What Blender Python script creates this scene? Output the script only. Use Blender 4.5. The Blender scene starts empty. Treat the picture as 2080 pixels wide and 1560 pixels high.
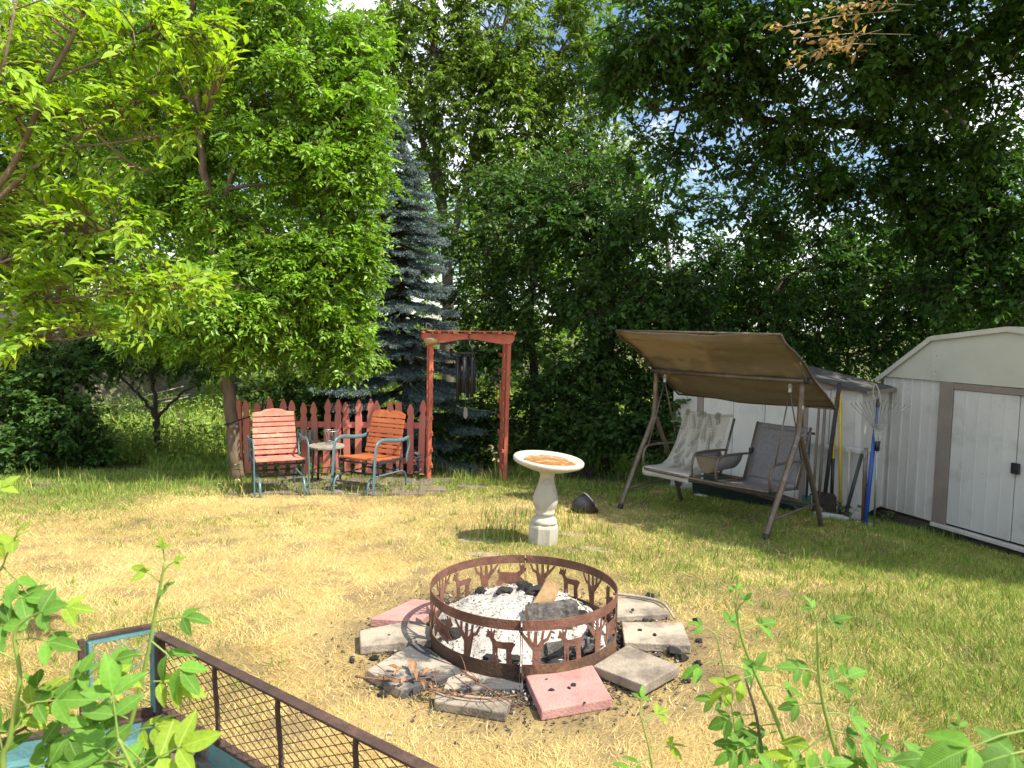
import bpy, bmesh, math, random
import numpy as np
from mathutils import Matrix, Vector, Euler, noise as mnoise

rad = math.radians
scene = bpy.context.scene
col = scene.collection
rng = np.random.default_rng(7)
random.seed(7)

# ------------------------------------------------------------------ camera
F, CX, CY = 1500.0, 1040.0, 780.0          # focal length and centre in photo pixels (2080 x 1560)
PITCH, ROLL, CAMZ = 4.5, -1.0, 1.53
cam_d = bpy.data.cameras.new('camera')
cam = bpy.data.objects.new('camera', cam_d)
col.objects.link(cam)
scene.camera = cam
cam_d.sensor_width = 36.0
cam_d.lens = F / 2080.0 * 36.0
cam_d.clip_start = 0.05
cam_d.clip_end = 2000
cam_d.dof.use_dof = True
cam_d.dof.focus_distance = 5.0
cam_d.dof.aperture_fstop = 9.0
CAM_R = Matrix.Rotation(rad(ROLL), 3, 'Y') @ Matrix.Rotation(rad(90 - PITCH), 3, 'X')
cam.location = (0, 0, CAMZ)
cam.rotation_euler = CAM_R.to_euler()

# ------------------------------------------------------------------ sky, sun, exposure
SUN_EL, SUN_AZ = 54.0, -26.0               # azimuth measured from +x (right), negative is towards the camera
sun_dir = Vector((math.cos(rad(SUN_EL)) * math.cos(rad(SUN_AZ)), math.cos(rad(SUN_EL)) * math.sin(rad(SUN_AZ)), math.sin(rad(SUN_EL))))
world = bpy.data.worlds.new('World')
scene.world = world
world.use_nodes = True
wn, wl = world.node_tree.nodes, world.node_tree.links
wn.clear()
w_out = wn.new('ShaderNodeOutputWorld')
w_bg = wn.new('ShaderNodeBackground')
w_sky = wn.new('ShaderNodeTexSky')
w_sky.sky_type = 'NISHITA'
w_sky.sun_disc = False
w_sky.sun_elevation = rad(SUN_EL)
w_sky.sun_rotation = math.atan2(sun_dir.x, sun_dir.y)
w_sky.air_density = 1.0
w_sky.dust_density = 0.6
w_sky.ozone_density = 1.5
w_tc = wn.new('ShaderNodeTexCoord')
w_map = wn.new('ShaderNodeMapping')
w_map.inputs['Scale'].default_value = (1.0, 1.0, 2.2)
w_no = wn.new('ShaderNodeTexNoise')
w_no.inputs['Scale'].default_value = 3.2
w_no.inputs['Detail'].default_value = 9
w_no.inputs['Roughness'].default_value = 0.62
w_cr = wn.new('ShaderNodeValToRGB')
w_cr.color_ramp.elements[0].position = 0.46
w_cr.color_ramp.elements[1].position = 0.60
w_mix = wn.new('ShaderNodeMix')
w_mix.data_type = 'RGBA'
w_mix.inputs['B'].default_value = (11.0, 11.3, 11.8, 1)
wl.new(w_tc.outputs['Generated'], w_map.inputs['Vector'])
wl.new(w_map.outputs['Vector'], w_no.inputs['Vector'])
wl.new(w_no.outputs['Fac'], w_cr.inputs['Fac'])
wl.new(w_cr.outputs['Color'], w_mix.inputs['Factor'])
wl.new(w_sky.outputs['Color'], w_mix.inputs['A'])
wl.new(w_mix.outputs['Result'], w_bg.inputs['Color'])
w_bg.inputs['Strength'].default_value = 0.11
wl.new(w_bg.outputs['Background'], w_out.inputs['Surface'])

sun_d = bpy.data.lights.new('sun', 'SUN')
sun = bpy.data.objects.new('sun', sun_d)
col.objects.link(sun)
sun_d.energy = 5.0
sun_d.angle = rad(0.53)
sun_d.color = (1.0, 0.93, 0.80)
sun.rotation_euler = sun_dir.to_track_quat('Z', 'Y').to_euler()
sun.location = sun_dir * 40

scene.view_settings.view_transform = 'Standard'
scene.view_settings.look = 'None'
scene.view_settings.exposure = 0.9
scene.view_settings.gamma = 1.0
scene.view_settings.use_curve_mapping = False
scene.render.engine = 'CYCLES'
cy = scene.cycles
cy.max_bounces = 6
cy.diffuse_bounces = 3
cy.glossy_bounces = 2
cy.transmission_bounces = 5
cy.transparent_max_bounces = 6
cy.caustics_reflective = False
cy.caustics_refractive = False
cy.sample_clamp_indirect = 4.0
cy.use_denoising = True
try:
    cy.denoiser = 'OPENIMAGEDENOISE'
except Exception:
    pass

# ------------------------------------------------------------------ ground shape and pixel rays
GY = np.array([-80, 3.6, 4.6, 10.5, 12, 16, 24, 60, 140, 500.])
GZ = np.array([0, 0, -0.045, -0.52, -0.58, -0.58, -0.42, 0.5, 1.9, 1.9])

def gz(x, y):
    x, y = np.asarray(x, float), np.asarray(y, float)
    return np.interp(y, GY, GZ) - 0.04 * np.clip(x, 0, 5) * np.clip((y - 3.6) / 2, 0, 1) - 0.12 * np.clip(x - 3.4, 0, 3) * np.clip((y - 4.2) / 2, 0, 1) + 0.012 * np.sin(1.7 * np.asarray(x) + 0.8) * np.sin(1.3 * np.asarray(y))

def ray(px, py):
    d = CAM_R @ Vector(((px - CX) / F, -(py - CY) / F, -1.0))
    return d

def G(px, py, up=0.0):
    """point of the ground under this photo pixel"""
    d = ray(px, py)
    t = 1.0
    for _ in range(60):
        z = CAMZ + d.z * t
        g = float(gz(d.x * t, d.y * t)) + up
        t += (z - g) / max(0.02, -d.z) * 0.7
    return Vector((d.x * t, d.y * t, CAMZ + d.z * t))

def PY(px, py, y):
    """point on this pixel's ray at forward distance y"""
    d = ray(px, py)
    t = y / d.y
    return Vector((d.x * t, y, CAMZ + d.z * t))

def PL(px, py, p0, n):
    """point on this pixel's ray in the plane through p0 with normal n"""
    d = ray(px, py)
    o = Vector((0, 0, CAMZ))
    t = (p0 - o).dot(n) / d.dot(n)
    return o + d * t

def V(*a):
    return Vector(a)

# ------------------------------------------------------------------ objects
WM = {}                                     # world matrix of each root, kept by object name

def tag(o, label=None, cat=None, group=None, kind=None):
    if label: o['label'] = label
    if cat: o['category'] = cat
    if group: o['group'] = group
    if kind: o['kind'] = kind
    return o

def thing(name, label, cat, loc=(0, 0, 0), rot=(0, 0, 0), group=None):
    o = bpy.data.objects.new(name, None)
    o.empty_display_size = 0.1
    col.objects.link(o)
    o.location = loc
    o.rotation_euler = rot
    WM[o.name] = Matrix.Translation(Vector(loc)) @ Euler(rot).to_matrix().to_4x4()
    return tag(o, label, cat, group)

def link_obj(name, me, mat, parent=None, smooth=False, bevel=0.0):
    o = bpy.data.objects.new(name, me)
    col.objects.link(o)
    if mat is not None and not me.materials:
        me.materials.append(mat)
    if parent is not None:
        o.parent = parent
        WM[o.name] = WM.get(parent.name, Matrix())
    else:
        WM[o.name] = Matrix()
    if smooth:
        me.polygons.foreach_set('use_smooth', [True] * len(me.polygons))
    if bevel > 0:
        m = o.modifiers.new('bevel', 'BEVEL')
        m.width = bevel
        m.segments = 2
        m.limit_method = 'ANGLE'
        m.angle_limit = rad(40)
    return o

def frame_from(d, up=Vector((0, 0, 1))):
    d = Vector(d).normalized()
    if abs(d.dot(up)) > 0.97:
        up = Vector((0, 1, 0))
    s = d.cross(up).normalized()
    u = s.cross(d).normalized()
    return d, s, u

class MB:
    """collects shapes of ONE part; build() makes it one mesh object"""
    def __init__(self):
        self.v, self.f = [], []

    def add(self, vs, fs):
        b = len(self.v)
        self.v += [tuple(p) for p in vs]
        self.f += [tuple(i + b for i in f) for f in fs]
        return self

    def box(self, c, s, R=None):
        c = Vector(c)
        R = R if R is not None else Matrix.Identity(3)
        vs = []
        for dz in (-.5, .5):
            for dx, dy in ((-.5, -.5), (.5, -.5), (.5, .5), (-.5, .5)):
                vs.append(c + R @ Vector((dx * s[0], dy * s[1], dz * s[2])))
        return self.add(vs, [(3, 2, 1, 0), (4, 5, 6, 7), (0, 1, 5, 4), (1, 2, 6, 5), (2, 3, 7, 6), (3, 0, 4, 7)])

    def bar(self, a, b, w, h, up=Vector((0, 0, 1))):
        """box beam from a to b: w across, h along up"""
        a, b = Vector(a), Vector(b)
        d, s, u = frame_from(b - a, Vector(up))
        vs = []
        for p in (a, b):
            for i, j in ((-1, -1), (1, -1), (1, 1), (-1, 1)):
                vs.append(p + s * (i * w / 2) + u * (j * h / 2))
        return self.add(vs, [(0, 1, 2, 3), (7, 6, 5, 4), (4, 5, 1, 0), (5, 6, 2, 1), (6, 7, 3, 2), (7, 4, 0, 3)])

    def tube(self, pts, r, n=8, caps=True, flat=1.0, up=Vector((0, 0, 1))):
        pts = [Vector(p) for p in pts]
        k = len(pts)
        rs = [r] * k if not hasattr(r, '__len__') else list(r)
        vs = []
        prev_s = None
        for i, p in enumerate(pts):
            if i == 0: d = pts[1] - p
            elif i == k - 1: d = p - pts[i - 1]
            else: d = (pts[i + 1] - p).normalized() + (p - pts[i - 1]).normalized()
            if d.length < 1e-9: d = Vector((0, 0, 1))
            d = d.normalized()
            if prev_s is None:
                _, s, u = frame_from(d, up)
            else:
                s = (prev_s - d * prev_s.dot(d))
                s = s.normalized() if s.length > 1e-6 else frame_from(d, up)[1]
                u = s.cross(d).normalized()
            prev_s = s
            for j in range(n):
                a = 2 * math.pi * j / n
                vs.append(p + s * (math.cos(a) * rs[i]) + u * (math.sin(a) * rs[i] * flat))
        fs = []
        for i in range(k - 1):
            for j in range(n):
                a, b = i * n + j, i * n + (j + 1) % n
                fs.append((a, b, b + n, a + n))
        if caps:
            fs.append(tuple(range(n - 1, -1, -1)))
            fs.append(tuple((k - 1) * n + j for j in range(n)))
        return self.add(vs, fs)

    def lathe(self, prof, n=32, M=None, phase=0.0, cap=True):
        M = M if M is not None else Matrix()
        vs = []
        for r, z in prof:
            for j in range(n):
                a = 2 * math.pi * (j + phase) / n
                vs.append(M @ Vector((r * math.cos(a), r * math.sin(a), z)))
        fs = []
        k = len(prof)
        for i in range(k - 1):
            for j in range(n):
                a, b = i * n + j, i * n + (j + 1) % n
                fs.append((a, b, b + n, a + n))
        if cap:
            fs.append(tuple(range(n - 1, -1, -1)))
            fs.append(tuple((k - 1) * n + j for j in range(n)))
        return self.add(vs, fs)

    def prism(self, outline, t, M):
        """outline in local xz, thickness t along local y"""
        n = len(outline)
        vs = [M @ Vector((x, -t / 2, z)) for x, z in outline] + [M @ Vector((x, t / 2, z)) for x, z in outline]
        fs = [tuple(range(n)), tuple(range(2 * n - 1, n - 1, -1))]
        for i in range(n):
            j = (i + 1) % n
            fs.append((i, i + n, j + n, j))
        return self.add(vs, fs)

    def mesh(self, name, M=None):
        me = bpy.data.meshes.new(name)
        vs = self.v if M is None else [tuple(M @ Vector(p)) for p in self.v]
        me.from_pydata(vs, [], self.f)
        me.update()
        return me

    def build(self, name, mat, parent=None, world=False, smooth=False, bevel=0.0, fix=True):
        M = None
        if world and parent is not None:
            M = WM[parent.name].inverted()
        me = self.mesh(name, M)
        if fix:
            bm = bmesh.new()
            bm.from_mesh(me)
            bmesh.ops.recalc_face_normals(bm, faces=bm.faces)
            bm.to_mesh(me)
            bm.free()
        return link_obj(name, me, mat, parent, smooth, bevel)

def build_root(mb, name, mat, label, cat, group=None, smooth=False, bevel=0.0, origin=None):
    """a thing that is one mesh, its origin at its base"""
    o0 = Vector(origin) if origin is not None else Vector((sum(p[0] for p in mb.v) / len(mb.v), sum(p[1] for p in mb.v) / len(mb.v), min(p[2] for p in mb.v)))
    mb.v = [tuple(Vector(p) - o0) for p in mb.v]
    o = mb.build(name, mat, None, False, smooth, bevel)
    o.location = o0
    WM[o.name] = Matrix.Translation(o0)
    return tag(o, label, cat, group)

def arc_pts(ctrl, n=6):
    """Catmull-Rom through control points"""
    P = [Vector(p) for p in ctrl]
    P = [P[0] * 2 - P[1]] + P + [P[-1] * 2 - P[-2]]
    out = []
    for i in range(1, len(P) - 2):
        for k in range(n):
            t = k / n
            a, b, c, d = P[i - 1], P[i], P[i + 1], P[i + 2]
            out.append(0.5 * ((2 * b) + (c - a) * t + (2 * a - 5 * b + 4 * c - d) * t * t + (3 * b - a - 3 * c + d) * t ** 3))
    out.append(P[-2])
    return out

# ------------------------------------------------------------------ materials
MATS = {}

def mat(name, c1, c2=None, scale=8.0, rough=0.7, metal=0.0, bump=0.0, bscale=None, c3=None, s3=3.0, t3=(0.55, 0.7), stretch=None, spec=0.4, rand=0.0, detail=6):
    """principled material: c1/c2 mixed by fine noise, c3 as larger patches with edges t3"""
    m = bpy.data.materials.new(name)
    m.use_nodes = True
    nt = m.node_tree
    N, L = nt.nodes, nt.links
    b = N['Principled BSDF']
    b.inputs['Roughness'].default_value = rough
    b.inputs['Metallic'].default_value = metal
    b.inputs['Specular IOR Level'].default_value = spec
    tc = N.new('ShaderNodeTexCoord')
    mp = N.new('ShaderNodeMapping')
    if stretch: mp.inputs['Scale'].default_value = stretch
    L.new(tc.outputs['Object'], mp.inputs['Vector'])
    c2 = c2 or tuple(x * 0.75 for x in c1)
    n1 = N.new('ShaderNodeTexNoise')
    n1.inputs['Scale'].default_value = scale
    n1.inputs['Detail'].default_value = detail
    n1.inputs['Roughness'].default_value = 0.65
    L.new(mp.outputs['Vector'], n1.inputs['Vector'])
    r1 = N.new('ShaderNodeValToRGB')
    r1.color_ramp.elements[0].position = 0.35
    r1.color_ramp.elements[1].position = 0.66
    r1.color_ramp.elements[0].color = (*c1, 1)
    r1.color_ramp.elements[1].color = (*c2, 1)
    L.new(n1.outputs['Fac'], r1.inputs['Fac'])
    out = r1.outputs['Color']
    if c3:
        n3 = N.new('ShaderNodeTexNoise')
        n3.inputs['Scale'].default_value = s3
        n3.inputs['Detail'].default_value = 8
        n3.inputs['Roughness'].default_value = 0.7
        L.new(tc.outputs['Object'], n3.inputs['Vector'])
        r3 = N.new('ShaderNodeValToRGB')
        r3.color_ramp.elements[0].position = t3[0]
        r3.color_ramp.elements[1].position = t3[1]
        L.new(n3.outputs['Fac'], r3.inputs['Fac'])
        mx = N.new('ShaderNodeMix')
        mx.data_type = 'RGBA'
        L.new(r3.outputs['Color'], mx.inputs['Factor'])
        L.new(out, mx.inputs['A'])
        mx.inputs['B'].default_value = (*c3, 1)
        out = mx.outputs['Result']
    if rand > 0:
        oi = N.new('ShaderNodeObjectInfo')
        mr = N.new('ShaderNodeMapRange')
        mr.inputs['To Min'].default_value = 1 - rand
        mr.inputs['To Max'].default_value = 1 + rand
        L.new(oi.outputs['Random'], mr.inputs['Value'])
        hs = N.new('ShaderNodeHueSaturation')
        L.new(mr.outputs['Result'], hs.inputs['Value'])
        L.new(out, hs.inputs['Color'])
        out = hs.outputs['Color']
    L.new(out, b.inputs['Base Color'])
    if bump > 0:
        nb = N.new('ShaderNodeTexNoise')
        nb.inputs['Scale'].default_value = bscale or scale * 3
        nb.inputs['Detail'].default_value = 6
        L.new(mp.outputs['Vector'], nb.inputs['Vector'])
        bp = N.new('ShaderNodeBump')
        bp.inputs['Strength'].default_value = bump
        bp.inputs['Distance'].default_value = 0.01
        L.new(nb.outputs['Fac'], bp.inputs['Height'])
        L.new(bp.outputs['Normal'], b.inputs['Normal'])
    MATS[name] = m
    return m

def leaf_mat(name, trans=0.4, rough=0.42, spec=0.45, base=None, rand=0.15, tboost=(1.15, 1.25, 0.55), veins=False):
    """leaf: reflects and lets light through; colour from the Col attribute or a base with object random"""
    m = bpy.data.materials.new(name)
    m.use_nodes = True
    nt = m.node_tree
    N, L = nt.nodes, nt.links
    b = N['Principled BSDF']
    b.inputs['Roughness'].default_value = rough
    b.inputs['Specular IOR Level'].default_value = spec
    tr = N.new('ShaderNodeBsdfTranslucent')
    mx = N.new('ShaderNodeMixShader')
    mx.inputs['Fac'].default_value = trans
    if base is None:
        at = N.new('ShaderNodeAttribute')
        at.attribute_name = 'Col'
        c = at.outputs['Color']
    else:
        oi = N.new('ShaderNodeObjectInfo')
        mr = N.new('ShaderNodeMapRange')
        mr.inputs['To Min'].default_value = 1 - rand
        mr.inputs['To Max'].default_value = 1 + rand
        L.new(oi.outputs['Random'], mr.inputs['Value'])
        tc = N.new('ShaderNodeTexCoord')
        no = N.new('ShaderNodeTexNoise')
        no.inputs['Scale'].default_value = 9
        L.new(tc.outputs['Object'], no.inputs['Vector'])
        cr = N.new('ShaderNodeValToRGB')
        cr.color_ramp.elements[0].position = 0.3
        cr.color_ramp.elements[1].position = 0.75
        cr.color_ramp.elements[0].color = (*[x * 0.85 for x in base], 1)
        cr.color_ramp.elements[1].color = (*[x * 1.2 for x in base], 1)
        L.new(no.outputs['Fac'], cr.inputs['Fac'])
        hs = N.new('ShaderNodeHueSaturation')
        L.new(cr.outputs['Color'], hs.inputs['Color'])
        L.new(mr.outputs['Result'], hs.inputs['Value'])
        c = hs.outputs['Color']
        if veins:
            # pale midrib and side veins in the leaf's own coordinates (x along, y across)
            sp = N.new('ShaderNodeSeparateXYZ')
            L.new(tc.outputs['Object'], sp.inputs['Vector'])
            def mth(op, a, b_=None):
                q = N.new('ShaderNodeMath')
                q.operation = op
                for i_, val in enumerate((a, b_)):
                    if val is None: continue
                    if isinstance(val, (int, float)): q.inputs[i_].default_value = val
                    else: L.new(val, q.inputs[i_])
                return q.outputs[0]
            ay = mth('ABSOLUTE', sp.outputs['Y'])
            ph = mth('MULTIPLY', mth('SUBTRACT', sp.outputs['X'], mth('MULTIPLY', ay, .75)), 58.0)
            sv = mth('POWER', mth('ABSOLUTE', mth('SINE', ph)), 14.0)
            mid = mth('LESS_THAN', ay, .011)
            vn = mth('MAXIMUM', mth('MULTIPLY', sv, .55), mid)
            vm = N.new('ShaderNodeMix')
            vm.data_type = 'RGBA'
            L.new(vn, vm.inputs['Factor'])
            L.new(c, vm.inputs['A'])
            vm.inputs['B'].default_value = (*[min(1, x * 1.5 + .04) for x in base], 1)
            c = vm.outputs['Result']
            bp = N.new('ShaderNodeBump')
            bp.inputs['Strength'].default_value = .35
            bp.inputs['Distance'].default_value = .02
            L.new(mth('MULTIPLY', vn, -1.0), bp.inputs['Height'])
            L.new(bp.outputs['Normal'], b.inputs['Normal'])
    L.new(c, b.inputs['Base Color'])
    mul = N.new('ShaderNodeMix')
    mul.data_type = 'RGBA'
    mul.blend_type = 'MULTIPLY'
    mul.inputs['Factor'].default_value = 1.0
    mul.inputs['B'].default_value = (*tboost, 1)
    mul.clamp_result = False
    L.new(c, mul.inputs['A'])
    L.new(mul.outputs['Result'], tr.inputs['Color'])
    L.new(b.outputs['BSDF'], mx.inputs[1])
    L.new(tr.outputs['BSDF'], mx.inputs[2])
    L.new(mx.outputs['Shader'], N['Material Output'].inputs['Surface'])
    MATS[name] = m
    return m

# ================================================================== noise helpers for scattering
def vnoise(x, y, s, seed):
    """smooth value noise, vectorised"""
    r = np.random.default_rng(seed)
    T = r.random((64, 64))
    X, Y = np.asarray(x) / s + 1000.3, np.asarray(y) / s + 1000.7
    xi, yi = np.floor(X).astype(int), np.floor(Y).astype(int)
    fx, fy = X - xi, Y - yi
    fx, fy = fx * fx * (3 - 2 * fx), fy * fy * (3 - 2 * fy)
    a, b = T[xi % 64, yi % 64], T[(xi + 1) % 64, yi % 64]
    c, d = T[xi % 64, (yi + 1) % 64], T[(xi + 1) % 64, (yi + 1) % 64]
    return (a * (1 - fx) + b * fx) * (1 - fy) + (c * (1 - fx) + d * fx) * fy

def fbm(x, y, s, seed, o=4):
    v, a, t = 0, 0.5, 0
    for i in range(o):
        v = v + a * vnoise(x, y, s / 2 ** i, seed + i)
        t += a
        a *= 0.55
    return v / t

RING = PY(1064, 1187, 3.52)
RING.z = float(gz(RING.x, RING.y))
BATH = G(1102, 1103)

def greenness(x, y):
    """0 dry straw .. 1 green grass: greener to the right, at the back under the trees and round the bird bath"""
    x, y = np.asarray(x, float), np.asarray(y, float)
    g = 0.07 + 0.80 * (fbm(x, y, 1.1, 11) - 0.42)
    g = g + 0.50 * np.clip((x - 0.7 + 0.12 * (y - 3)) / 1.4, 0, 1)
    g = g + 0.6 * np.clip((y - 7.2) / 1.4, 0, 1)
    g = g + 0.5 * np.clip((-x - 2.9) / 1.2, 0, 1) * np.clip((y - 5.0) / 1.5, 0, 1)
    g = g + 0.35 * np.exp(-((x - BATH.x) ** 2 + (y - BATH.y) ** 2) / 0.5)
    g = g - 0.6 * np.exp(-(((x - RING.x) ** 2 + (y - RING.y) ** 2) / 0.9))
    return np.clip(g, 0, 1)

def burnt(x, y):
    r = np.hypot(np.asarray(x) - RING.x, (np.asarray(y) - RING.y))
    return np.clip(1.5 - r / 0.80 + 0.5 * (fbm(x, y, 0.35, 5) - 0.5), 0, 1)

# ================================================================== ground sheet
def build_ground():
    def axis(lo, hi, a, b, fine):
        out = list(np.arange(a, b + 1e-6, fine))
        s, p = fine, b
        while p < hi:
            s *= 1.28
            p += s
            out.append(min(p, hi))
        s, p = fine, a
        left = []
        while p > lo:
            s *= 1.28
            p -= s
            left.append(max(p, lo))
        return np.array(left[::-1] + out)
    xs = axis(-420, 420, -6, 6, 0.07)
    ys = axis(-120, 520, 1.2, 11, 0.07)
    X, Y = np.meshgrid(xs, ys)
    Z = gz(X, Y) + 0.014 * (fbm(X, Y, 0.4, 21) - 0.5)
    n, m = X.shape
    v = np.stack([X, Y, Z], -1).reshape(-1, 3)
    i = np.arange(n * m).reshape(n, m)
    f = np.stack([i[:-1, :-1], i[:-1, 1:], i[1:, 1:], i[1:, :-1]], -1).reshape(-1, 4)
    me = bpy.data.meshes.new('ground')
    me.from_pydata(v.tolist(), [], f.tolist())
    g = greenness(X, Y).reshape(-1)
    bn = burnt(X, Y).reshape(-1)
    n1 = fbm(X, Y, 0.25, 31).reshape(-1)
    patio = ((X > -2.85) & (X < -0.9) & (Y > 7.7) & (Y < 9.2)).reshape(-1)
    straw = np.array([0.50, 0.37, 0.16])
    soil = np.array([0.17, 0.125, 0.075])
    grn = np.array([0.10, 0.125, 0.035])
    char = np.array([0.055, 0.048, 0.042])
    c = straw[None] * (1 - g[:, None]) + grn[None] * g[:, None]
    k = np.clip((n1 - 0.54) * 3.0, 0, 0.55)[:, None]
    c = c * (1 - k) + soil[None] * k
    kb = (bn * np.clip((fbm(X, Y, 0.16, 77).reshape(-1) - 0.18) * 2.6, 0, 1))[:, None] * 0.95
    c = c * (1 - kb) + char[None] * kb
    c[patio] = c[patio] * 0.4 + soil * 0.6
    ca = me.color_attributes.new('Col', 'FLOAT_COLOR', 'POINT')
    ca.data.foreach_set('color', np.concatenate([c, np.ones((len(c), 1))], 1).ravel())
    m = bpy.data.materials.new('lawn_soil')
    m.use_nodes = True
    N, L = m.node_tree.nodes, m.node_tree.links
    b = N['Principled BSDF']
    b.inputs['Roughness'].default_value = 0.95
    b.inputs['Specular IOR Level'].default_value = 0.1
    at = N.new('ShaderNodeAttribute')
    at.attribute_name = 'Col'
    tc = N.new('ShaderNodeTexCoord')
    no = N.new('ShaderNodeTexNoise')
    no.inputs['Scale'].default_value = 70
    no.inputs['Detail'].default_value = 8
    no.inputs['Roughness'].default_value = 0.75
    L.new(tc.outputs['Object'], no.inputs['Vector'])
    hs = N.new('ShaderNodeHueSaturation')
    mr = N.new('ShaderNodeMapRange')
    mr.inputs['From Min'].default_value = 0.3
    mr.inputs['From Max'].default_value = 0.7
    mr.inputs['To Min'].default_value = 0.45
    mr.inputs['To Max'].default_value = 1.3
    L.new(no.outputs['Fac'], mr.inputs['Value'])
    L.new(mr.outputs['Result'], hs.inputs['Value'])
    L.new(at.outputs['Color'], hs.inputs['Color'])
    L.new(hs.outputs['Color'], b.inputs['Base Color'])
    bp = N.new('ShaderNodeBump')
    bp.inputs['Strength'].default_value = 0.8
    bp.inputs['Distance'].default_value = 0.02
    L.new(no.outputs['Fac'], bp.inputs['Height'])
    L.new(bp.outputs['Normal'], b.inputs['Normal'])
    o = link_obj('ground', me, m, None, smooth=True)
    tag(o, 'dry straw coloured lawn with green patches, running out to a meadow', 'lawn', kind='structure')
build_ground()

# ================================================================== vectorised leaves and blades
def np_mesh(name, v, f, colr=None, smooth=False):
    """v (n,3), f (m,3) triangles, colr (n,3) vertex colours"""
    me = bpy.data.meshes.new(name)
    me.vertices.add(len(v))
    me.vertices.foreach_set('co', np.ascontiguousarray(v, dtype=np.float32).ravel())
    me.loops.add(len(f) * 3)
    me.loops.foreach_set('vertex_index', np.ascontiguousarray(f, dtype=np.int32).ravel())
    me.polygons.add(len(f))
    me.polygons.foreach_set('loop_start', np.arange(0, len(f) * 3, 3, dtype=np.int32))
    me.polygons.foreach_set('loop_total', np.full(len(f), 3, dtype=np.int32))
    if smooth:
        me.polygons.foreach_set('use_smooth', np.ones(len(f), dtype=bool))
    me.update(calc_edges=True)
    if colr is not None:
        ca = me.color_attributes.new('Col', 'FLOAT_COLOR', 'POINT')
        ca.data.foreach_set('color', np.concatenate([colr, np.ones((len(colr), 1))], 1).astype(np.float32).ravel())
    return me

def unit(a):
    return a / np.maximum(np.linalg.norm(a, axis=-1, keepdims=True), 1e-9)

RHOMB = (np.array([(0, 0, 0), (.42, .5, .10), (1, 0, -.10), (.42, -.5, .10)]), np.array([(0, 2, 1), (0, 3, 2)]))
LANCE = (np.array([(0, 0, 0), (.30, .0, .0), (.68, 0, -.05), (1, 0, -.2), (.28, .44, .10), (.66, .36, .04), (.28, -.44, .10), (.66, -.36, .04)]),
         np.array([(0, 1, 4), (1, 2, 5), (1, 5, 4), (2, 3, 5), (0, 6, 1), (1, 7, 2), (1, 6, 7), (2, 7, 3)]))
LOBED = (np.array([(0, 0, 0), (.22, .42, .06), (.42, .22, .02), (.62, .5, .03), (.70, .16, 0), (1, 0, -.12), (.70, -.16, 0), (.62, -.5, .03), (.42, -.22, .02), (.22, -.42, .06)]),
         np.array([(0, 2, 1), (0, 5, 2), (2, 4, 3), (2, 5, 4), (0, 9, 8), (0, 8, 5), (8, 7, 6), (8, 6, 5)]))

def leaves_np(P, A, Nn, L, W, C, tmpl):
    """leaf at each base point P along axis A, face normal Nn, length L, width W, colour C"""
    tv, tf = tmpl
    A = unit(A)
    S = unit(np.cross(Nn, A))
    U = np.cross(A, S)
    n, k = len(P), len(tv)
    v = (P[:, None, :] + A[:, None, :] * (tv[None, :, 0, None] * L[:, None, None])
         + S[:, None, :] * (tv[None, :, 1, None] * W[:, None, None])
         + U[:, None, :] * (tv[None, :, 2, None] * L[:, None, None]))
    f = tf[None] + (np.arange(n) * k)[:, None, None]
    c = np.repeat(C, k, axis=0)
    return v.reshape(-1, 3), f.reshape(-1, 3), c

class NPM:
    def __init__(self):
        self.v, self.f, self.c, self.n = [], [], [], 0

    def add(self, v, f, c):
        self.v.append(v)
        self.f.append(f + self.n)
        self.c.append(c)
        self.n += len(v)

    def mesh(self, name, origin=(0, 0, 0)):
        return np_mesh(name, np.concatenate(self.v) - np.asarray(origin, float)[None], np.concatenate(self.f), np.concatenate(self.c))

def blades(P, h, lean, w, C, r, seg=1, comb=None):
    """grass blades: bases P, heights h, lean 0..1, widths w"""
    n = len(P)
    a = r.random(n) * 2 * np.pi if comb is None else comb + r.normal(0, 1.35, n)
    d = np.stack([np.cos(a), np.sin(a), np.zeros(n)], -1)
    b = r.random(n) * 2 * np.pi
    s = np.stack([np.cos(b), np.sin(b), np.zeros(n)], -1)
    up = np.array([0, 0, 1.0])
    tip = P + d * (h * lean)[:, None] + up * (h * np.sqrt(np.clip(1 - lean ** 2, 0.02, 1)))[:, None]
    if seg == 1:
        v = np.stack([P - s * w[:, None] / 2, P + s * w[:, None] / 2, tip], 1)
        f = np.array([[0, 1, 2]])[None] + (np.arange(n) * 3)[:, None, None]
        c = np.repeat(C, 3, axis=0)
    else:
        mid = P + d * (h * lean * 0.32)[:, None] + up * (h * 0.62 * np.sqrt(np.clip(1 - (lean * 0.6) ** 2, 0.02, 1)))[:, None]
        v = np.stack([P - s * w[:, None] / 2, P + s * w[:, None] / 2, mid - s * w[:, None] * .4, mid + s * w[:, None] * .4, tip], 1)
        f = np.array([[0, 1, 3], [0, 3, 2], [2, 3, 4]])[None] + (np.arange(n) * 5)[:, None, None]
        c = np.repeat(C, 5, axis=0)
    return v.reshape(-1, 3), f.reshape(-1, 3), c

GRASS = leaf_mat('grass_blade', trans=0.25, rough=0.6, spec=0.2, tboost=(1.1, 1.1, 0.7))

def keep_out(x, y):
    """where no grass grows: inside the fire ring"""
    return np.hypot(x - RING.x, y - RING.y) < 0.47

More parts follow.
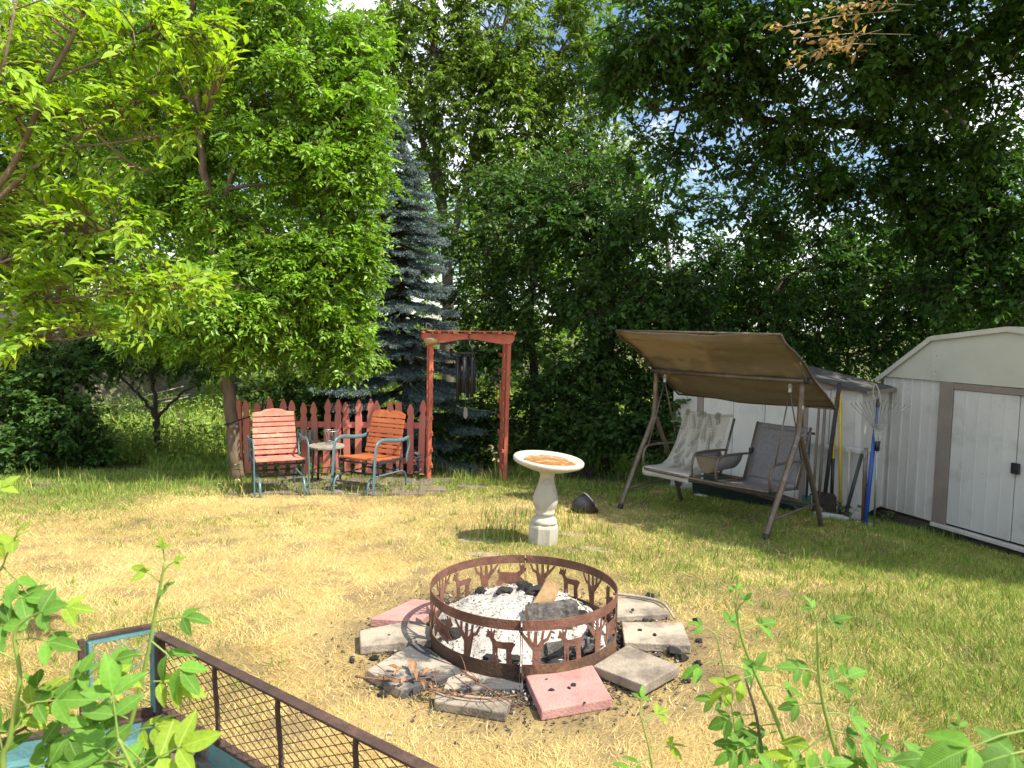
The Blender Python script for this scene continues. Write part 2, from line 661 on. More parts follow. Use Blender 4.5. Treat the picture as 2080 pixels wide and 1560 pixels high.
def lawn_grass():
    r = np.random.default_rng(3)
    M = NPM()
    # matted dry thatch, denser close by
    n = 560000
    u = r.random(n)
    y = 1.7 * (9.6 / 1.7) ** u
    x = (r.random(n) * 2 - 1) * (0.90 * y + 0.9)
    g = greenness(x, y)
    keep = (~keep_out(x, y)) & (r.random(n) > burnt(x, y) * 1.9) & (fbm(x, y, 0.25, 31) + 0.35 * (r.random(n) - 0.5) < 0.70)
    x, y, g = x[keep], y[keep], g[keep]
    n = len(x)
    is_g = r.random(n) < np.clip(g * 0.9, 0.02, 0.8)
    P = np.stack([x, y, gz(x, y)], -1)
    h = np.where(is_g, 0.02 + 0.04 * r.random(n) ** 2 + 0.02 * g, 0.016 + 0.045 * r.random(n) ** 1.6)
    lean = np.where(is_g, 0.25 + 0.6 * r.random(n), 0.72 + 0.27 * r.random(n))
    w = (0.0013 + 0.00048 * y) * (0.8 + 0.5 * r.random(n))
    t = r.random(n)[:, None]
    dry = np.array([0.80, 0.62, 0.28])[None] * (1 - t) + np.array([0.62, 0.45, 0.18])[None] * t
    fresh = np.array([0.17, 0.27, 0.04])[None] * (1 - t) + np.array([0.36, 0.42, 0.085])[None] * t
    C = np.where(is_g[:, None], fresh, dry)
    # matted patches: whole areas paler or browner, blades combed one way
    pt = .76 + .5 * fbm(x, y, .55, 131) + .35 * (fbm(x, y, .14, 137) - .5)
    C = C * np.clip(pt, .6, 1.3)[:, None]
    brown = np.clip((fbm(x, y, .9, 141) - .55) * 4, 0, .5)[:, None] * (~is_g)[:, None]
    C = C * (1 - brown) + C * np.array([[.80, .68, .55]]) * brown
    M.add(*blades(P, h, lean, w, C, r, comb=4 * np.pi * fbm(x, y, .35, 151)))
    # longer green tufts
    n = 7400
    u = r.random(n)
    y = 1.9 * (9.6 / 1.9) ** u
    x = (r.random(n) * 2 - 1) * (0.90 * y + 0.9)
    g = greenness(x, y)
    keep = (~keep_out(x, y)) & (r.random(n) < np.clip(g * 1.5 - 0.12, 0, 1)) & (burnt(x, y) < 0.2)
    cx, cy_ = x[keep], y[keep]
    k = 9
    x = np.repeat(cx, k) + r.normal(0, 0.022, len(cx) * k)
    y = np.repeat(cy_, k) + r.normal(0, 0.022, len(cx) * k)
    n = len(x)
    P = np.stack([x, y, gz(x, y)], -1)
    t = r.random(n)[:, None]
    C = np.array([0.11, 0.20, 0.03])[None] * (1 - t) + np.array([0.27, 0.36, 0.07])[None] * t
    M.add(*blades(P, 0.03 + 0.05 * r.random(n) ** 1.5, 0.15 + 0.65 * r.random(n), np.full(n, 0.0032) + 0.00035 * y, C, r, seg=2))
    # tall tufts round the bird bath, the chairs and the sheds
    spots = []
    def tuft(px, py, cnt, spread, hh):
        c = G(px, py)
        spots.append((c.x, c.y, cnt, spread, hh))
    for px, py in ((1010, 1092), (1030, 1098), (985, 1098), (1055, 1082), (1075, 1065), (1160, 1062), (1140, 1075), (1050, 1050), (1000, 1060), (1125, 1045), (1215, 1085)):
        tuft(px, py, 38, 0.07, 0.17)
    for i in range(46):
        tuft(r.uniform(470, 870), r.uniform(985, 1008), 13, 0.08, 0.15)
    for i in range(40):
        tuft(r.uniform(40, 480), r.uniform(965, 1010), 18, 0.1, 0.17)
    for i in range(40):
        tuft(r.uniform(1240, 2060), r.uniform(1075, 1180), 12, 0.09, 0.12)
    for i in range(60):
        tuft(r.uniform(880, 1300), r.uniform(935, 985), 26, 0.14, 0.20)
    for i in range(24):
        tuft(r.uniform(1760, 2080), 1060 + r.uniform(0, 70), 14, 0.1, 0.14)
    for cx, cyy, cnt, sp, hh in spots:
        x = cx + r.normal(0, sp, cnt)
        y = cyy + r.normal(0, sp, cnt)
        P = np.stack([x, y, gz(x, y)], -1)
        t = r.random(cnt)[:, None]
        C = np.array([0.10, 0.20, 0.03])[None] * (1 - t) + np.array([0.25, 0.36, 0.07])[None] * t
        dryk = r.random(cnt) < 0.18
        C[dryk] = (0.55, 0.42, 0.17)
        M.add(*blades(P, hh * (0.35 + 0.8 * r.random(cnt)), 0.1 + 0.7 * r.random(cnt) ** 1.3, np.full(cnt, 0.0055), C, r, seg=2))
    o = link_obj('lawn_grass', M.mesh('lawn_grass'), GRASS)
    tag(o, 'short grass of the lawn, straw dry with green tufts', 'grass', kind='stuff')
lawn_grass()

def meadow():
    r = np.random.default_rng(5)
    M = NPM()
    n = 110000
    y = 9.7 + 16 * r.random(n) ** 1.5
    x = (r.random(n) * 2 - 1) * (0.8 * y)
    keep = (fbm(x, y, 1.3, 61) > 0.36) & ~((x > 0.4) & (y < 10.4)) & ~((x > 2.0) & (y < 13.5))
    x, y = x[keep], y[keep]
    n = len(x)
    P = np.stack([x, y, gz(x, y)], -1)
    t = r.random(n)[:, None]
    tall = 0.3 + 0.7 * fbm(x, y, 2.0, 66)
    C = np.array([0.15, 0.26, 0.045])[None] * (1 - t) + np.array([0.33, 0.43, 0.09])[None] * t
    yel = r.random(n) < 0.06
    C[yel] = (0.50, 0.42, 0.05)
    M.add(*blades(P, tall * (0.25 + 0.45 * r.random(n)) * np.clip((y - 9.2) / 2.0, 0.25, 1), 0.1 + 0.7 * r.random(n), 0.006 + 0.0014 * y * r.random(n), C, r, seg=2))
    # broad weed leaves
    n = 30000
    y = 10.2 + 15 * r.random(n) ** 1.4
    x = (r.random(n) * 2 - 1) * (0.8 * y)
    keep = (fbm(x, y, 1.0, 62) > 0.42) & ~((x > 2.0) & (y < 13.5))
    x, y = x[keep], y[keep]
    n = len(x)
    P = np.stack([x, y, gz(x, y) + 0.05 + 0.5 * r.random(n)], -1)
    A = unit(np.stack([r.normal(size=n), r.normal(size=n), 0.4 * r.normal(size=n)], -1))
    Nn = unit(np.stack([0.5 * r.normal(size=n), 0.5 * r.normal(size=n), np.ones(n)], -1))
    t = r.random(n)[:, None]
    C = np.array([0.13, 0.24, 0.04])[None] * (1 - t) + np.array([0.30, 0.40, 0.08])[None] * t
    M.add(*leaves_np(P, A, Nn, 0.06 + 0.07 * r.random(n), 0.03 + 0.03 * r.random(n), C, RHOMB))
    o = link_obj('meadow_weeds', M.mesh('meadow_weeds'), GRASS)
    tag(o, 'sunlit meadow of weeds and tall grass beyond the picket fence', 'weeds', kind='stuff')
meadow()

def dirt_mound():
    r = np.random.default_rng(9)
    cx, cyy = -12.3, 19.5
    n = 90
    xs = np.linspace(-7, 7, n)
    ys = np.linspace(-4.5, 5, 60)
    X, Y = np.meshgrid(xs, ys)
    e = np.clip(1 - (X / 4.0) ** 2 - (Y / 3.6) ** 2, 0, 1)
    Z = 2.5 * e ** 0.8 * (0.75 + 0.5 * fbm(X, Y, 2.5, 41)) + 0.5 * (fbm(X, Y, 0.7, 43) - 0.5) * (e > 0)
    Z = gz(X + cx, Y + cyy) - 0.12 + Z
    v = np.stack([X + cx, Y + cyy, Z], -1).reshape(-1, 3)
    i = np.arange(X.size).reshape(X.shape)
    f = np.stack([i[:-1, :-1], i[:-1, 1:], i[1:, 1:], i[1:, :-1]], -1).reshape(-1, 4)
    me = bpy.data.meshes.new('dirt_mound')
    me.from_pydata(v.tolist(), [], f.tolist())
    m = mat('mound_soil', (0.30, 0.24, 0.18), (0.17, 0.13, 0.10), 1.6, 0.95, bump=0.9, bscale=5, c3=(0.10, 0.15, 0.04), s3=0.7, t3=(0.56, 0.66), spec=0.1)
    o = link_obj('dirt_mound', me, m, None, smooth=True)
    tag(o, 'grey brown heap of bare earth in the meadow behind the leftmost shrubs', 'earth heap', kind='structure')
dirt_mound()

# ================================================================== painted wood and metal
RED = mat('red_painted_wood', (0.60, 0.195, 0.145), (0.50, 0.15, 0.11), 14, 0.75, bump=0.35, bscale=60, c3=(0.52, 0.25, 0.20), s3=5, t3=(0.55, 0.75), stretch=(1, 1, 0.25), rand=0.12)
PINKRED = mat('faded_red_wood', (0.53, 0.185, 0.125), (0.45, 0.14, 0.095), 11, 0.75, bump=0.35, bscale=50, c3=(0.60, 0.29, 0.21), s3=7, t3=(0.46, 0.66), stretch=(0.25, 1, 1), rand=0.14)
ORANGE = mat('orange_stained_wood', (0.46, 0.135, 0.045), (0.36, 0.095, 0.03), 9, 0.5, bump=0.3, bscale=50, c3=(0.56, 0.22, 0.09), s3=4, t3=(0.56, 0.75), stretch=(0.25, 1, 1), rand=0.14)
ARBOR = mat('coral_arbor_paint', (0.55, 0.155, 0.085), (0.44, 0.105, 0.06), 7, 0.7, bump=0.3, bscale=45, c3=(0.25, 0.08, 0.05), s3=3, t3=(0.6, 0.72), rand=0.08)
TEAL = mat('blue_green_enamel', (0.115, 0.20, 0.225), (0.09, 0.165, 0.19), 20, 0.38, metal=0.2, bump=0.1, c3=(0.22, 0.30, 0.32), s3=9, t3=(0.6, 0.75))
DARKM = mat('dark_enamel', (0.03, 0.04, 0.045), (0.05, 0.055, 0.06), 20, 0.45, metal=0.3, bump=0.1)
GREYWOOD = mat('weathered_grey_wood', (0.30, 0.27, 0.22), (0.19, 0.165, 0.13), 12, 0.85, bump=0.5, bscale=50, stretch=(1, 1, 0.3), rand=0.15)
WIRE = mat('galvanised_wire', (0.45, 0.46, 0.45), (0.3, 0.29, 0.27), 20, 0.45, metal=0.8)
BLACK = mat('black_plastic', (0.018, 0.018, 0.02), (0.03, 0.03, 0.032), 12, 0.42, bump=0.1)

# ------------------------------------------------------------------ picket fence
FL, FR = G(488, 966), G(866, 969)
FL.y, FR.y = 9.33, 9.43
FL.z, FR.z = float(gz(FL.x, FL.y)), float(gz(FR.x, FR.y))

def picket_fence():
    t = thing('picket_fence', 'low red picket fence with carved pointed tops behind the two garden chairs', 'fence', (FL + FR) / 2)
    d = (FR - FL)
    e = d.normalized()
    up = V(0, 0, 1)
    yb = V(-e.y, e.x, 0).normalized()           # away from the camera
    w = 0.083
    outl = [(-w / 2, 0), (w / 2, 0), (w / 2, .74), (w * .36, .765), (w * .36, .79), (w * .5, .81), (w * .53, .845), (w * .42, .885), (w * .2, .93), (w * .13, .945),
            (-w * .13, .945), (-w * .2, .93), (-w * .42, .885), (-w * .53, .845), (-w * .5, .81), (-w * .36, .79), (-w * .36, .765), (-w / 2, .74)]
    pix = [488, 505, 528, 551, 574, 597, 620, 642, 663, 685, 706, 728, 750, 770, 791, 813, 834, 855]
    rr = random.Random(4)
    for i, px in enumerate(pix):
        p = PL(px, 900, FL, yb)
        s = (p - FL).dot(e)
        base = FL + e * s - yb * 0.022
        base.z = float(gz(base.x, base.y)) + 0.03
        ez = e * 1.0
        tilt = rr.uniform(-0.035, 0.035)
        M = Matrix.Translation(base) @ Matrix((e.to_4d()[:3], yb, up)).transposed().to_4x4() @ Matrix.Rotation(tilt, 4, 'Y')
        if i in (0, 15):
            m = MB().prism([(-w / 2, 0), (w / 2, 0), (w / 2, .93), (-w / 2, .93)], 0.06, M)
            m.build('post', RED, t, True, bevel=0.004)
        else:
            M = M @ Matrix.Scale(rr.uniform(0.955, 1.03), 4, V(0, 0, 1))
            MB().prism(outl, 0.02, M).build('picket', RED, t, True, bevel=0.002)
    for z in (0.20, 0.66):
        a, b = FL + up * z + yb * 0.014 - e * 0.03, FR + up * z + yb * 0.014
        MB().bar(a, b, 0.034, 0.075).build('rail', RED, t, True, bevel=0.003)
picket_fence()

# black band tying the fence to the trunk is part of the scene's tree section

# ------------------------------------------------------------------ chairs
def glider_chair(name, label, loc, rz, wood, faded):
    t = thing(name, label, 'chair', loc, (0, 0, rz), group='slatted garden chairs by the picket fence')
    t.scale = (.95, .95, .93)
    W = 0.50
    hw = 0.29
    # seat
    seat = [(-.25, .405), (-.16, .395), (-.07, .385), (.02, .378), (.11, .372), (.18, .37)]
    for i, (y, z) in enumerate(seat):
        R = Matrix.Rotation(rad(-6), 3, 'X')
        MB().box((0, y, z), (W + (0.03 if i == 0 else 0), 0.078, 0.02), R).build('seat_slat', wood, t, bevel=0.004)
    # back: reclined slats
    b0, bd = V(0, .20, .38), V(0, .26, .86).normalized()
    R = Matrix.Rotation(-math.atan2(.26, .86), 3, 'X')
    hts = [.05, .036, .066, .036, .066, .036, .055] if not faded else [.048, .042, .068, .042, .068, .042, .052]
    s = 0.02
    for i, h in enumerate(hts):
        c = b0 + bd * (s + h / 2)
        MB().box(c, (W - 0.005 * i, 0.018, h), R).build('back_slat', wood, t, bevel=0.004)
        s += h + 0.013
    # carved top slat
    hw2 = W / 2 - 0.015
    if faded:
        top = [(-hw2, 0), (hw2, 0), (hw2, .05), (.14, .06), (.09, .085), (0, .095), (-.09, .085), (-.14, .06), (-hw2, .05)]
    else:
        top = [(-hw2, 0), (hw2, 0), (hw2, .055), (.17, .085), (.09, .098), (.03, .09), (0, .055), (-.03, .09), (-.09, .098), (-.17, .085), (-hw2, .055)]
    M = Matrix.Translation(b0 + bd * s) @ R.to_4x4()
    MB().prism(top, 0.018, M).build('top_slat', wood, t, bevel=0.003)
    # back uprights behind the slats
    for sx in (-.17, .17):
        MB().bar(b0 + V(sx, .018, -.03), b0 + bd * (s + .05) + V(sx, .018, 0), 0.03, 0.014).build('back_batten', wood, t, bevel=0.002)
    # arm loops: flat teal tube down to the front foot
    for sx in (-1, 1):
        x = sx * hw
        pts = arc_pts([(x, .33, .60), (x, .20, .585), (x, .02, .60), (x, -.16, .625), (x, -.27, .60), (x, -.315, .52), (x, -.33, .38), (x, -.345, .2), (x, -.36, 0.0)], 5)
        MB().tube(pts, 0.024, 8, flat=0.42, up=V(1, 0, 0)).build('arm', TEAL, t, smooth=True)
        pts = arc_pts([(x * .98, .33, .60), (x * .98, .35, .5), (x * .98, .30, .38), (x * .98, .30, .30)], 5)
        MB().tube(pts, 0.012, 8).build('arm_support', TEAL, t, smooth=True)
        # glider base: inverted U with curved feet
        xi = sx * (hw - .055)
        pts = arc_pts([(xi, -.40, 0.0), (xi, -.385, .12), (xi, -.33, .19), (xi, -.24, .205), (xi, .1, .20), (xi, .28, .19), (xi, .35, .12), (xi, .36, 0.0)], 5)
        MB().tube(pts, 0.015, 8, flat=0.7).build('base_leg', TEAL, t, smooth=True)
        for y in (-.2, .22):
            MB().bar((xi * 1.04, y, .21), (xi * 1.04, y * 1.05, .375), 0.02, 0.008).build('swing_link', DARKM, t)
        MB().bar((sx * hw * .93, -.24, .365), (sx * hw * .93, .24, .355), 0.016, 0.03).build('seat_rail', DARKM, t)
    for y, z in ((-.12, .2), (.24, .2)):
        MB().tube([(-hw + .055, y, z), (hw - .055, y, z)], 0.012, 8).build('stretcher', DARKM, t, smooth=True)
    for y in (-.2, .2):
        MB().tube([(-hw * .95, y, .345), (hw * .95, y, .345)], 0.011, 8).build('cross_bar', DARKM, t, smooth=True)
    for sx in (-1, 1):
        MB().lathe([(0.0, 0), (.008, 0), (.008, .006), (.0, .006)], 8, Matrix.Translation((sx * .24, -.29, .41)) @ Matrix.Rotation(rad(90), 4, 'X'), cap=False).build('bolt', WIRE, t)
    return t

c = G(588, 1000)
glider_chair('garden_chair', 'faded pink red slatted garden chair with blue green metal arms, beside the tree trunk', (-2.51, 7.90, float(gz(-2.51, 7.8)) + .01), rad(25), PINKRED, True)
c = G(726, 1000)
glider_chair('garden_chair', 'glossy orange slatted garden chair with notched top slat, nearer the red arbor', (-1.53, 8.09, float(gz(-1.53, 8.0)) + .01), rad(-26), ORANGE, False)

# ------------------------------------------------------------------ round side table and wire stand
tb = PY(663, 960, 8.62)
tb.z = float(gz(tb.x, tb.y))
def side_table():
    t = thing('side_table', 'small round weathered side table between the two garden chairs', 'table', tb)
    MB().lathe([(0.0, .425), (.20, .425), (.212, .435), (.212, .452), (.205, .458), (0, .458)], 28, cap=False).build('table_top', GREYWOOD, t)
    for a in (45, 135, 225, 315):
        c, s = math.cos(rad(a)), math.sin(rad(a))
        MB().tube([(.17 * c, .17 * s, .425), (.19 * c, .19 * s, 0)], .013, 8).build('leg', DARKM, t, smooth=True)
    MB().lathe([(.165, .15), (.172, .155), (.165, .16), (.158, .155), (.165, .15)], 24, cap=False).build('ring_brace', DARKM, t)
side_table()
def wire_stand():
    t = thing('wire_plant_stand', 'empty white wire plant holder standing on the round table', 'plant stand', tb + V(.04, .06, .459))
    def ring(r, z, w=.0035):
        return MB().tube([(r * math.cos(a * math.pi / 10), r * math.sin(a * math.pi / 10), z) for a in range(21)], w, 5, caps=False)
    ring(.085, .16, .006).build('rim', WIRE, t, smooth=True)
    ring(.05, .035).build('lower_ring', WIRE, t, smooth=True)
    for k in range(8):
        a = k * math.pi / 4
        ca, sa = math.cos(a), math.sin(a)
        MB().tube(arc_pts([(.085 * ca, .085 * sa, .16), (.055 * ca, .055 * sa, .10), (.05 * ca, .05 * sa, .035), (.06 * ca, .06 * sa, .0)], 3), .003, 5).build('wire', WIRE, t, smooth=True)
wire_stand()

# small picket planter hanging on the fence behind the faded chair
def small_planter():
    p = PY(618, 895, 9.18)
    t = thing('picket_planter', 'little grey weathered picket box hanging on the red fence', 'planter', p)
    for i in range(5):
        x = -.105 + i * .048
        h = .125
        MB().prism([(-.017, -.02), (.017, -.02), (.017, h * .75), (.008, h), (-.008, h), (-.017, h * .75)], .01, Matrix.Translation((x, -.06, .02))).build('picket', GREYWOOD, t)
    MB().box((0, 0, .0), (.25, .13, .02)).build('bottom', GREYWOOD, t)
    MB().box((.118, .06, .06), (.03, .025, .16)).build('corner_post', GREYWOOD, t)
    MB().box((0, .06, .05), (.25, .015, .1)).build('back', GREYWOOD, t)
    MB().box((0, .095, .05), (.05, .07, .02)).build('bracket', GREYWOOD, t)
small_planter()

# ------------------------------------------------------------------ red arbor
AL, AR = V(-1.0, 9.06, 0), V(-0.06, 9.22, 0)
AL.z, AR.z = float(gz(AL.x, AL.y)), float(gz(AR.x, AR.y))
def arbor():
    t = thing('garden_arbor', 'coral red wooden arbor with ladder sides at the end of the picket fence', 'arbor', (AL + AR) / 2)
    e = (AR - AL); e.z = 0; e.normalize()
    n = V(-e.y, e.x, 0)
    H = 1.80
    zt = AL.z + H
    for side, base in ((-1, AL), (1, AR)):
        for k, off in enumerate((0.0, 0.36)):
            b = base + n * off
            b.z = float(gz(b.x, b.y)) - 0.03
            top = V(b.x, b.y, zt - .02) + e * (0.02 if side < 0 else 0.03)
            MB().bar(b, top, 0.048, 0.048, n).build('post', ARBOR, t, True, bevel=0.004)
        # rungs between front and back posts
        for q in range(8):
            z = base.z + .18 + q * .2
            a = base + e * (0.034 * -side) ; a.z = z
            bb = base + n * .40 + e * (0.034 * -side); bb.z = z + .0
            a = a - n * .05
            MB().bar(a, bb, 0.018, 0.04).build('rung', ARBOR, t, True, bevel=0.002)
        # thin middle slat
        a = base + n * .18 + e * (0.02 * side); a.z = base.z + .1
        b2 = a.copy(); b2.z = zt - .06
        MB().bar(a, b2, 0.012, 0.04, n).build('side_slat', ARBOR, t, True, bevel=0.002)
        # diamond ornament in the side
        c = base + n * .18 - e * (0.046 * side); c.z = base.z + 1.02
        MB().prism([(-.055, 0), (0, -.17), (.055, 0), (0, .17)], .012, Matrix.Translation(c) @ Matrix((n, -e, V(0, 0, 1))).transposed().to_4x4()).build('diamond', ARBOR, t, True)
    # carved front and back beams: two halves that meet in the middle
    L = (AR - AL).length
    for off in (-0.035, 0.395):
        mid = (AL + AR) / 2 + n * off
        Mx = Matrix.Translation(V(mid.x, mid.y, zt)) @ Matrix((e, n, V(0, 0, 1))).transposed().to_4x4()
        half = L / 2 + .09
        out = [(.005, -.045), (.12, -.055), (.28, -.085), (.4, -.098), (half - .05, -.10), (half, -.05), (half, .02), (.005, .02)]
        MB().prism(out, .022, Mx).build('beam', ARBOR, t, True, bevel=0.003)
        MB().prism([(-x, z) for x, z in out][::-1], .022, Mx).build('beam', ARBOR, t, True, bevel=0.003)
    # roof slats across
    for k in range(7):
        s = -L / 2 - .08 + k * (L + .16) / 6
        c = (AL + AR) / 2 + e * s
        a, b = c - n * .10, c + n * .46
        a.z = b.z = zt + .033
        MB().bar(a, b, 0.035, 0.024).build('roof_slat', ARBOR, t, True, bevel=0.002)
    a, b = (AL + AR) / 2 - e * (L / 2 + .04) - n * .06, (AL + AR) / 2 + e * (L / 2 + .1) - n * .06
    a.z = b.z = zt + .052
    MB().bar(a, b, 0.07, 0.012).build('roof_batten', ARBOR, t, True, bevel=0.002)
    # hook at the middle of the front beam
    MB().box((AL + AR) / 2 + V(0, -.05, 0) + V(0, 0, zt - (AL + AR).z / 2 - .01), (.012, .02, .09)).build('hook_plate', DARKM, t, True)
    return e, n, zt
AE, AN, AZT = arbor()

def wind_chime():
    top = (AL + AR) / 2 - AN * .035
    top.z = AZT - .05
    hang = top + V(.045, 0, -.17)
    t = thing('wind_chime', 'wind chime of long black tubes hanging inside the red arbor', 'wind chime', hang + V(0, 0, -.9))
    MB().tube([top, top + V(.005, 0, -.05), hang + V(-.01, 0, .08), hang], .005, 6).build('hanger', WIRE, t, True, smooth=True)
    ctr = hang + V(-.08, 0.02, -.02)
    MB().lathe([(0, 0), (.13, 0), (.13, .012), (0, .012)], 20, Matrix.Translation(ctr + V(0, 0, .02)), cap=False).build('top_disc', BLACK, t, True)
    MB().tube([hang, ctr + V(0, 0, .03)], .002, 4).build('top_cord', WIRE, t, True)
    for k in range(6):
        a = k * math.pi / 3 + .35
        p = ctr + V(.105 * math.cos(a), .105 * math.sin(a), -.02)
        ln = (.46, .52, .49, .55, .44, .5)[k]
        MB().tube([p, p + V(0, 0, -ln)], .022, 12).build('tube', BLACK, t, True, smooth=True)
        MB().tube([p + V(0, 0, .05), p], .002, 4).build('cord', WIRE, t, True)
    MB().tube([ctr, ctr + V(0, 0, -.68)], .002, 4).build('clapper_cord', WIRE, t, True)
    MB().lathe([(0, 0), (.045, 0), (.045, .02), (0, .02)], 16, Matrix.Translation(ctr + V(0, 0, -.33)), cap=False).build('clapper', BLACK, t, True)
    MB().prism([(-.02, 0), (.02, 0), (.028, -.1), (0, -.14), (-.028, -.1)], .006, Matrix.Translation(ctr + V(0, 0, -.66))).build('wind_sail', GREYWOOD, t, True)
wind_chime()

def bird_feeder():
    p = AL - AN * .16
    p.z = AZT - .075
    t = thing('half_basket', 'small tan half round basket fixed to the left end of the arbor beam', 'basket', p)
    TAN = mat('tan_basket', (0.50, 0.36, 0.17), (0.36, 0.24, 0.10), 30, 0.8, bump=0.5, bscale=90)
    prof = [(.0, -.04), (.05, -.035), (.078, -.01), (.085, .025)]
    MB().lathe(prof, 20, cap=False).lathe([(r * .9, z + .006) for r, z in prof], 20, cap=False).build('bowl', TAN, t, smooth=True)
    MB().lathe([(0, .02), (.075, .02), (.06, .035), (0, .042)], 16, cap=False).build('grey_fill', mat('grey_moss', (0.25, 0.25, 0.27), None, 40, 0.9, bump=0.6), t)
    MB().box((0, .085, 0), (.03, .13, .02)).build('bracket', ARBOR, t)
bird_feeder()

# twig and pale cap on top of the arbor's left post
MBt = MB().tube(arc_pts([V(AL.x - .03, AL.y - .02, AZT + .06), V(AL.x - .05, AL.y - .02, AZT + .12), V(AL.x - .02, AL.y, AZT + .14), V(AL.x + .03, AL.y, AZT + .09)], 4), .008, 6)
tag(build_root(MBt, 'dry_twig', GREYWOOD, 'curled dry twig lying on top of the left arbor post', 'twig', smooth=True))

# ------------------------------------------------------------------ wooden decking boards and bricks under the chairs
SLATE = mat('grey_brown_paver', (0.19, 0.145, 0.115), (0.12, 0.09, 0.075), 10, 0.9, bump=0.5, bscale=60, c3=(0.34, 0.28, 0.22), s3=4, rand=0.18)
def patio():
    t = thing('chair_patio', 'uneven grey brown stone paving under the two garden chairs', 'paving', (-1.9, 8.35, float(gz(-1.9, 8.35))))
    rr = random.Random(12)
    for j in range(4):
        for i in range(5):
            w, d = .40 + rr.uniform(-.03, .03), .33 + rr.uniform(-.03, .02)
            x = -2.82 + i * .43 + (0.2 if j % 2 else 0) + rr.uniform(-.02, .02)
            y = 7.86 + j * .36 + rr.uniform(-.02, .02)
            M = Matrix.Translation((x, y, float(gz(x, y)) - .006 + rr.uniform(0, .010))) @ Matrix.Rotation(rr.uniform(-.06, .06), 4, 'Z') @ Matrix.Rotation(-.08 + rr.uniform(-.02, .02), 4, 'X')
            out = [(-w / 2, -d / 2), (w / 2, -d / 2 + rr.uniform(0, .04)), (w / 2 - rr.uniform(0, .05), d / 2), (-w / 2 + rr.uniform(0, .05), d / 2 - rr.uniform(0, .03))]
            vs = [M @ V(px, py, -.03) for px, py in out] + [M @ V(px, py, .022) for px, py in out]
            MB().add(vs, [(3, 2, 1, 0), (4, 5, 6, 7), (0, 1, 5, 4), (1, 2, 6, 5), (2, 3, 7, 6), (3, 0, 4, 7)]).build('stone', SLATE, t, True, bevel=0.008)
patio()

def odd_stone(px, py, sx, sy, h, m, name, label, cat, rz=0.0, sink=0.01, group=None):
    """an uneven flat stone resting on the ground"""
    c = G(px, py)
    rr = random.Random(int(px * 7 + py))
    n = 11
    ring = []
    for k in range(n):
        a = 2 * math.pi * k / n + rr.uniform(-.15, .15)
        q = rr.uniform(.85, 1.1)
        p = Matrix.Rotation(rz, 3, 'Z') @ V(math.cos(a) * sx * q, math.sin(a) * sy * q, 0)
        ring.append(p)
    g = [float(gz(c.x + p.x, c.y + p.y)) for p in ring]
    b = [V(c.x + p.x, c.y + p.y, z - sink) for p, z in zip(ring, g)]
    tp = [V(c.x + p.x * .93, c.y + p.y * .93, z + h * rr.uniform(.85, 1.1)) for p, z in zip(ring, g)]
    fs = [tuple(range(n - 1, -1, -1)), tuple(range(n, 2 * n))] + [(i, (i + 1) % n, (i + 1) % n + n, i + n) for i in range(n)]
    return build_root(MB().add(b + tp, fs), name, m, label, cat, group, bevel=min(.01, h * .3))

PALE = mat('pale_concrete', (0.52, 0.50, 0.46), (0.40, 0.38, 0.34), 9, 0.9, bump=0.4, bscale=50, rand=0.1)
odd_stone(452, 943, .10, .07, .045, PALE, 'stone_block', 'pale stone block lying left of the tree trunk', 'stone')
odd_stone(85, 988, .11, .06, .04, SLATE, 'stone_block', 'grey stone half hidden at the foot of the leftmost dark shrub', 'stone')
odd_stone(955, 990, .19, .10, .02, SLATE, 'stepping_stone', 'flat grey stepping stone in the shade under the arbor opening', 'stone')

# blue cloth and artificial flower at the arbor foot
BLUE = mat('blue_cloth', (0.10, 0.15, 0.42), (0.16, 0.22, 0.52), 12, 0.85, bump=0.6)
odd_stone(831, 979, .09, .045, .025, BLUE, 'blue_rag', 'crumpled blue rag on the ground right of the orange chair', 'rag')

def flower():
    p = PY(848, 966, 9.0)
    p.z = float(gz(p.x, p.y))
    t = thing('garden_flower', 'dark blue artificial flower with pale leaves at the foot of the left arbor post', 'flower', p)
    FS = mat('flower_stem', (0.02, 0.03, 0.05), None, 9, 0.6)
    FB = leaf_mat('blue_petal', .2, base=(0.05, 0.10, 0.17))
    FP = leaf_mat('pale_dry_leaf', .3, base=(0.46, 0.33, 0.20))
    MB().tube([V(0, 0, 0), V(.01, 0, .12), V(0, 0, .26)], .014, 6).build('stem', FS, t)
    rr = random.Random(3)
    for k in range(16):
        a = k * 2.4
        z = .06 + .018 * k
        ax = V(math.cos(a), math.sin(a), .25 + .3 * rr.random()).normalized()
        P = V(0, 0, z)
        d, s, u = frame_from(ax)
        L_ = .075 + .03 * rr.random()
        vs = [P + d * (L_ * q[0]) + s * (L_ * .7 * q[1]) + u * (L_ * q[2]) for q in LANCE[0]]
        pale = k % 3 == 0 or k < 4
        MB().add(vs, [tuple(f) for f in LANCE[1].tolist()]).build('leaf' if pale else 'petal', FP if pale else FB, t, fix=False)
flower()

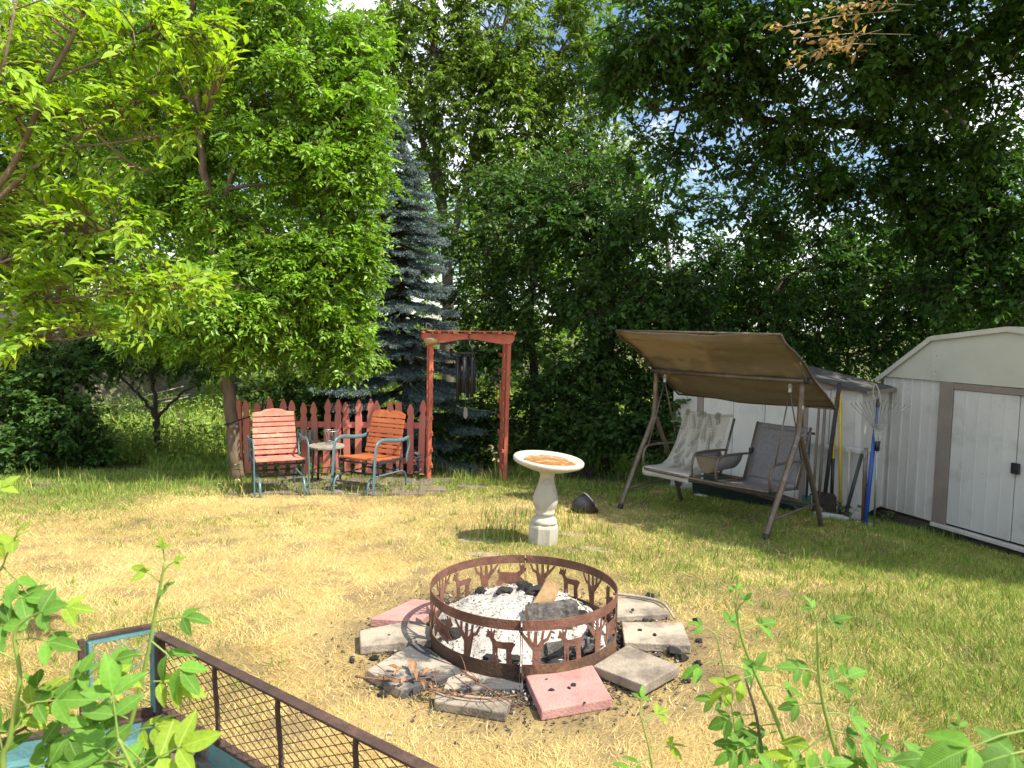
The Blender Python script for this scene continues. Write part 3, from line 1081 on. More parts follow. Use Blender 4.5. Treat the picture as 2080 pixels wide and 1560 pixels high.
# fence ornament
orn = PL(584, 838, FL - V(0, .06, 0), V(0, 1, 0))
def ornament():
    t = thing('fence_ornament', 'tiny blue and white bird ornament perched on the red fence above the faded chair', 'ornament', orn)
    OB = mat('ornament_blue', (0.05, 0.08, 0.30), None, 20, 0.4)
    OW = mat('ornament_white', (0.7, 0.7, 0.72), None, 20, 0.4)
    MB().lathe([(0, -.02), (.018, -.015), (.024, 0), (.016, .016), (0, .02)], 12, Matrix.Rotation(rad(70), 4, 'Y'), cap=False).build('body', OB, t, smooth=True)
    MB().lathe([(0, -.012), (.012, -.004), (.012, .006), (0, .013)], 10, Matrix.Translation((.025, 0, .012)), cap=False).build('head', OW, t, smooth=True)
    for s in (-1, 1):
        MB().prism([(0, 0), (-.05, .03), (-.03, -.01)], .006, Matrix.Translation((0, s * .015, .005))).build('wing', OW, t)
    MB().box((0, .03, -.012), (.01, .06, .012)).build('peg', OW, t)
ornament()

# ================================================================== bird bath
CONC = mat('cast_concrete', (0.47, 0.44, 0.37), (0.39, 0.36, 0.29), 7, 0.85, bump=0.3, bscale=60, c3=(0.27, 0.245, 0.19), s3=7, t3=(0.52, 0.72), stretch=(1, 1, 0.35))
def bird_bath():
    t = thing('bird_bath', 'pale concrete bird bath leaning slightly, with rusty brown water stain', 'bird bath', BATH, (rad(1), rad(2.6), 0))
    MB().lathe([(.118, -.03), (.118, .135), (.112, .15), (.10, .158), (.10, .162)], 8, phase=.5).build('base', CONC, t, bevel=0.005)
    prof = [(.098, .158), (.10, .175), (.094, .195), (.075, .205), (.066, .212), (.064, .222), (.074, .232), (.080, .244), (.074, .256), (.070, .262),
            (.082, .285), (.092, .32), (.094, .355), (.084, .40), (.070, .44), (.060, .475), (.054, .51), (.055, .535), (.066, .556), (.082, .568), (.085, .578)]
    # leaf flutes round the lower bulge
    mb = MB()
    n = 48
    vs = []
    for r, z in prof:
        k = max(0, 1 - abs(z - .31) / .07)
        for j in range(n):
            a = 2 * math.pi * j / n
            rr_ = r + .006 * k * abs(math.cos(4 * a)) - .003 * k
            vs.append(V(rr_ * math.cos(a), rr_ * math.sin(a), z))
    fs = []
    for i in range(len(prof) - 1):
        for j in range(n):
            a, b = i * n + j, i * n + (j + 1) % n
            fs.append((a, b, b + n, a + n))
    fs += [tuple(range(n - 1, -1, -1)), tuple((len(prof) - 1) * n + j for j in range(n))]
    mb.add(vs, fs).build('column', CONC, t, smooth=True)
    Mt = Matrix.Translation((.0, 0, .57)) @ Matrix.Rotation(rad(2.6), 4, 'Y') @ Matrix.Rotation(rad(1.5), 4, 'X')
    bowl = [(.0, .0), (.10, .0), (.16, .014), (.215, .034), (.255, .052), (.268, .062), (.270, .082), (.262, .090), (.236, .090), (.226, .082), (.20, .066), (.15, .055), (.08, .050), (0.0, .048)]
    m = mat('stained_basin', (0.50, 0.47, 0.40), (0.42, 0.38, 0.31), 8, 0.8, bump=0.25, bscale=60)
    b = MB().lathe(bowl, 64, Mt, cap=False).build('basin', m, t, smooth=True)
    w = mat('rusty_water_stain', (0.36, 0.17, 0.05), (0.21, 0.09, 0.028), 14, 0.4, bump=0.3, bscale=30, c3=(0.46, 0.34, 0.20), s3=13, t3=(0.50, 0.60), spec=0.6)
    # settled dirty water lies level, so it shows more on the low right side
    vs = [Mt @ V(.02 + .205 * math.cos(a * math.pi / 24) * (1 + .03 * math.sin(a * 1.9)), .205 * math.sin(a * math.pi / 24) * (1 + .03 * math.cos(a * 1.3)), .0705) for a in range(48)]
    c = Mt @ V(.02, 0, .069)
    MB().add([c] + vs, [(0, i + 1, (i + 1) % 48 + 1) for i in range(48)]).build('dirty_water', w, b)
bird_bath()
for px, py, sx, sy, lab in ((972, 1098, .17, .12, 'flat round stepping stone in the shadow of the bird bath bowl'), (1208, 1117, .14, .09, 'pinkish stepping stone sunk in grass right of the bird bath'),
                            (985, 1128, .14, .08, 'pale stepping stone just behind the left rim of the fire ring'), (1158, 1088, .13, .07, 'flat stepping stone close behind the bird bath base on its right')):
    odd_stone(px, py, sx, sy, .010, mat('stepping_stone_skin', (0.33, 0.26, 0.17), (0.25, 0.19, 0.125), 12, 0.9, bump=0.4, c3=(0.45, 0.34, 0.15), s3=6), 'stepping_stone', lab, 'stone')

# ------------------------------------------------------------------ black tipped pot on the lawn
def black_pot():
    c = G(1185, 1042)
    t = thing('black_pot', 'dented black plastic pot tipped over on the lawn behind the bird bath', 'pot', c)
    M = Matrix.Translation((0, 0, .085)) @ Matrix.Rotation(rad(18), 4, 'Z') @ Matrix.Rotation(rad(62), 4, 'Y') @ Matrix.Scale(1.2, 4)
    mb = MB()
    prof = [(0, -.09), (.05, -.085), (.082, -.05), (.096, 0), (.10, .055), (.108, .06), (.108, .075), (.098, .075), (.09, 0), (.07, -.06), (0, -.07)]
    n = 28
    vs, fs = [], []
    for i, (r, z) in enumerate(prof):
        for j in range(n):
            a = 2 * math.pi * j / n
            q = r * (1 + .13 * math.sin(2 * a + 1) + .05 * math.sin(3 * a + z * 20))
            p = M @ V(q * math.cos(a), q * math.sin(a), z)
            p.z *= .78
            if p.z < .004: p.z = .004
            vs.append(p)
    for i in range(len(prof) - 1):
        for j in range(n):
            a, b = i * n + j, i * n + (j + 1) % n
            fs.append((a, b, b + n, a + n))
    mb.add(vs, fs).build('shell', BLACK, t, smooth=True)
    MB().tube([Matrix.Scale(.78, 3, V(0, 0, 1)) @ (M @ V(.106 * math.cos(a * math.pi / 12) * (1 + .13 * math.sin(a * math.pi / 6 + 1)), .106 * math.sin(a * math.pi / 12) * (1 + .13 * math.sin(a * math.pi / 6 + 1)), .07)) for a in range(2, 20)], .006, 6).build('grey_rim', mat('grey_rim', (0.3, 0.3, 0.3), None, 20, 0.4), t, smooth=True)
    MB().prism([(0, 0), (-.075, -.05), (-.02, -.055), (.02, -.02)], .07, Matrix.Translation((-.085, 0, .062))).build('handle', BLACK, t, bevel=0.006)
black_pot()

# ================================================================== fire ring with cut-out deer and trees
RUST = mat('rusty_steel', (0.185, 0.088, 0.06), (0.115, 0.056, 0.041), 9, 0.8, metal=0.15, bump=0.45, bscale=70, c3=(0.25, 0.13, 0.10), s3=6, t3=(0.48, 0.70), spec=0.25)
RUSTB = mat('scorched_steel', (0.12, 0.07, 0.045), (0.065, 0.042, 0.032), 8, 0.85, metal=0.15, bump=0.5, bscale=70, c3=(0.20, 0.115, 0.065), s3=6, t3=(0.5, 0.68), spec=0.2)
RR_, RH = 0.455, 0.285
DEER = [(-.38, .50), (-.44, .60), (-.36, .66), (-.10, .64), (.08, .65), (.16, .74), (.19, .84), (.12, .98), (.15, .99), (.21, .88), (.23, 1.0), (.26, 1.0), (.26, .88), (.33, .98), (.36, .96), (.30, .85), (.40, .79), (.39, .74), (.29, .73), (.22, .60), (.20, .48), (.185, .0), (.145, .0), (.14, .44), (.11, .44), (.09, .0), (.05, .0), (.05, .45), (-.18, .44), (-.22, .34), (-.20, .0), (-.24, .0), (-.27, .30), (-.32, .0), (-.36, .0), (-.33, .34)]
LEAP = [(-.58, .70), (-.52, .86), (-.46, .70), (-.16, .66), (.10, .66), (.22, .76), (.25, .86), (.18, .98), (.22, .99), (.28, .90), (.31, 1.0), (.34, .99), (.33, .88), (.45, .82), (.44, .76), (.34, .73), (.28, .58), (.20, .48), (.40, .34), (.38, .28), (.14, .42), (.28, .16), (.24, .12), (.06, .42), (-.20, .44), (-.36, .30), (-.52, .06), (-.58, .09), (-.42, .36), (-.62, .28), (-.64, .34), (-.42, .52)]
TREE = [(-.09, 0), (.10, 0), (.07, .40), (.20, .64), (.32, .72), (.42, 1.0), (.36, 1.0), (.27, .80), (.18, .74), (.21, 1.0), (.14, 1.0), (.11, .72), (.03, .58), (.03, 1.0), (-.05, 1.0), (-.05, .62), (-.15, .78), (-.16, 1.0), (-.23, 1.0), (-.22, .80), (-.38, 1.0), (-.45, 1.0), (-.28, .72), (-.09, .44)]
FAWN = [(-.20, 0), (-.155, 0), (-.11, .40), (-.03, .42), (-.01, 0), (.03, 0), (.06, .42), (.13, .40), (.16, .0), (.20, 0), (.22, .48), (.30, .66), (.36, .70), (.30, .75), (.16, .66), (.0, .64), (-.05, .74), (-.03, .87), (.01, .99), (-.06, .93), (-.10, 1.0), (-.15, .93), (-.21, .86), (-.16, .80), (-.17, .64), (-.19, .46)]

def fire_ring():
    t = thing('fire_ring', 'rusty round steel fire ring with cut-out deer and trees', 'fire ring', RING)
    def band(z0, z1, a0, a1, r=RR_):
        n = 40
        vs, fs = [], []
        for i in range(n + 1):
            a = a0 + (a1 - a0) * i / n
            for rr, z in ((r, z0), (r, z1), (r - .0035, z1), (r - .0035, z0)):
                vs.append(V(rr * math.cos(a), rr * math.sin(a), z))
        for i in range(n):
            b = i * 4
            for k in range(4):
                fs.append((b + k, b + (k + 1) % 4, b + 4 + (k + 1) % 4, b + 4 + k))
        fs += [(0, 1, 2, 3), (n * 4 + 3, n * 4 + 2, n * 4 + 1, n * 4)]
        return MB().add(vs, fs)
    def curve_cut(outline, ang, w, flip):
        z0, z1 = .088, .2375
        bm = bmesh.new()
        vv = [bm.verts.new((x * (-1 if flip else 1), 0, z)) for x, z in outline]
        f = bm.faces.new(vv)
        bmesh.ops.triangulate(bm, faces=[f], quad_method='BEAUTY', ngon_method='BEAUTY')
        for v in bm.verts:
            a = ang + v.co.x * w / RR_
            z = z0 + v.co.z * (z1 - z0)
            v.co = V((RR_ - .0015) * math.cos(a), (RR_ - .0015) * math.sin(a), z)
        me = bpy.data.meshes.new('cutout')
        bm.to_mesh(me)
        bm.free()
        return me
    for k in range(2):                                  # two half rings bolted together front and back
        a0 = rad(-92) + k * math.pi + .006
        a1 = a0 + math.pi - .012
        band(.24, RH, a0, a1).build('top_band', RUST, t, smooth=False)
        band(-.01, .09, a0, a1).build('bottom_band', RUSTB, t, smooth=False)
    for a in (rad(-92), rad(88)):
        for s in (-1, 1):
            c = V((RR_ + .012) * math.cos(a + s * .009), (RR_ + .012) * math.sin(a + s * .009), RH / 2 - .005)
            MB().box(c, (.028, .003, RH + .01), Matrix.Rotation(a, 3, 'Z')).build('flange', RUSTB, t)
        for z in (.05, .255):
            c = V((RR_ + .016) * math.cos(a), (RR_ + .016) * math.sin(a), z)
            MB().tube([c + Matrix.Rotation(a, 3, 'Z') @ V(0, -.012, 0), c + Matrix.Rotation(a, 3, 'Z') @ V(0, .012, 0)], .008, 6).build('bolt', RUSTB, t)
    seq = ['tree', 'deer', 'tree', 'leap', 'tree', 'fawn', 'tree', 'deer', 'tree', 'leap', 'tree', 'deer', 'tree', 'fawn', 'tree', 'leap', 'tree', 'deer']
    shapes = dict(tree=TREE, deer=DEER, leap=LEAP, fawn=FAWN)
    n = len(seq)
    for i, s in enumerate(seq):
        ang = rad(-90) + 2 * math.pi * (i + .3) / n
        me = curve_cut(shapes[s], ang, .16 if s != 'tree' else .17, i % 4 == 1)
        o = link_obj('tree_cutout' if s == 'tree' else 'deer_cutout', me, RUST, t)
        m = o.modifiers.new('thick', 'SOLIDIFY')
        m.thickness = .0035
        m.offset = 0
fire_ring()

# ------------------------------------------------------------------ ash, logs, charcoal
ASH = mat('wood_ash', (0.52, 0.49, 0.45), (0.31, 0.285, 0.26), 16, 0.95, bump=0.9, bscale=40, c3=(0.07, 0.06, 0.055), s3=6, t3=(0.60, 0.72), spec=0.1)
CHAR = mat('charcoal', (0.022, 0.02, 0.019), (0.06, 0.056, 0.052), 22, 0.8, bump=0.8, bscale=50, spec=0.3, rand=0.3)
def ash_h(x, y):
    r = np.hypot(x, y)
    return 0.025 + 0.15 * np.clip(1 - (np.hypot(x + .02, y - .12) / .46) ** 2, 0, 1) + 0.05 * (fbm(x + 3, y + 3, .11, 90) - .5) + 0.03 * (fbm(x + 3, y + 3, .04, 92) - .5)
def ash_bed():
    n, m = 30, 90
    R = np.linspace(0.0, RR_ - .012, n)
    A = np.linspace(0, 2 * np.pi, m, endpoint=False)
    RG, AG = np.meshgrid(R, A, indexing='ij')
    X, Y = RG * np.cos(AG), RG * np.sin(AG)
    Z = ash_h(X, Y)
    v = np.stack([X, Y, Z], -1).reshape(-1, 3)
    i = np.arange(n * m).reshape(n, m)
    f = np.stack([i[:-1], np.roll(i, -1, 1)[:-1], np.roll(i, -1, 1)[1:], i[1:]], -1).reshape(-1, 4)
    me = bpy.data.meshes.new('ash_bed')
    me.from_pydata(v.tolist(), [], f.tolist())
    o = link_obj('ash_bed', me, ASH, None, smooth=True)
    o.location = RING + V(0, 0, .006)
    tag(o, 'heap of pale grey wood ash filling the fire ring', 'ash', kind='stuff')
    # flakes and cinders lying on the ash and round the ring
    r = np.random.default_rng(17)
    M = NPM()
    k = 5200
    a = r.random(k) * 2 * np.pi
    rr = (RR_ - .03) * np.sqrt(r.random(k))
    x, y = rr * np.cos(a), rr * np.sin(a)
    P = np.stack([x, y, ash_h(x, y) + .006], -1)
    A_ = unit(np.stack([r.normal(size=k), r.normal(size=k), .5 * r.normal(size=k)], -1))
    Nn = unit(np.stack([.7 * r.normal(size=k), .7 * r.normal(size=k), np.ones(k)], -1))
    q = r.random(k)
    C = np.where((q < .72)[:, None], np.array([.50, .47, .44])[None] * (.35 + .8 * r.random(k))[:, None], np.where((q < .84)[:, None], np.array([.62, .50, .32])[None], np.array([.05, .045, .04])[None]))
    M.add(*leaves_np(P, A_, Nn, .005 + .018 * r.random(k) ** 3, .004 + .007 * r.random(k), C, RHOMB))
    k = 7000
    a = r.random(k) * 2 * np.pi
    rr = .465 + np.abs(r.normal(0, .17, k))
    x, y = rr * np.cos(a), rr * np.sin(a)
    P = np.stack([x, y, gz(x + RING.x, y + RING.y) - RING.z + .008], -1)
    A_ = unit(np.stack([r.normal(size=k), r.normal(size=k), .3 * r.normal(size=k)], -1))
    Nn = unit(np.stack([.5 * r.normal(size=k), .5 * r.normal(size=k), np.ones(k)], -1))
    q = r.random(k)
    C = np.where((q < .14)[:, None], np.array([.30, .28, .26])[None], np.array([.06, .05, .045])[None] * (.6 + .9 * r.random(k))[:, None])
    M.add(*leaves_np(P, A_, Nn, .008 + .02 * r.random(k) ** 2, .006 + .012 * r.random(k), C, RHOMB))
    fm = leaf_mat('ash_flake', 0.02, rough=0.9, spec=0.1)
    o = link_obj('cinders', M.mesh('cinders'), fm)
    o.location = RING
    tag(o, 'ash flakes and cinders scattered in and around the fire ring', 'cinders', kind='stuff')
ash_bed()

def lump_mesh(seed, squash=.7):
    rr = random.Random(seed)
    bm = bmesh.new()
    bmesh.ops.create_icosphere(bm, subdivisions=2, radius=1)
    for v in bm.verts:
        q = mnoise.noise(v.co * 1.6 + V(seed * 3.1, 0, 0)) * .7 + mnoise.noise(v.co * 4 + V(seed, 5, 0)) * .25
        v.co *= 1 + q
        v.co.z *= squash
    zmin = min(v.co.z for v in bm.verts)
    for v in bm.verts:
        v.co.z -= zmin + .15
    me = bpy.data.meshes.new('lump')
    bm.to_mesh(me)
    bm.free()
    me.materials.append(CHAR)
    return me
LUMPS = [lump_mesh(i + 1, .55 + .1 * (i % 3)) for i in range(5)]
def charcoal():
    rr = random.Random(31)
    spots = [(1320, 1215, .03, 0), (1370, 1330, .045, 0), (1415, 1268, .03, 0), (1385, 1342, .03, 0), (1095, 1352, .035, 0), (1125, 1358, .03, 0), (1262, 1300, .03, 0), (1270, 1330, .025, 0),
             (1420, 1305, .02, 0), (1418, 1350, .02, 0), (1395, 1385, .02, 0), (1310, 1262, .02, 0), (760, 1340, .02, 0), (742, 1322, .018, 0), (1175, 1345, .02, 0), (775, 1415, .022, 0), (1150, 1440, .015, 0), (880, 1300, .02, 0), (715, 1345, .018, 0)]
    for px, py, s, _ in spots:
        c = G(px, py)
        o = bpy.data.objects.new('charcoal_lump', LUMPS[rr.randrange(5)])
        col.objects.link(o)
        o.location = c
        o.scale = (s, s * rr.uniform(.7, 1.1), s * rr.uniform(.7, 1.0))
        o.rotation_euler = (0, 0, rr.uniform(0, 6))
        tag(o, 'small black charcoal lump on the ground around the fire ring', 'charcoal', 'charcoal lumps round the fire ring')
    for px, py, s in ((1120, 1402, .014), (1156, 1398, .012), (1165, 1392, .016), (1188, 1428, .008), (1110, 1380, .008), (1290, 1345, .014), (1320, 1362, .010), (1330, 1290, .016), (1300, 1280, .012), (1285, 1240, .018), (790, 1290, .008)):
        o = bpy.data.objects.new('charcoal_lump', LUMPS[rr.randrange(5)])
        col.objects.link(o)
        o.location = G(px, py, .046)
        o.scale = (s * .9, s * rr.uniform(.4, .7), s * .45)
        o.rotation_euler = (0, 0, rr.uniform(0, 6))
        tag(o, 'crumb of charcoal lying on top of a paving slab', 'charcoal', 'charcoal crumbs on the slabs')
    inside = [(.06, .17, .06), (.02, .22, .05), (-.10, .18, .04), (.24, .10, .045), (.30, .02, .05), (.33, -.08, .05), (-.33, -.12, .05), (-.38, -.02, .035), (.22, -.24, .055), (.12, -.30, .05), (-.15, -.33, .05), (.30, -.20, .04), (-.05, -.33, .04), (.0, .30, .045), (-.22, .28, .035)]
    for x, y, s in inside:
        o = bpy.data.objects.new('charcoal_lump', LUMPS[rr.randrange(5)])
        col.objects.link(o)
        o.location = RING + V(x, y, float(ash_h(np.array(x), np.array(y))) - .004)
        o.scale = (s, s * rr.uniform(.7, 1.1), s * rr.uniform(.5, .8))
        o.rotation_euler = (0, 0, rr.uniform(0, 6))
        tag(o, 'black charcoal lump lying in the ash inside the fire ring', 'charcoal', 'charcoal lumps in the ash')
charcoal()

def firewood():
    BARK = mat('split_log_wood', (0.36, 0.235, 0.11), (0.24, 0.145, 0.065), 14, 0.85, bump=0.5, bscale=60, c3=(0.09, 0.055, 0.035), s3=6, t3=(0.55, 0.7), stretch=(1, 1, .2))
    BURN = mat('burnt_log_face', (0.025, 0.024, 0.024), (0.14, 0.125, 0.11), 30, 0.85, bump=0.8, bscale=70)
    def wedge(name, label, base, axis, upv, L, w, h, m, burn):
        d, s, u = frame_from(axis, upv)
        mb, mb2 = MB(), MB()
        prof = [(-w / 2, 0), (w / 2, 0), (w * .42, h * .55), (0.06 * w, h), (-w * .38, h * .62)]
        rr = random.Random(int(L * 1000))
        rings = []
        for i in range(6):
            q = i / 5
            rings.append([base + d * (L * q) + s * (x * (1 - .15 * q) + rr.uniform(-.004, .004)) + u * (z * (1 - .12 * q) + rr.uniform(-.004, .004)) for x, z in prof])
        vs = [p for rg in rings for p in rg]
        fs = []
        for i in range(5):
            for j in range(5):
                a, b = i * 5 + j, i * 5 + (j + 1) % 5
                fs.append((a, b, b + 5, a + 5))
        t = thing(name, label, 'firewood', base)
        mb.add(vs, fs).build('log_side', m, t, True, bevel=.004)
        e0, e1 = rings[0], rings[-1]
        c0 = sum(e0, V(0, 0, 0)) / 5 - d * .012
        c1 = sum(e1, V(0, 0, 0)) / 5 + d * .006
        MB().add(e0 + [c0], [(j, (j + 1) % 5, 5) for j in range(5)]).build('log_end', burn, t, True)
        MB().add(e1 + [c1], [(j, (j + 1) % 5, 5) for j in range(5)]).build('log_end', burn, t, True)
    c = RING
    wedge('split_log', 'brown split log standing tilted in the ash of the fire ring', c + V(.09, .03, .12), V(.28, .34, .45), V(-.8, -.5, .3), .16, .11, .08, BARK, BARK)
    wedge('burnt_log', 'half burnt log with black speckled face lying across the ash', c + V(.02, -.09, .14), V(.86, .12, .10), V(-.25, -.55, .8), .24, .15, .075, BURN, BARK)
    wedge('burnt_log', 'black charred log pressed against the front wall inside the fire ring', c + V(.10, -.27, .045), V(.9, .25, .02), V(0, 0, 1), .24, .075, .07, BURN, BURN)
firewood()

# ------------------------------------------------------------------ pavers round the ring
GPAVE = mat('grey_concrete_paver', (0.37, 0.315, 0.245), (0.29, 0.245, 0.19), 9, 0.92, bump=0.5, bscale=80, c3=(0.10, 0.082, 0.07), s3=5, t3=(0.45, 0.70), rand=0.14, spec=0.2)
SPAVE = mat('soot_stained_paver', (0.36, 0.31, 0.245), (0.25, 0.215, 0.17), 8, 0.92, bump=0.5, bscale=80, c3=(0.075, 0.075, 0.078), s3=4.2, t3=(0.44, 0.53), spec=0.2)
PPAVE = mat('pink_concrete_paver', (0.43, 0.235, 0.21), (0.36, 0.19, 0.17), 10, 0.92, bump=0.45, bscale=80, c3=(0.25, 0.13, 0.115), s3=9, t3=(0.56, 0.76), rand=0.06, spec=0.2)
TH = .045
def paver(label, quad, m, th=TH, lift=0.0, tilt=None):
    """quad: photo pixels of the four top corners"""
    P = []
    for i, (px, py) in enumerate(quad):
        up = th + lift + (tilt[i] if tilt else 0)
        P.append(G(px, py, up))
    c = sum(P, V(0, 0, 0)) / 4
    n = (P[1] - P[0]).cross(P[2] - P[0]).normalized()
    if n.z < 0: n = -n
    vs = [p - n * th for p in P] + P
    mb = MB().add(vs, [(3, 2, 1, 0), (4, 5, 6, 7), (0, 1, 5, 4), (1, 2, 6, 5), (2, 3, 7, 6), (3, 0, 4, 7)])
    return build_root(mb, 'paving_slab', m, label, 'paver', 'concrete slabs laid round the fire ring', bevel=.006)
paver('pink slab partly under the left rear of the fire ring, crossed by its shadow', [(752, 1256), (852, 1262), (905, 1222), (838, 1216)], PPAVE)
paver('clean grey slab at the far left of the fire ring', [(730, 1280), (850, 1256), (908, 1296), (732, 1312)], GPAVE, tilt=(.0, .0, .0, .0))
paver('sooty grey slab with dry leaves on its corner, front left of the ring', [(744, 1360), (846, 1302), (942, 1362), (815, 1402)], SPAVE, tilt=(.0, -.01, -.02, .0))
paver('blackened slab sunk close to the ring front under dry twigs', [(930, 1330), (1066, 1366), (1062, 1398), (900, 1398)], SPAVE, th=.03, lift=-.012)
paver('short grey slab with twigs in front of the fire ring', [(884, 1402), (1038, 1420), (1028, 1448), (882, 1424)], GPAVE, th=.04)
paver('large pink slab in front of the fire ring', [(1068, 1372), (1204, 1350), (1244, 1418), (1100, 1443)], PPAVE)
paver('tilted grey slab front right of the fire ring', [(1204, 1352), (1274, 1309), (1380, 1352), (1308, 1392)], GPAVE, tilt=(.0, .0, .02, .02))
paver('grey slab directly right of the ring, beside a big charcoal lump', [(1268, 1304), (1262, 1262), (1386, 1264), (1404, 1310)], GPAVE)
paver('brownish slab right rear of the ring, below the grey stick', [(1252, 1252), (1254, 1212), (1322, 1214), (1362, 1246)], GPAVE, th=.035)

# stick, dry leaves and twigs
STICK = mat('grey_stick', (0.36, 0.32, 0.27), (0.24, 0.21, 0.17), 20, 0.85, bump=0.5)
pts = [G(x, y, .05) for x, y in ((1246, 1206), (1290, 1211), (1330, 1219), (1352, 1230), (1370, 1243))]
pts[-1].z -= .035
build_root(MB().tube(arc_pts(pts, 4), [.009] * 9 + [.008] * 4 + [.006] * 4, 7), 'stick', STICK, 'bent grey stick lying behind the right rear slab of the fire ring', 'stick', smooth=True)
TWIG = mat('reddish_twig', (0.22, 0.11, 0.06), (0.15, 0.075, 0.045), 20, 0.8)
def twig_spray(label, pxs, r, kids):
    t = thing('dry_twig', label, 'twig', G(*pxs[0]))
    pts = arc_pts([G(x, y, .055) for x, y in pxs], 5)
    MB().tube(pts, [r * (1 - .6 * i / len(pts)) for i in range(len(pts))], 6).build('stem', TWIG, t, True, smooth=True)
    rr = random.Random(len(pxs))
    for _ in range(kids):
        i = rr.randrange(2, len(pts) - 2)
        d = V(rr.uniform(-1, 1), rr.uniform(-1, .6), rr.uniform(.05, .35)).normalized() * rr.uniform(.05, .12)
        MB().tube([pts[i], pts[i] + d * .5 + V(0, 0, .008), pts[i] + d + V(0, 0, -.005)], [r * .5, r * .4, r * .25], 5).build('side_twig', TWIG, t, True, smooth=True)
twig_spray('thin reddish twig lying across the short grey slab', [(870, 1395), (920, 1412), (985, 1420), (1050, 1412)], .005, 12)
twig_spray('thin reddish twig pointing left from the dry leaves', [(722, 1374), (780, 1380), (850, 1378), (905, 1372)], .005, 6)
twig_spray('tangle of fine twigs left of the large pink slab', [(935, 1360), (970, 1385), (1010, 1410), (1060, 1440)], .0045, 12)
DRY = leaf_mat('curled_dry_leaf', 0.2, rough=0.7, base=(0.30, 0.155, 0.07), rand=0.35, tboost=(1.1, .9, .6))
def dry_leaf_mesh(seed):
    rr = random.Random(seed)
    n = 7
    vs, fs = [], []
    cr = rr.uniform(.8, 2.0)
    for i in range(n):
        u = i / (n - 1)
        w = .30 * math.sin(math.pi * min(1, u * .96 + .03)) ** .8
        for j, s in enumerate((-1, -.5, 0, .5, 1)):
            vs.append((u * (1 - .1 * abs(s)), s * w * (1 - .3 * abs(s)), .22 * math.sin(u * cr * 1.6) + .35 * s * s * w * cr + rr.uniform(-.02, .02)))
    for i in range(n - 1):
        for j in range(4):
            a = i * 5 + j
            fs.append((a, a + 1, a + 6, a + 5))
    me = bpy.data.meshes.new('dry_leaf')
    me.from_pydata(vs, [], fs)
    me.materials.append(DRY)
    return me
DLM = [dry_leaf_mesh(i) for i in range(5)]
def dry_leaves():
    rr = random.Random(8)
    spots = [(800, 1372), (812, 1360), (825, 1380), (840, 1366), (848, 1384), (858, 1372), (868, 1390), (875, 1368), (838, 1356), (815, 1388), (862, 1400), (880, 1402)]
    for px, py in spots:
        o = bpy.data.objects.new('dry_leaf', DLM[rr.randrange(5)])
        col.objects.link(o)
        o.location = G(px, py, .052 + rr.uniform(0, .012))
        s = rr.uniform(.04, .065)
        o.scale = (s, s, s)
        o.rotation_euler = (rr.uniform(-.3, .3), rr.uniform(-.3, .2), rr.uniform(0, 6.28))
        tag(o, 'curled brown dry leaf on the sooty slab in front of the fire ring', 'leaf', 'curled dry leaves by the fire ring')
dry_leaves()

# ================================================================== canopy swing
BRONZE = mat('bronze_tube', (0.17, 0.125, 0.085), (0.11, 0.085, 0.065), 14, 0.4, metal=0.35, bump=0.15, c3=(0.26, 0.22, 0.19), s3=6, t3=(0.55, 0.72))
def fabric(name, c1, c2, trans, weave=260.0):
    m = leaf_mat(name, trans, rough=0.85, spec=0.1, base=c1, rand=0.0, tboost=(1.05, 1.0, .9))
    nt = m.node_tree
    N, L = nt.nodes, nt.links
    b = N['Principled BSDF']
    tc = N.new('ShaderNodeTexCoord')
    w1 = N.new('ShaderNodeTexNoise')
    w1.inputs['Scale'].default_value = 30
    w1.inputs['Detail'].default_value = 8
    mp = N.new('ShaderNodeMapping')
    mp.inputs['Scale'].default_value = (1, 6, 6)
    L.new(tc.outputs['Object'], mp.inputs['Vector'])
    L.new(mp.outputs['Vector'], w1.inputs['Vector'])
    mx = N.new('ShaderNodeMix')
    mx.data_type = 'RGBA'
    mx.inputs['A'].default_value = (*c1, 1)
    mx.inputs['B'].default_value = (*c2, 1)
    mr = N.new('ShaderNodeMapRange')
    mr.inputs['From Min'].default_value = .35
    mr.inputs['From Max'].default_value = .65
    L.new(w1.outputs['Fac'], mr.inputs['Value'])
    L.new(mr.outputs['Result'], mx.inputs['Factor'])
    L.new(mx.outputs['Result'], b.inputs['Base Color'])
    wv = N.new('ShaderNodeTexWave')
    wv.inputs['Scale'].default_value = weave
    wv.inputs['Distortion'].default_value = 1.5
    L.new(tc.outputs['Object'], wv.inputs['Vector'])
    bp = N.new('ShaderNodeBump')
    bp.inputs['Strength'].default_value = .4
    bp.inputs['Distance'].default_value = .004
    L.new(wv.outputs['Fac'], bp.inputs['Height'])
    L.new(bp.outputs['Normal'], b.inputs['Normal'])
    return m
CANOPY = fabric('brown_canopy_mesh', (0.33, 0.27, 0.19), (0.25, 0.205, 0.145), .38)
SLING = fabric('grey_sling_mesh', (0.31, 0.29, 0.28), (0.19, 0.175, 0.175), .15)
COVER = fabric('pale_printed_cloth', (0.60, 0.57, 0.49), (0.54, 0.50, 0.43), .12)
PRINT = mat('olive_leaf_print', (0.20, 0.205, 0.15), (0.28, 0.275, 0.20), 30, 0.9)

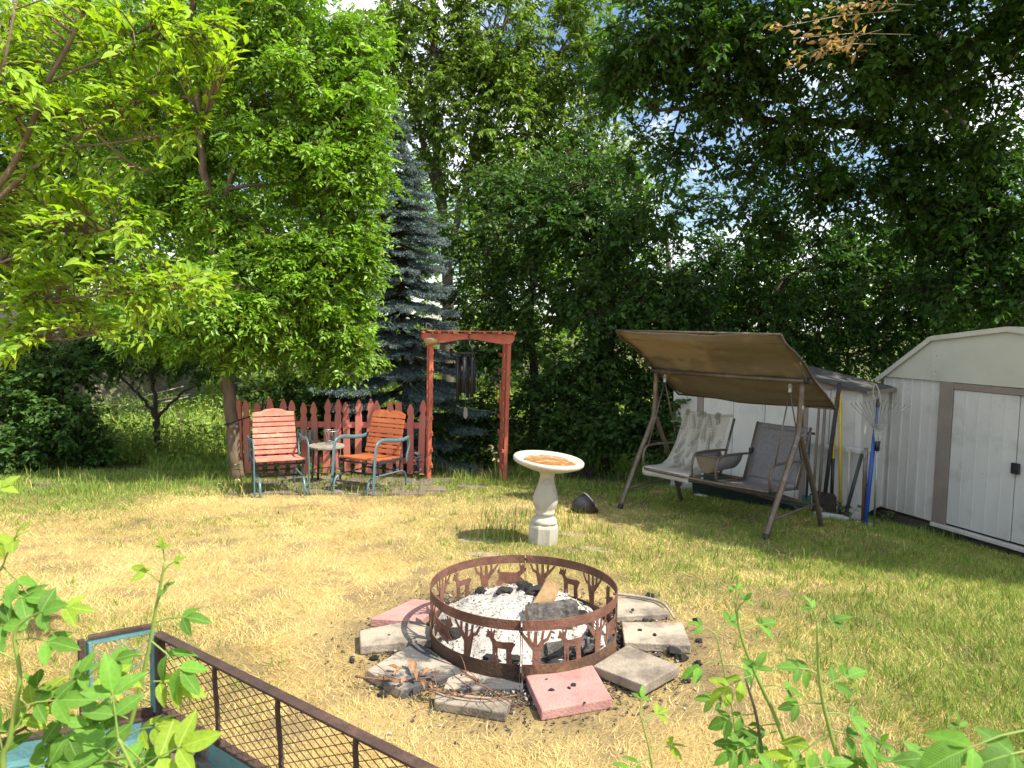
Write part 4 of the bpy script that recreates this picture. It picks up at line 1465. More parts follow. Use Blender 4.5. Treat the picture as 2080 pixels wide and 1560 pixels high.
def sheet(profile, x0, x1, nx, thick, sag=0.0, wob=0.0, seed=0):
    """cloth over a (y, z) profile, spanning x0..x1; returns an MB of a thin closed sheet"""
    rr = np.random.default_rng(seed)
    prof = arc_pts([V(0, y, z) for y, z in profile], 5)
    vs, fs = [], []
    k = len(prof)
    for i, p in enumerate(prof):
        d = (prof[min(i + 1, k - 1)] - prof[max(i - 1, 0)]).normalized()
        nrm = V(0, -d.z, d.y)
        for j in range(nx + 1):
            q = j / nx
            s = -sag * 4 * q * (1 - q)
            w = wob * (vnoise(np.array(q * 6.0), np.array(i * .5), 1.0, seed + 3) - .5)
            vs.append(V(x0 + (x1 - x0) * q, p.y, p.z) + nrm * (s + float(w)))
    for i in range(k - 1):
        for j in range(nx):
            a = i * (nx + 1) + j
            fs.append((a, a + 1, a + nx + 2, a + nx + 1))
    return MB().add(vs, fs)

def solid(o, t):
    m = o.modifiers.new('thick', 'SOLIDIFY')
    m.thickness = t
    m.offset = 0
    return o

def swing():
    c = V(2.08, 7.22, 0)
    c.z = float(gz(c.x, c.y)) + .02
    rz = rad(-47.5)
    t = thing('canopy_swing', 'bronze metal garden swing with tilted brown canopy and two sling seats', 'swing', c, (0, 0, rz))
    M = WM[t.name]
    W, D, ZB, ZJ = .80, .55, 1.40, .86
    def foot(x, y):
        p = M @ V(x, y, 0)
        return V(x, y, float(gz(p.x, p.y)) - c.z)
    for sx in (-1, 1):
        x = sx * W
        f = foot(x, -D)
        MB().tube(arc_pts([f, f + (V(x, -.30, ZJ * .52) - f) * 1.0, V(x, -.09, ZJ - .06), V(x, -.02, ZJ + .10), V(x, 0, ZB - .02)], 6), .026, 12).build('front_leg', BRONZE, t, smooth=True)
        r = foot(x, D)
        MB().tube(arc_pts([V(x, .012, ZJ + .06), V(x, .10, ZJ - .10), V(x, .32, ZJ * .45), r], 6), .025, 12).build('rear_leg', BRONZE, t, smooth=True)
        MB().tube([V(x, -.40, .20), V(x, .42, .22)], .011, 8).build('side_brace', BRONZE, t, smooth=True)
        MB().tube([V(x, 0, ZJ + .12), V(x, 0, ZJ + .32)], .030, 12).build('sleeve', BRONZE, t, smooth=True)
        MB().tube([f + V(0, 0, .0), f + (V(x, -.30, ZJ * .52) - f).normalized() * .05], .030, 10).build('foot_cap', BLACK, t, smooth=True)
        MB().lathe([(0, -.03), (.028, -.028), (.028, .028), (0, .03)], 12, Matrix.Translation((sx * (W + .045), .01, ZB)) @ Matrix.Rotation(rad(90), 4, 'Y'), cap=False).build('canopy_knob', BLACK, t)
    MB().tube([V(-W - .02, 0, ZB), V(W + .02, 0, ZB)], .024, 12).build('top_beam', BRONZE, t, smooth=True)
    MB().tube(arc_pts([V(-W, .50, .10), V(-W + .08, .52, .17), V(0, .5, .175), V(W - .08, .52, .17), V(W, .50, .10)], 5), .016, 8).build('rear_brace', BRONZE, t, smooth=True)
    # canopy
    prof = [(-.56, .43), (-.47, .35), (-.28, .265), (-.10, .165), (.04, .055), (.20, -.045), (.40, -.165), (.56, -.27)]
    prof = [(y, ZB + z) for y, z in prof]
    can = solid(sheet(prof, -W - .10, W + .07, 14, .003, sag=.045, wob=.03, seed=4).build('canopy', CANOPY, t, smooth=True, fix=False), .003)
    for sx in (-W - .10, W + .07):
        MB().tube(arc_pts([V(sx, y, z - .012) for y, z in prof], 4), .011, 8).build('canopy_side_tube', BRONZE, t, smooth=True)
        MB().tube(arc_pts([V(sx * .985, .0, ZB - .01), V(sx * .99, -.10, ZB + .06), V(sx, -.2, ZB + .18)], 3), .007, 6).build('canopy_bracket', BRONZE, t, smooth=True)
    for (y, z), w in ((prof[0], .012), ((prof[6][0], prof[6][1]), .008), (prof[-1], .011)):
        MB().tube([V(-W - .10, y, z - .012), V(W + .07, y, z - .012)], w, 8).build('canopy_cross_tube', BRONZE, t, smooth=True)
    MB().tube([V(-W - .095, prof[1][0], prof[1][1] - .012), V(0, prof[1][0], prof[1][1] - .036), V(W + .065, prof[1][0], prof[1][1] - .012)], .004, 6).build('hem_seam', BRONZE, can)
    # hanging seat
    S = .70
    ys = .0
    rail = arc_pts([V(-S, -.27 + ys, .44), V(-S + .02, -.31, .415), V(-S + .08, -.32, .41), V(0, -.32, .40), V(S - .08, -.32, .41), V(S - .02, -.31, .415), V(S, -.27, .44)], 5)
    MB().tube(rail, .015, 10).build('seat_front_rail', BRONZE, t, smooth=True)
    MB().tube([V(-S, .22, .37), V(S, .22, .37)], .014, 10).build('seat_rear_rail', BRONZE, t, smooth=True)
    for x in (-S, -.115, .15, S):
        side = abs(x) > .5
        MB().tube(arc_pts([V(x, -.30, .42), V(x, -.315, .53), V(x, -.27, .625), V(x, -.16, .645), V(x, .12, .635), V(x, .30, .62)], 5), .0125, 10).build('arm_rest', BRONZE, t, smooth=True)
        MB().tube([V(x, -.30, .415), V(x, .22, .37)], .0115, 8).build('seat_side_rail', BRONZE, t, smooth=True)
        MB().tube([V(x, .20, .37), V(x, .43, .93)], .013, 8).build('back_post', BRONZE, t, smooth=True)
        if side:
            sx = 1 if x > 0 else -1
            h = V(x * .985, 0, ZB - .10)
            for y2 in (-.24, .27):
                MB().tube([h, V(x, y2, .63)], .007, 8).build('hanger_rod', BRONZE, t, smooth=True)
            MB().lathe([(0, 0), (.018, 0), (.018, .035), (0, .035)], 10, Matrix.Translation(h - V(0, 0, .01)), cap=False).build('spring', WIRE, t)
            MB().tube([V(x * .985 + .018 * math.cos(a * .52), .018 * math.sin(a * .52) * .3, ZB - .055 + .02 * math.sin(a * .52)) for a in range(13)], .004, 6).build('hook', WIRE, t, smooth=True)
            MB().tube([V(x * .985, 0, ZB - .07), V(x * .985, 0, ZB - .03)], .006, 6).build('eye_bolt', WIRE, t)
    # right seat: grey mesh sling; left seat: pale leaf-print cover
    seatp = [(-.30, .425), (-.18, .405), (.0, .385), (.16, .375), (.215, .41)]
    backp = [(.205, .41), (.27, .56), (.34, .74), (.42, .93)]
    solid(sheet(seatp, .17, S - .02, 8, .004, sag=.012, wob=.01, seed=8).build('grey_seat', SLING, t, smooth=True, fix=False), .004)
    rb = solid(sheet(backp, .17, S - .02, 8, .004, sag=.02, wob=.008, seed=9).build('grey_backrest', SLING, t, smooth=True, fix=False), .004)
    MB().tube([V(.17, .405, .885), V(S - .02, .405, .885)], .006, 6).build('back_seam', SLING, rb)
    cov = [(-.325, .345), (-.33, .40), (-.30, .435), (-.16, .425), (-.02, .425), (.10, .47), (.19, .58), (.28, .73), (.36, .89), (.405, .965), (.44, .955)]
    cv = solid(sheet(cov, -S + .01, -.14, 10, .004, sag=.016, wob=.018, seed=12).build('leaf_print_cover', COVER, t, smooth=True, fix=False), .005)
    MB().bar(V(-S + .02, -.29, .408), V(-.14, -.29, .400), .04, .02).build('seat_slat', BLACK, t)
    # printed leaves: fine fronds lying on the cloth
    rr = np.random.default_rng(5)
    P_, A_, N_, L_ = [], [], [], []
    cp = arc_pts([V(0, y, z) for y, z in cov], 5)
    for _ in range(40):
        i0 = int(rr.integers(14, len(cp) - 8))
        x0 = rr.uniform(-S + .05, -.18)
        ang = rr.uniform(-.8, .8)
        for q in range(9):
            for sd in (-1, 1):
                i = min(len(cp) - 2, max(1, int(i0 + q * .8 * math.cos(ang))))
                d = (cp[i + 1] - cp[i - 1]).normalized()
                nrm = V(0, -d.z, d.y)
                x = x0 + q * .012 * math.sin(ang)
                sg = -.016 * 4 * ((x + S) / (S - .14)) * (1 - (x + S) / (S - .14))
                if not (-S + .03 < x < -.17): continue
                p = cp[i] + (cp[i + 1] - cp[i]) * ((i0 + q * .8 * math.cos(ang)) % 1) + nrm * (.012 + sg) + V(x, 0, 0)
                a = V(math.sin(ang + sd * .75), 0, 0) + d * math.cos(ang + sd * .75)
                P_.append(p); A_.append(a); N_.append(nrm); L_.append(.045 * (1 - .07 * q))
    Lf = np.array(L_)
    v, f, cc = leaves_np(np.array(P_), np.array(A_), np.array(N_), Lf, Lf * .22, np.ones((len(P_), 3)), (RHOMB[0] * np.array([1, 1, 0.02]), RHOMB[1]))
    o = link_obj('leaf_print', np_mesh('leaf_print', v, f), PRINT, cv)
    o['kind'] = 'stuff'
    # sling pouch between the seats
    pp = [(-.30, .60), (-.27, .50), (-.18, .44), (-.05, .43), (.08, .47), (.16, .56), (.20, .64)]
    mb = MB()
    k = 9
    # pouch hangs across between the two inner arms
    vs, fs = [], []
    for i in range(k):
        q = i / (k - 1)
        x = -.115 + .265 * q
        dz = -.17 * math.sin(math.pi * q) ** .7
        for y in (-.26, -.12, .03, .18):
            vs.append(V(x, y, .635 + dz))
    for i in range(k - 1):
        for j in range(3):
            a = i * 4 + j
            fs.append((a, a + 1, a + 5, a + 4))
    solid(mb.add(vs, fs).build('centre_pouch', SLING, t, smooth=True, fix=False), .004)
    fr = [V(-.115 + .265 * i / 10, -.262, .635 - .17 * math.sin(math.pi * i / 10) ** .7) for i in range(11)]
    MB().add([p for p in fr] + [V(-.115, -.262, .632), V(.15, -.262, .632)], [tuple(range(11)) + (12, 11)]).build('pouch_end', CANOPY, t)
    MB().tube([V(-.115, -.265, .632), V(.15, -.265, .632)], .008, 6).build('pouch_rod', BRONZE, t, smooth=True)
    MB().box((.165, .30, .655), (.035, .05, .05)).build('arm_clip', BLACK, t, bevel=.006)
swing()

# ================================================================== sheds
SHEDW = mat('white_shed_metal', (0.68, 0.66, 0.60), (0.60, 0.58, 0.525), 3, 0.5, metal=0.0, bump=0.35, bscale=4, c3=(0.44, 0.425, 0.37), s3=3.2, t3=(0.52, 0.80), stretch=(1, 1, .3))
SHEDC = mat('cream_shed_metal', (0.60, 0.58, 0.47), (0.55, 0.53, 0.43), 3, 0.55, bump=0.1, bscale=7, c3=(0.48, 0.46, 0.38), s3=2, t3=(0.58, 0.78))
SHEDB = mat('taupe_shed_trim', (0.30, 0.245, 0.20), (0.25, 0.20, 0.165), 6, 0.5, bump=0.1)
ROOFM = mat('weathered_roof_metal', (0.13, 0.125, 0.115), (0.08, 0.077, 0.07), 6, 0.55, metal=0.2, bump=0.2, c3=(0.10, 0.09, 0.08), s3=3, t3=(0.5, 0.7))
SKID = mat('dark_wet_timber', (0.10, 0.085, 0.07), (0.06, 0.05, 0.04), 10, 0.9, bump=0.5)
MOSS = mat('green_algae', (0.10, 0.13, 0.06), (0.22, 0.24, 0.16), 16, 0.95)
UP = V(0, 0, 1)

def oriented(e, n):
    """matrix rows to a wall frame: x along the wall, y into the wall, z up"""
    return Matrix((e, -n, UP)).transposed()

def big_shed():
    A = PY(1768, 1041, 8.62)
    e = V(.35, -.94, 0).normalized()
    n = V(-.94, -.35, 0).normalized()          # towards the lawn
    R = oriented(e, n)
    t = thing('garden_shed', 'white metal garden shed with cream gable and taupe door frame at the right edge', 'shed', A + e * 1.4)
    def U(px, py):
        p = PL(px, py, A, n)
        return (p - A).dot(e), p.z
    u0, zb = U(1781, 1032)
    zt = U(1800, 764)[1]
    zb2 = U(2080, 1107)[1]
    zb = (zb + zb2) / 2
    W = 3.1
    def at(u, z, off=0.0):
        p = A + e * u + n * off
        return V(p.x, p.y, z)
    def panel(name, ua, ub, za, zb_, off, th, m, bevel=.003, par=None):
        c = at((ua + ub) / 2, (za + zb_) / 2, off - th / 2)
        return MB().box(c, (ub - ua, th, zb_ - za), R).build(name, m, par or t, True, bevel=bevel)
    ud0, ud1 = U(1903, 930)[0], U(1926, 930)[0]
    us = U(2066, 930)[0]
    # wall panels left of the door
    nb = 3
    ue = [u0 + (ud0 - u0) * k / nb for k in range(nb + 1)]
    for k in range(nb):
        wpn = panel('wall_panel', ue[k] + .003, ue[k + 1] - .003, zb, zt, .0, .02, SHEDW)
        panel('wall_rib', ue[k] - .001 if k else ue[k] + .004, ue[k] + .03, zb + .004, zt - .006, .012, .014, SHEDW, .004, par=wpn)
        panel('wall_rib', ue[k] + (ue[k + 1] - ue[k]) * .5, ue[k] + (ue[k + 1] - ue[k]) * .5 + .018, zb + .004, zt - .006, .007, .010, SHEDW, .003, par=wpn)
    panel('door_frame', ud0 + .004, ud1 + .03, zb - .01, zt - .004, .03, .05, SHEDB)
    panel('door_header', ud1 + .034, W - .5, zt - .075, zt - .012, .032, .05, SHEDB)
    d1 = panel('sliding_door', ud1 + .036, us - .004, zb + .03, zt - .08, .018, .02, SHEDW)
    panel('sliding_door', us + .004, us + (us - ud1) , zb + .03, zt - .08, .010, .02, SHEDW)
    for k in range(1, 5):
        uu = ud1 + .03 + (us - ud1 - .03) * k / 5
        panel('door_rib', uu, uu + .012, zb + .05, zt - .1, .0235, .006, SHEDW, .002, par=d1)
    panel('wall_panel', us + (us - ud1) + .01, W, zb, zt, .0, .02, SHEDW)
    hu, hz = U(2068, 952)
    panel('door_handle', hu - .04, hu + .035, hz - .05, hz + .055, .05, .03, BLACK, .004, par=d1)
    panel('door_track', ud0, W, zb - .035, zb + .004, .045, .07, SHEDW)
    # gable above the walls
    pts = [U(1800, 763), U(1898, 689), U(2080, 667)]
    ur, zr = pts[1]
    slope = (pts[2][1] - pts[1][1]) / (pts[2][0] - pts[1][0])
    um = W / 2
    zm = zr + slope * (um - ur)
    out = [(u0 + .01, zt - .003), (W - .01, zt - .003), (W - ur + u0, zr), (um, zm), (ur, zr)]
    Mx = Matrix.Translation(A + n * .022 - V(0, 0, A.z)) @ R.to_4x4()
    MB().prism(out, .02, Mx).build('gable', SHEDC, t, True, bevel=.002)
    MB().prism([(ur + .002, zt + .002), (ur + .02, zt + .002), (ur + .02, zr - .02), (ur + .002, zr - .03)], .006, Matrix.Translation(n * .014) @ Mx).build('gable_seam', SHEDC, t, True)
    # roof sheets with real depth
    ov = .05
    prof = [(u0 - .07, zt - .055), (ur, zr + .012), (um, zm + .012), (W - ur + u0, zr + .012), (W + .07, zt - .055)]
    for (ua, za), (ub, zb_) in zip(prof[:-1], prof[1:]):
        vs = []
        for off in (ov, -2.3):
            vs += [at(ua, za, off), at(ub, zb_, off), at(ub, zb_ + .02, off), at(ua, za + .02, off)]
        rs = MB().add(vs, [(0, 1, 2, 3), (7, 6, 5, 4), (0, 4, 5, 1), (1, 5, 6, 2), (2, 6, 7, 3), (3, 7, 4, 0)])
        rs = rs.build('roof_sheet', SHEDC, t, True)
        MB().bar(at(ua, za - .005, ov + .008), at(ub, zb_ - .005, ov + .008), .012, .05).build('roof_edge', SHEDC, rs, True)
    # side and rear walls
    MB().box(at(u0 + .01, (zb + zt) / 2, -1.13), (.02, 2.2, zt - zb), R).build('side_wall', SHEDW, t, True)
    MB().box(at(W - .01, (zb + zt) / 2, -1.13), (.02, 2.2, zt - zb), R).build('side_wall', SHEDW, t, True)
    MB().box(at(W / 2, (zb + zt) / 2, -2.24), (W, .02, zt - zb), R).build('rear_wall', SHEDW, t, True)
    # timber skids under the floor
    g = min(float(gz(*at(k * .5, 0)[:2])) for k in range(7))
    for off in (-.05, -1.1, -2.15):
        MB().box(at(W / 2, zb - .04 - .055, off), (W + .06, .09, .11), R).build('skid', SKID, t, True, bevel=.005)
    MB().box(at(W / 2, zb - .022, -1.12), (W - .03, 2.16, .036), R).build('floor', SKID, t, True)
    for u in (.15, 1.1, 2.0, 2.9):
        p = at(u, 0, -.07)
        gzz = float(gz(p.x, p.y))
        h = max(.04, zb - .15 - gzz + .03)
        MB().box(V(p.x, p.y, zb - .15 - h / 2), (.22, .16, h), R).build('support_block', SKID, t, True)
    # rust specks and algae at the foot
    rr = random.Random(2)
    RS = mat('rust_speck', (0.10, 0.06, 0.04), None, 20, 0.9)
    mb = MB()
    for _ in range(26):
        uu, zz = rr.uniform(u0 + .03, us + .3), rr.uniform(zb + .1, zt + .3)
        s = rr.uniform(.004, .008)
        if ud0 - .02 < uu < ud1 + .05: continue
        of = .020 if uu > ud1 else (.0345 if zz > zt else .003)
        if zz > zt and uu < ur: continue
        mb.box(at(uu, zz, of), (s, .003, s), R)
    o = mb.build('screws', RS, t, True)
    o['kind'] = 'stuff'
big_shed()

def small_shed():
    L0, K = V(2.10, 9.50, 0), V(3.76, 7.86, 0)
    e = (K - L0).normalized()
    n = V(e.y, -e.x, 0)
    if n.y > 0: n = -n
    R = oriented(e, n)
    W = (K - L0).length
    t = thing('small_shed', 'low white metal shed with ribbed grey roof behind the canopy swing', 'shed', (L0 + K) / 2 + V(0, 0, float(gz(3.1, 8.8))))
    zb, zt = float(gz(K.x, K.y)) + .03, .90
    def at(u, z, off=0.0):
        p = L0 + e * u + n * off
        return V(p.x, p.y, z)
    def panel(name, ua, ub, za, zb_, off, th, m, bevel=.003):
        return MB().box(at((ua + ub) / 2, (za + zb_) / 2, off - th / 2), (ub - ua, th, zb_ - za), R).build(name, m, t, True, bevel=bevel)
    edges = [0, .36, .44, .85, 1.25, 1.65, 2.0, W]
    for k in range(len(edges) - 1):
        a, b = edges[k], edges[k + 1]
        if k == 1:
            panel('door_trim', a, b, zb, zt, .012, .03, SHEDB)
            continue
        panel('wall_panel', a + .003, b - .003, zb - .1 * (k == 0), zt, .0, .02, SHEDW)
        panel('wall_rib', b - .03, b - .008, zb, zt - .004, .010, .012, SHEDW)
    panel('door_trim', 1.70, 1.76, zb, zt - .01, .016, .02, SHEDB)
    panel('corner_trim', W - .06, W + .004, zb, zt, .012, .03, SHEDW)
    # side wall to the right
    for k in range(2):
        a = .004 + k * .4
        c = L0 + e * (W - .012) - n * (a + .2)
        MB().box(V(c.x, c.y, (zb + zt) / 2), (.02, .39, zt - zb), R).build('wall_panel', SHEDW, t, True, bevel=.003)
        c2 = L0 + e * (W + .004) - n * (a + .38)
        MB().box(V(c2.x, c2.y, (zb + zt) / 2), (.014, .03, zt - zb - .01), R).build('wall_rib', SHEDW, t, True)
    for off, wd in ((-.84, W),):
        MB().box(at(W / 2, (zb + zt) / 2, off), (wd, .02, zt - zb), R).build('rear_wall', SHEDW, t, True)
    MB().box(at(.01, (zb + zt) / 2, -.42), (.02, .82, zt - zb), R).build('side_wall', SHEDW, t, True)
    # gable with taupe trim, ribbed roof
    zr = zt + .22
    Mx = Matrix.Translation(V(L0.x, L0.y, 0) + n * .018) @ R.to_4x4()
    MB().prism([(0, zt), (W, zt), (W, zt + .012), (W / 2, zr), (0, zt + .012)], .02, Mx).build('gable', SHEDB, t, True)
    for sgn in (0, 1):
        ua, ub = (W / 2, W + .07) if sgn else (W / 2, -.07)
        za, zb2 = zr + .012, zt - .008
        vs, fs = [], []
        nr = 24
        D0, D1 = .06, -.92
        prof = []
        for i in range(nr + 1):
            off = D0 + (D1 - D0) * i / nr
            h = .018 if i % 4 in (1, 2) else 0.0
            prof.append((off, h))
        for off, h in prof:
            vs += [at(ua, za + h, off), at(ub, zb2 + h, off), at(ub, zb2 + h - .014, off), at(ua, za + h - .014, off)]
        for i in range(nr):
            b = i * 4
            for k in range(4):
                fs.append((b + k, b + (k + 1) % 4, b + 4 + (k + 1) % 4, b + 4 + k))
        fs += [(0, 1, 2, 3), (nr * 4 + 3, nr * 4 + 2, nr * 4 + 1, nr * 4)]
        MB().add(vs, fs).build('roof_sheet', ROOFM, t, True)
    MB().bar(at(W / 2, zr + .035, .07), at(W / 2, zr + .035, -.93), .12, .02).build('ridge_cap', ROOFM, t, True)
    MB().bar(at(W + .075, zt - .015, .06), at(W + .075, zt - .015, -.92), .03, .04).build('gutter_edge', SHEDB, t, True)
    panel('floor_sill', 0, W, zb - .12, zb - .004, .02, .06, PALE)
    return L0, e, n, R, at, W, zb, zt
SL0, SE, SN, SR, s_at, SW, S_ZB, S_ZT = small_shed()

# ------------------------------------------------------------------ rack and long-handled tools
HANDLE = mat('grey_ash_handle', (0.20, 0.16, 0.13), (0.13, 0.10, 0.08), 16, 0.8, bump=0.4, stretch=(1, 1, .2))
DWOOD = mat('dark_handle', (0.035, 0.03, 0.028), (0.06, 0.05, 0.045), 16, 0.75, bump=0.3)
YEL = mat('yellow_fibreglass', (0.62, 0.42, 0.03), (0.52, 0.34, 0.025), 8, 0.45)
BLUEP = mat('blue_pole_paint', (0.03, 0.10, 0.42), (0.025, 0.08, 0.33), 8, 0.35, spec=0.5)
REDB = mat('red_brown_pole', (0.17, 0.075, 0.055), None, 8, 0.7)
PALEH = mat('pale_wood_handle', (0.50, 0.45, 0.34), None, 10, 0.8)
GREENP = mat('green_plastic', (0.03, 0.14, 0.10), None, 10, 0.5)
STEELD = mat('dark_rusty_steel', (0.075, 0.055, 0.045), (0.045, 0.035, 0.03), 12, 0.75, metal=0.3, bump=0.3)
WHITEP = mat('white_rack_paint', (0.62, 0.61, 0.58), (0.5, 0.49, 0.46), 10, 0.6, bump=0.2)

def wp(px, py, off):
    return PL(px, py, SL0 + SN * off, SN)

def tool_rack():
    a, b = wp(1600, 897, .09), wp(1786, 921, .09)
    t = thing('tool_rack', 'white notched tool rack rail along the front of the low shed', 'rack', s_at(1.8, S_ZB, .1))
    MB().bar(a, b, .02, .05).build('rail', WHITEP, t, True, bevel=.003)
    k = 9
    for i in range(k):
        p = a.lerp(b, (i + .3) / k) + SN * .03
        MB().box(p, (.045, .05, .04), SR).build('clip', WHITEP, t, True, bevel=.004)
    for q in (.06, .55, .9):
        p = a.lerp(b, q)
        MB().bar(p - SN * .008, p - SN * .088, .03, .03).build('bracket', WHITEP, t, True)
tool_rack()

def pole(name, label, cat, ptop, pbot, r, m, offt=.16, offb=.26, build_more=None, ends=True):
    """a handle from photo pixel ptop (near the wall) to pbot"""
    a = wp(*ptop, offt)
    b = wp(*pbot, offb)
    g = float(gz(b.x, b.y))
    t = thing(name, label, cat, (b.x, b.y, min(b.z, g + .02)))
    mb = MB().tube([b, b.lerp(a, .5) + SN * .004, a], r, 10)
    mb.build('handle', m, t, True, smooth=True)
    if build_more:
        build_more(t, a, b, (a - b).normalized())
    return t

def flat_shovel(t, a, b, d):
    s = SE
    c = b - d * .02
    g = float(gz(c.x, c.y))
    z1, z0 = c.z + .02, max(g + .005, c.z - .21)
    Mx = Matrix.Translation(V(c.x, c.y, 0)) @ SR.to_4x4()
    MB().prism([(-.115, z0), (.115, z0), (.118, z1 - .03), (.10, z1), (-.10, z1), (-.118, z1 - .03)], .006, Mx).build('blade', STEELD, t, True, bevel=.002)
    MB().tube([c + V(0, 0, -.05), c + d * .16], [.012, .02], 8).build('socket', STEELD, t, True)
    for sx in (-1, 1):
        MB().bar(V(c.x, c.y, z0 + .02) + s * (.115 * sx), V(c.x, c.y, z1 - .03) + s * (.117 * sx), .01, .025, SN).build('blade_side', STEELD, t, True)
pole('flat_shovel', 'flat bladed shovel with dark brown blade standing against the tool rack', 'shovel', (1706, 776), (1676, 1000), .022, DWOOD, .13, .24, flat_shovel)

def fork_foot(t, a, b, d):
    g = float(gz(b.x, b.y))
    for k in (-1, 0, 1):
        MB().tube([b + SE * (.03 * k) + d * .02, V(b.x, b.y, max(g + .004, b.z - .16)) + SE * (.035 * k)], .006, 6).build('tine', STEELD, t, True)
    MB().tube([b - SE * .04 + d * .015, b + SE * .04 + d * .015], .008, 6).build('tine_bar', STEELD, t, True)
pole('garden_fork', 'long grey handled garden fork left of the flat shovel', 'fork', (1664, 826), (1652, 1008), .015, HANDLE, .14, .24, fork_foot)
pole('garden_hoe', 'long grey handled hoe right beside the garden fork', 'hoe', (1676, 826), (1664, 1010), .016, HANDLE, .15, .26,
     lambda t, a, b, d: (MB().box(b - V(0, 0, .02) + SN * .03, (.13, .006, .07), SR).build('hoe_blade', STEELD, t, True), MB().tube([b + d * .05, b - V(0, 0, .0) + SN * .03], .008, 6).build('neck', STEELD, t, True)))
def heel(m, r, ln):
    """ferrule that carries the handle down to the soil"""
    def f(t, a, b, d):
        g = float(gz(b.x, b.y))
        MB().tube([b + d * .04, V(b.x, b.y, min(b.z - .01, g + .005))], r, 8).build('ferrule', m, t, True, smooth=True)
    return f
pole('spade', 'yellow handled spade nearest the shed corner', 'spade', (1707, 798), (1707, 1020), .017, YEL, .12, .22, heel(STEELD, .016, .1))
def black_lower(t, a, b, d):
    MB().tube([b, b + d * .42], .019, 8).build('black_sleeve', BLACK, t, True, smooth=True)
    heel(STEELD, .015, .1)(t, a, b, d)
pole('edging_tool', 'yellow handled tool with long black lower sleeve beside the flat shovel', 'garden tool', (1698, 806), (1689, 1010), .015, YEL, .11, .19, black_lower)
pole('broom_stick', 'thin pale wooden stick leaning on the tool rack', 'stick', (1726, 910), (1721, 1045), .010, PALEH, .15, .24, heel(PALEH, .009, .1))
def mattock(t, a, b, d):
    heel(STEELD, .02, .1)(t, a, b, d)
t_ = pole('curved_pole', 'slanting dark grey pole leaning right of the thin pale stick', 'pole', (1751, 922), (1719, 1040), .019, mat('grey_rubber', (0.05, 0.06, 0.065), None, 9, 0.5), .15, .27, mattock)
def camo(t, a, b, d):
    MB().tube([a - d * .40, a + d * .01], .0235, 8).build('camouflage_grip', mat('camouflage_tape', (0.32, 0.29, 0.24), (0.09, 0.08, 0.06), 30, 0.8), t, True, smooth=True)
pole('brown_pole', 'red brown pole with mottled upper grip beside the blue pole', 'pole', (1759, 912), (1753, 1058), .020, REDB, .2, .34, lambda t, a, b, d: (camo(t, a, b, d), heel(REDB, .02, .1)(t, a, b, d)))
def blue_more(t, a, b, d):
    MB().tube([a, a + d * .22], .015, 8).build('upper_tube', BLUEP, t, True, smooth=True)
    MB().tube([a + d * .22, a + d * .30], .02, 8).build('black_joint', BLACK, t, True, smooth=True)
    MB().tube([a + d * .30, a + d * .36], .010, 8).build('metal_tip', WIRE, t, True, smooth=True)
    q = a + d * .25
    MB().tube(arc_pts([q, q + SE * -.05 + UP * .09, q - SE * .04 + UP * .21, q + SE * .01 + UP * .12, q + SE * .02], 5), .007, 6).build('rope', PALEH, t, True, smooth=True)
    heel(BLUEP, .022, .1)(t, a, b, d)
pole('pruning_pole', 'thick blue telescopic pole with rope loop between the two sheds', 'pole', (1778, 870), (1758, 1060), .022, BLUEP, .2, .36, blue_more)
def leaf_rake():
    hub = wp(1783, 886, .30)
    b = wp(1777, 1040, .36)
    g = float(gz(b.x, b.y))
    t = thing('leaf_rake', 'wire leaf rake stored tines up in front of the big shed corner', 'rake', (b.x, b.y, g))
    MB().tube([V(b.x, b.y, g + .0), hub], .011, 8).build('handle', WIRE, t, True, smooth=True)
    sd = V(1, -.25, 0).normalized()
    nn = V(-.25, -1, 0).normalized()
    for k in range(14):
        q = (k - 6.5) / 6.5
        tip = hub + sd * (.26 * q) + UP * (.36 - .05 * abs(q)) + nn * .02
        mid = hub + sd * (.09 * q) + UP * .14
        MB().tube(arc_pts([hub, mid, tip, tip + UP * .015 + nn * .035 + sd * (.01 * q)], 4), .0038, 5).build('tine', WIRE, t, True, smooth=True)
    MB().tube([hub + UP * .12 - sd * .10, hub + UP * .12 + sd * .10], .004, 6).build('tine_spreader', WIRE, t, True)
    MB().prism([(-.03, -.06), (.03, -.06), (.045, .05), (-.045, .05)], .02, Matrix.Translation(hub)).build('hub', WIRE, t, True, bevel=.004)
    MB().tube([hub - UP * .05, hub - UP * .15], .026, 8).build('clamp', BLACK, t, True, smooth=True)
leaf_rake()
def d_grip(t, a, b, d):
    MB().tube(arc_pts([a - SE * .05, a + UP * .012, a + SE * .055 + UP * .01], 4), .014, 8).build('grip', BLACK, t, True, smooth=True)
    MB().box(V(b.x, b.y, b.z - .03), (.10, .012, .13), SR).build('green_blade', GREENP, t, True, bevel=.004)
pole('green_spade', 'short dark handled spade with green blade behind the right swing leg', 'spade', (1645, 882), (1638, 1012), .014, mat('dark_teal_handle', (0.02, 0.05, 0.05), None, 9, 0.6), .14, .25, d_grip)

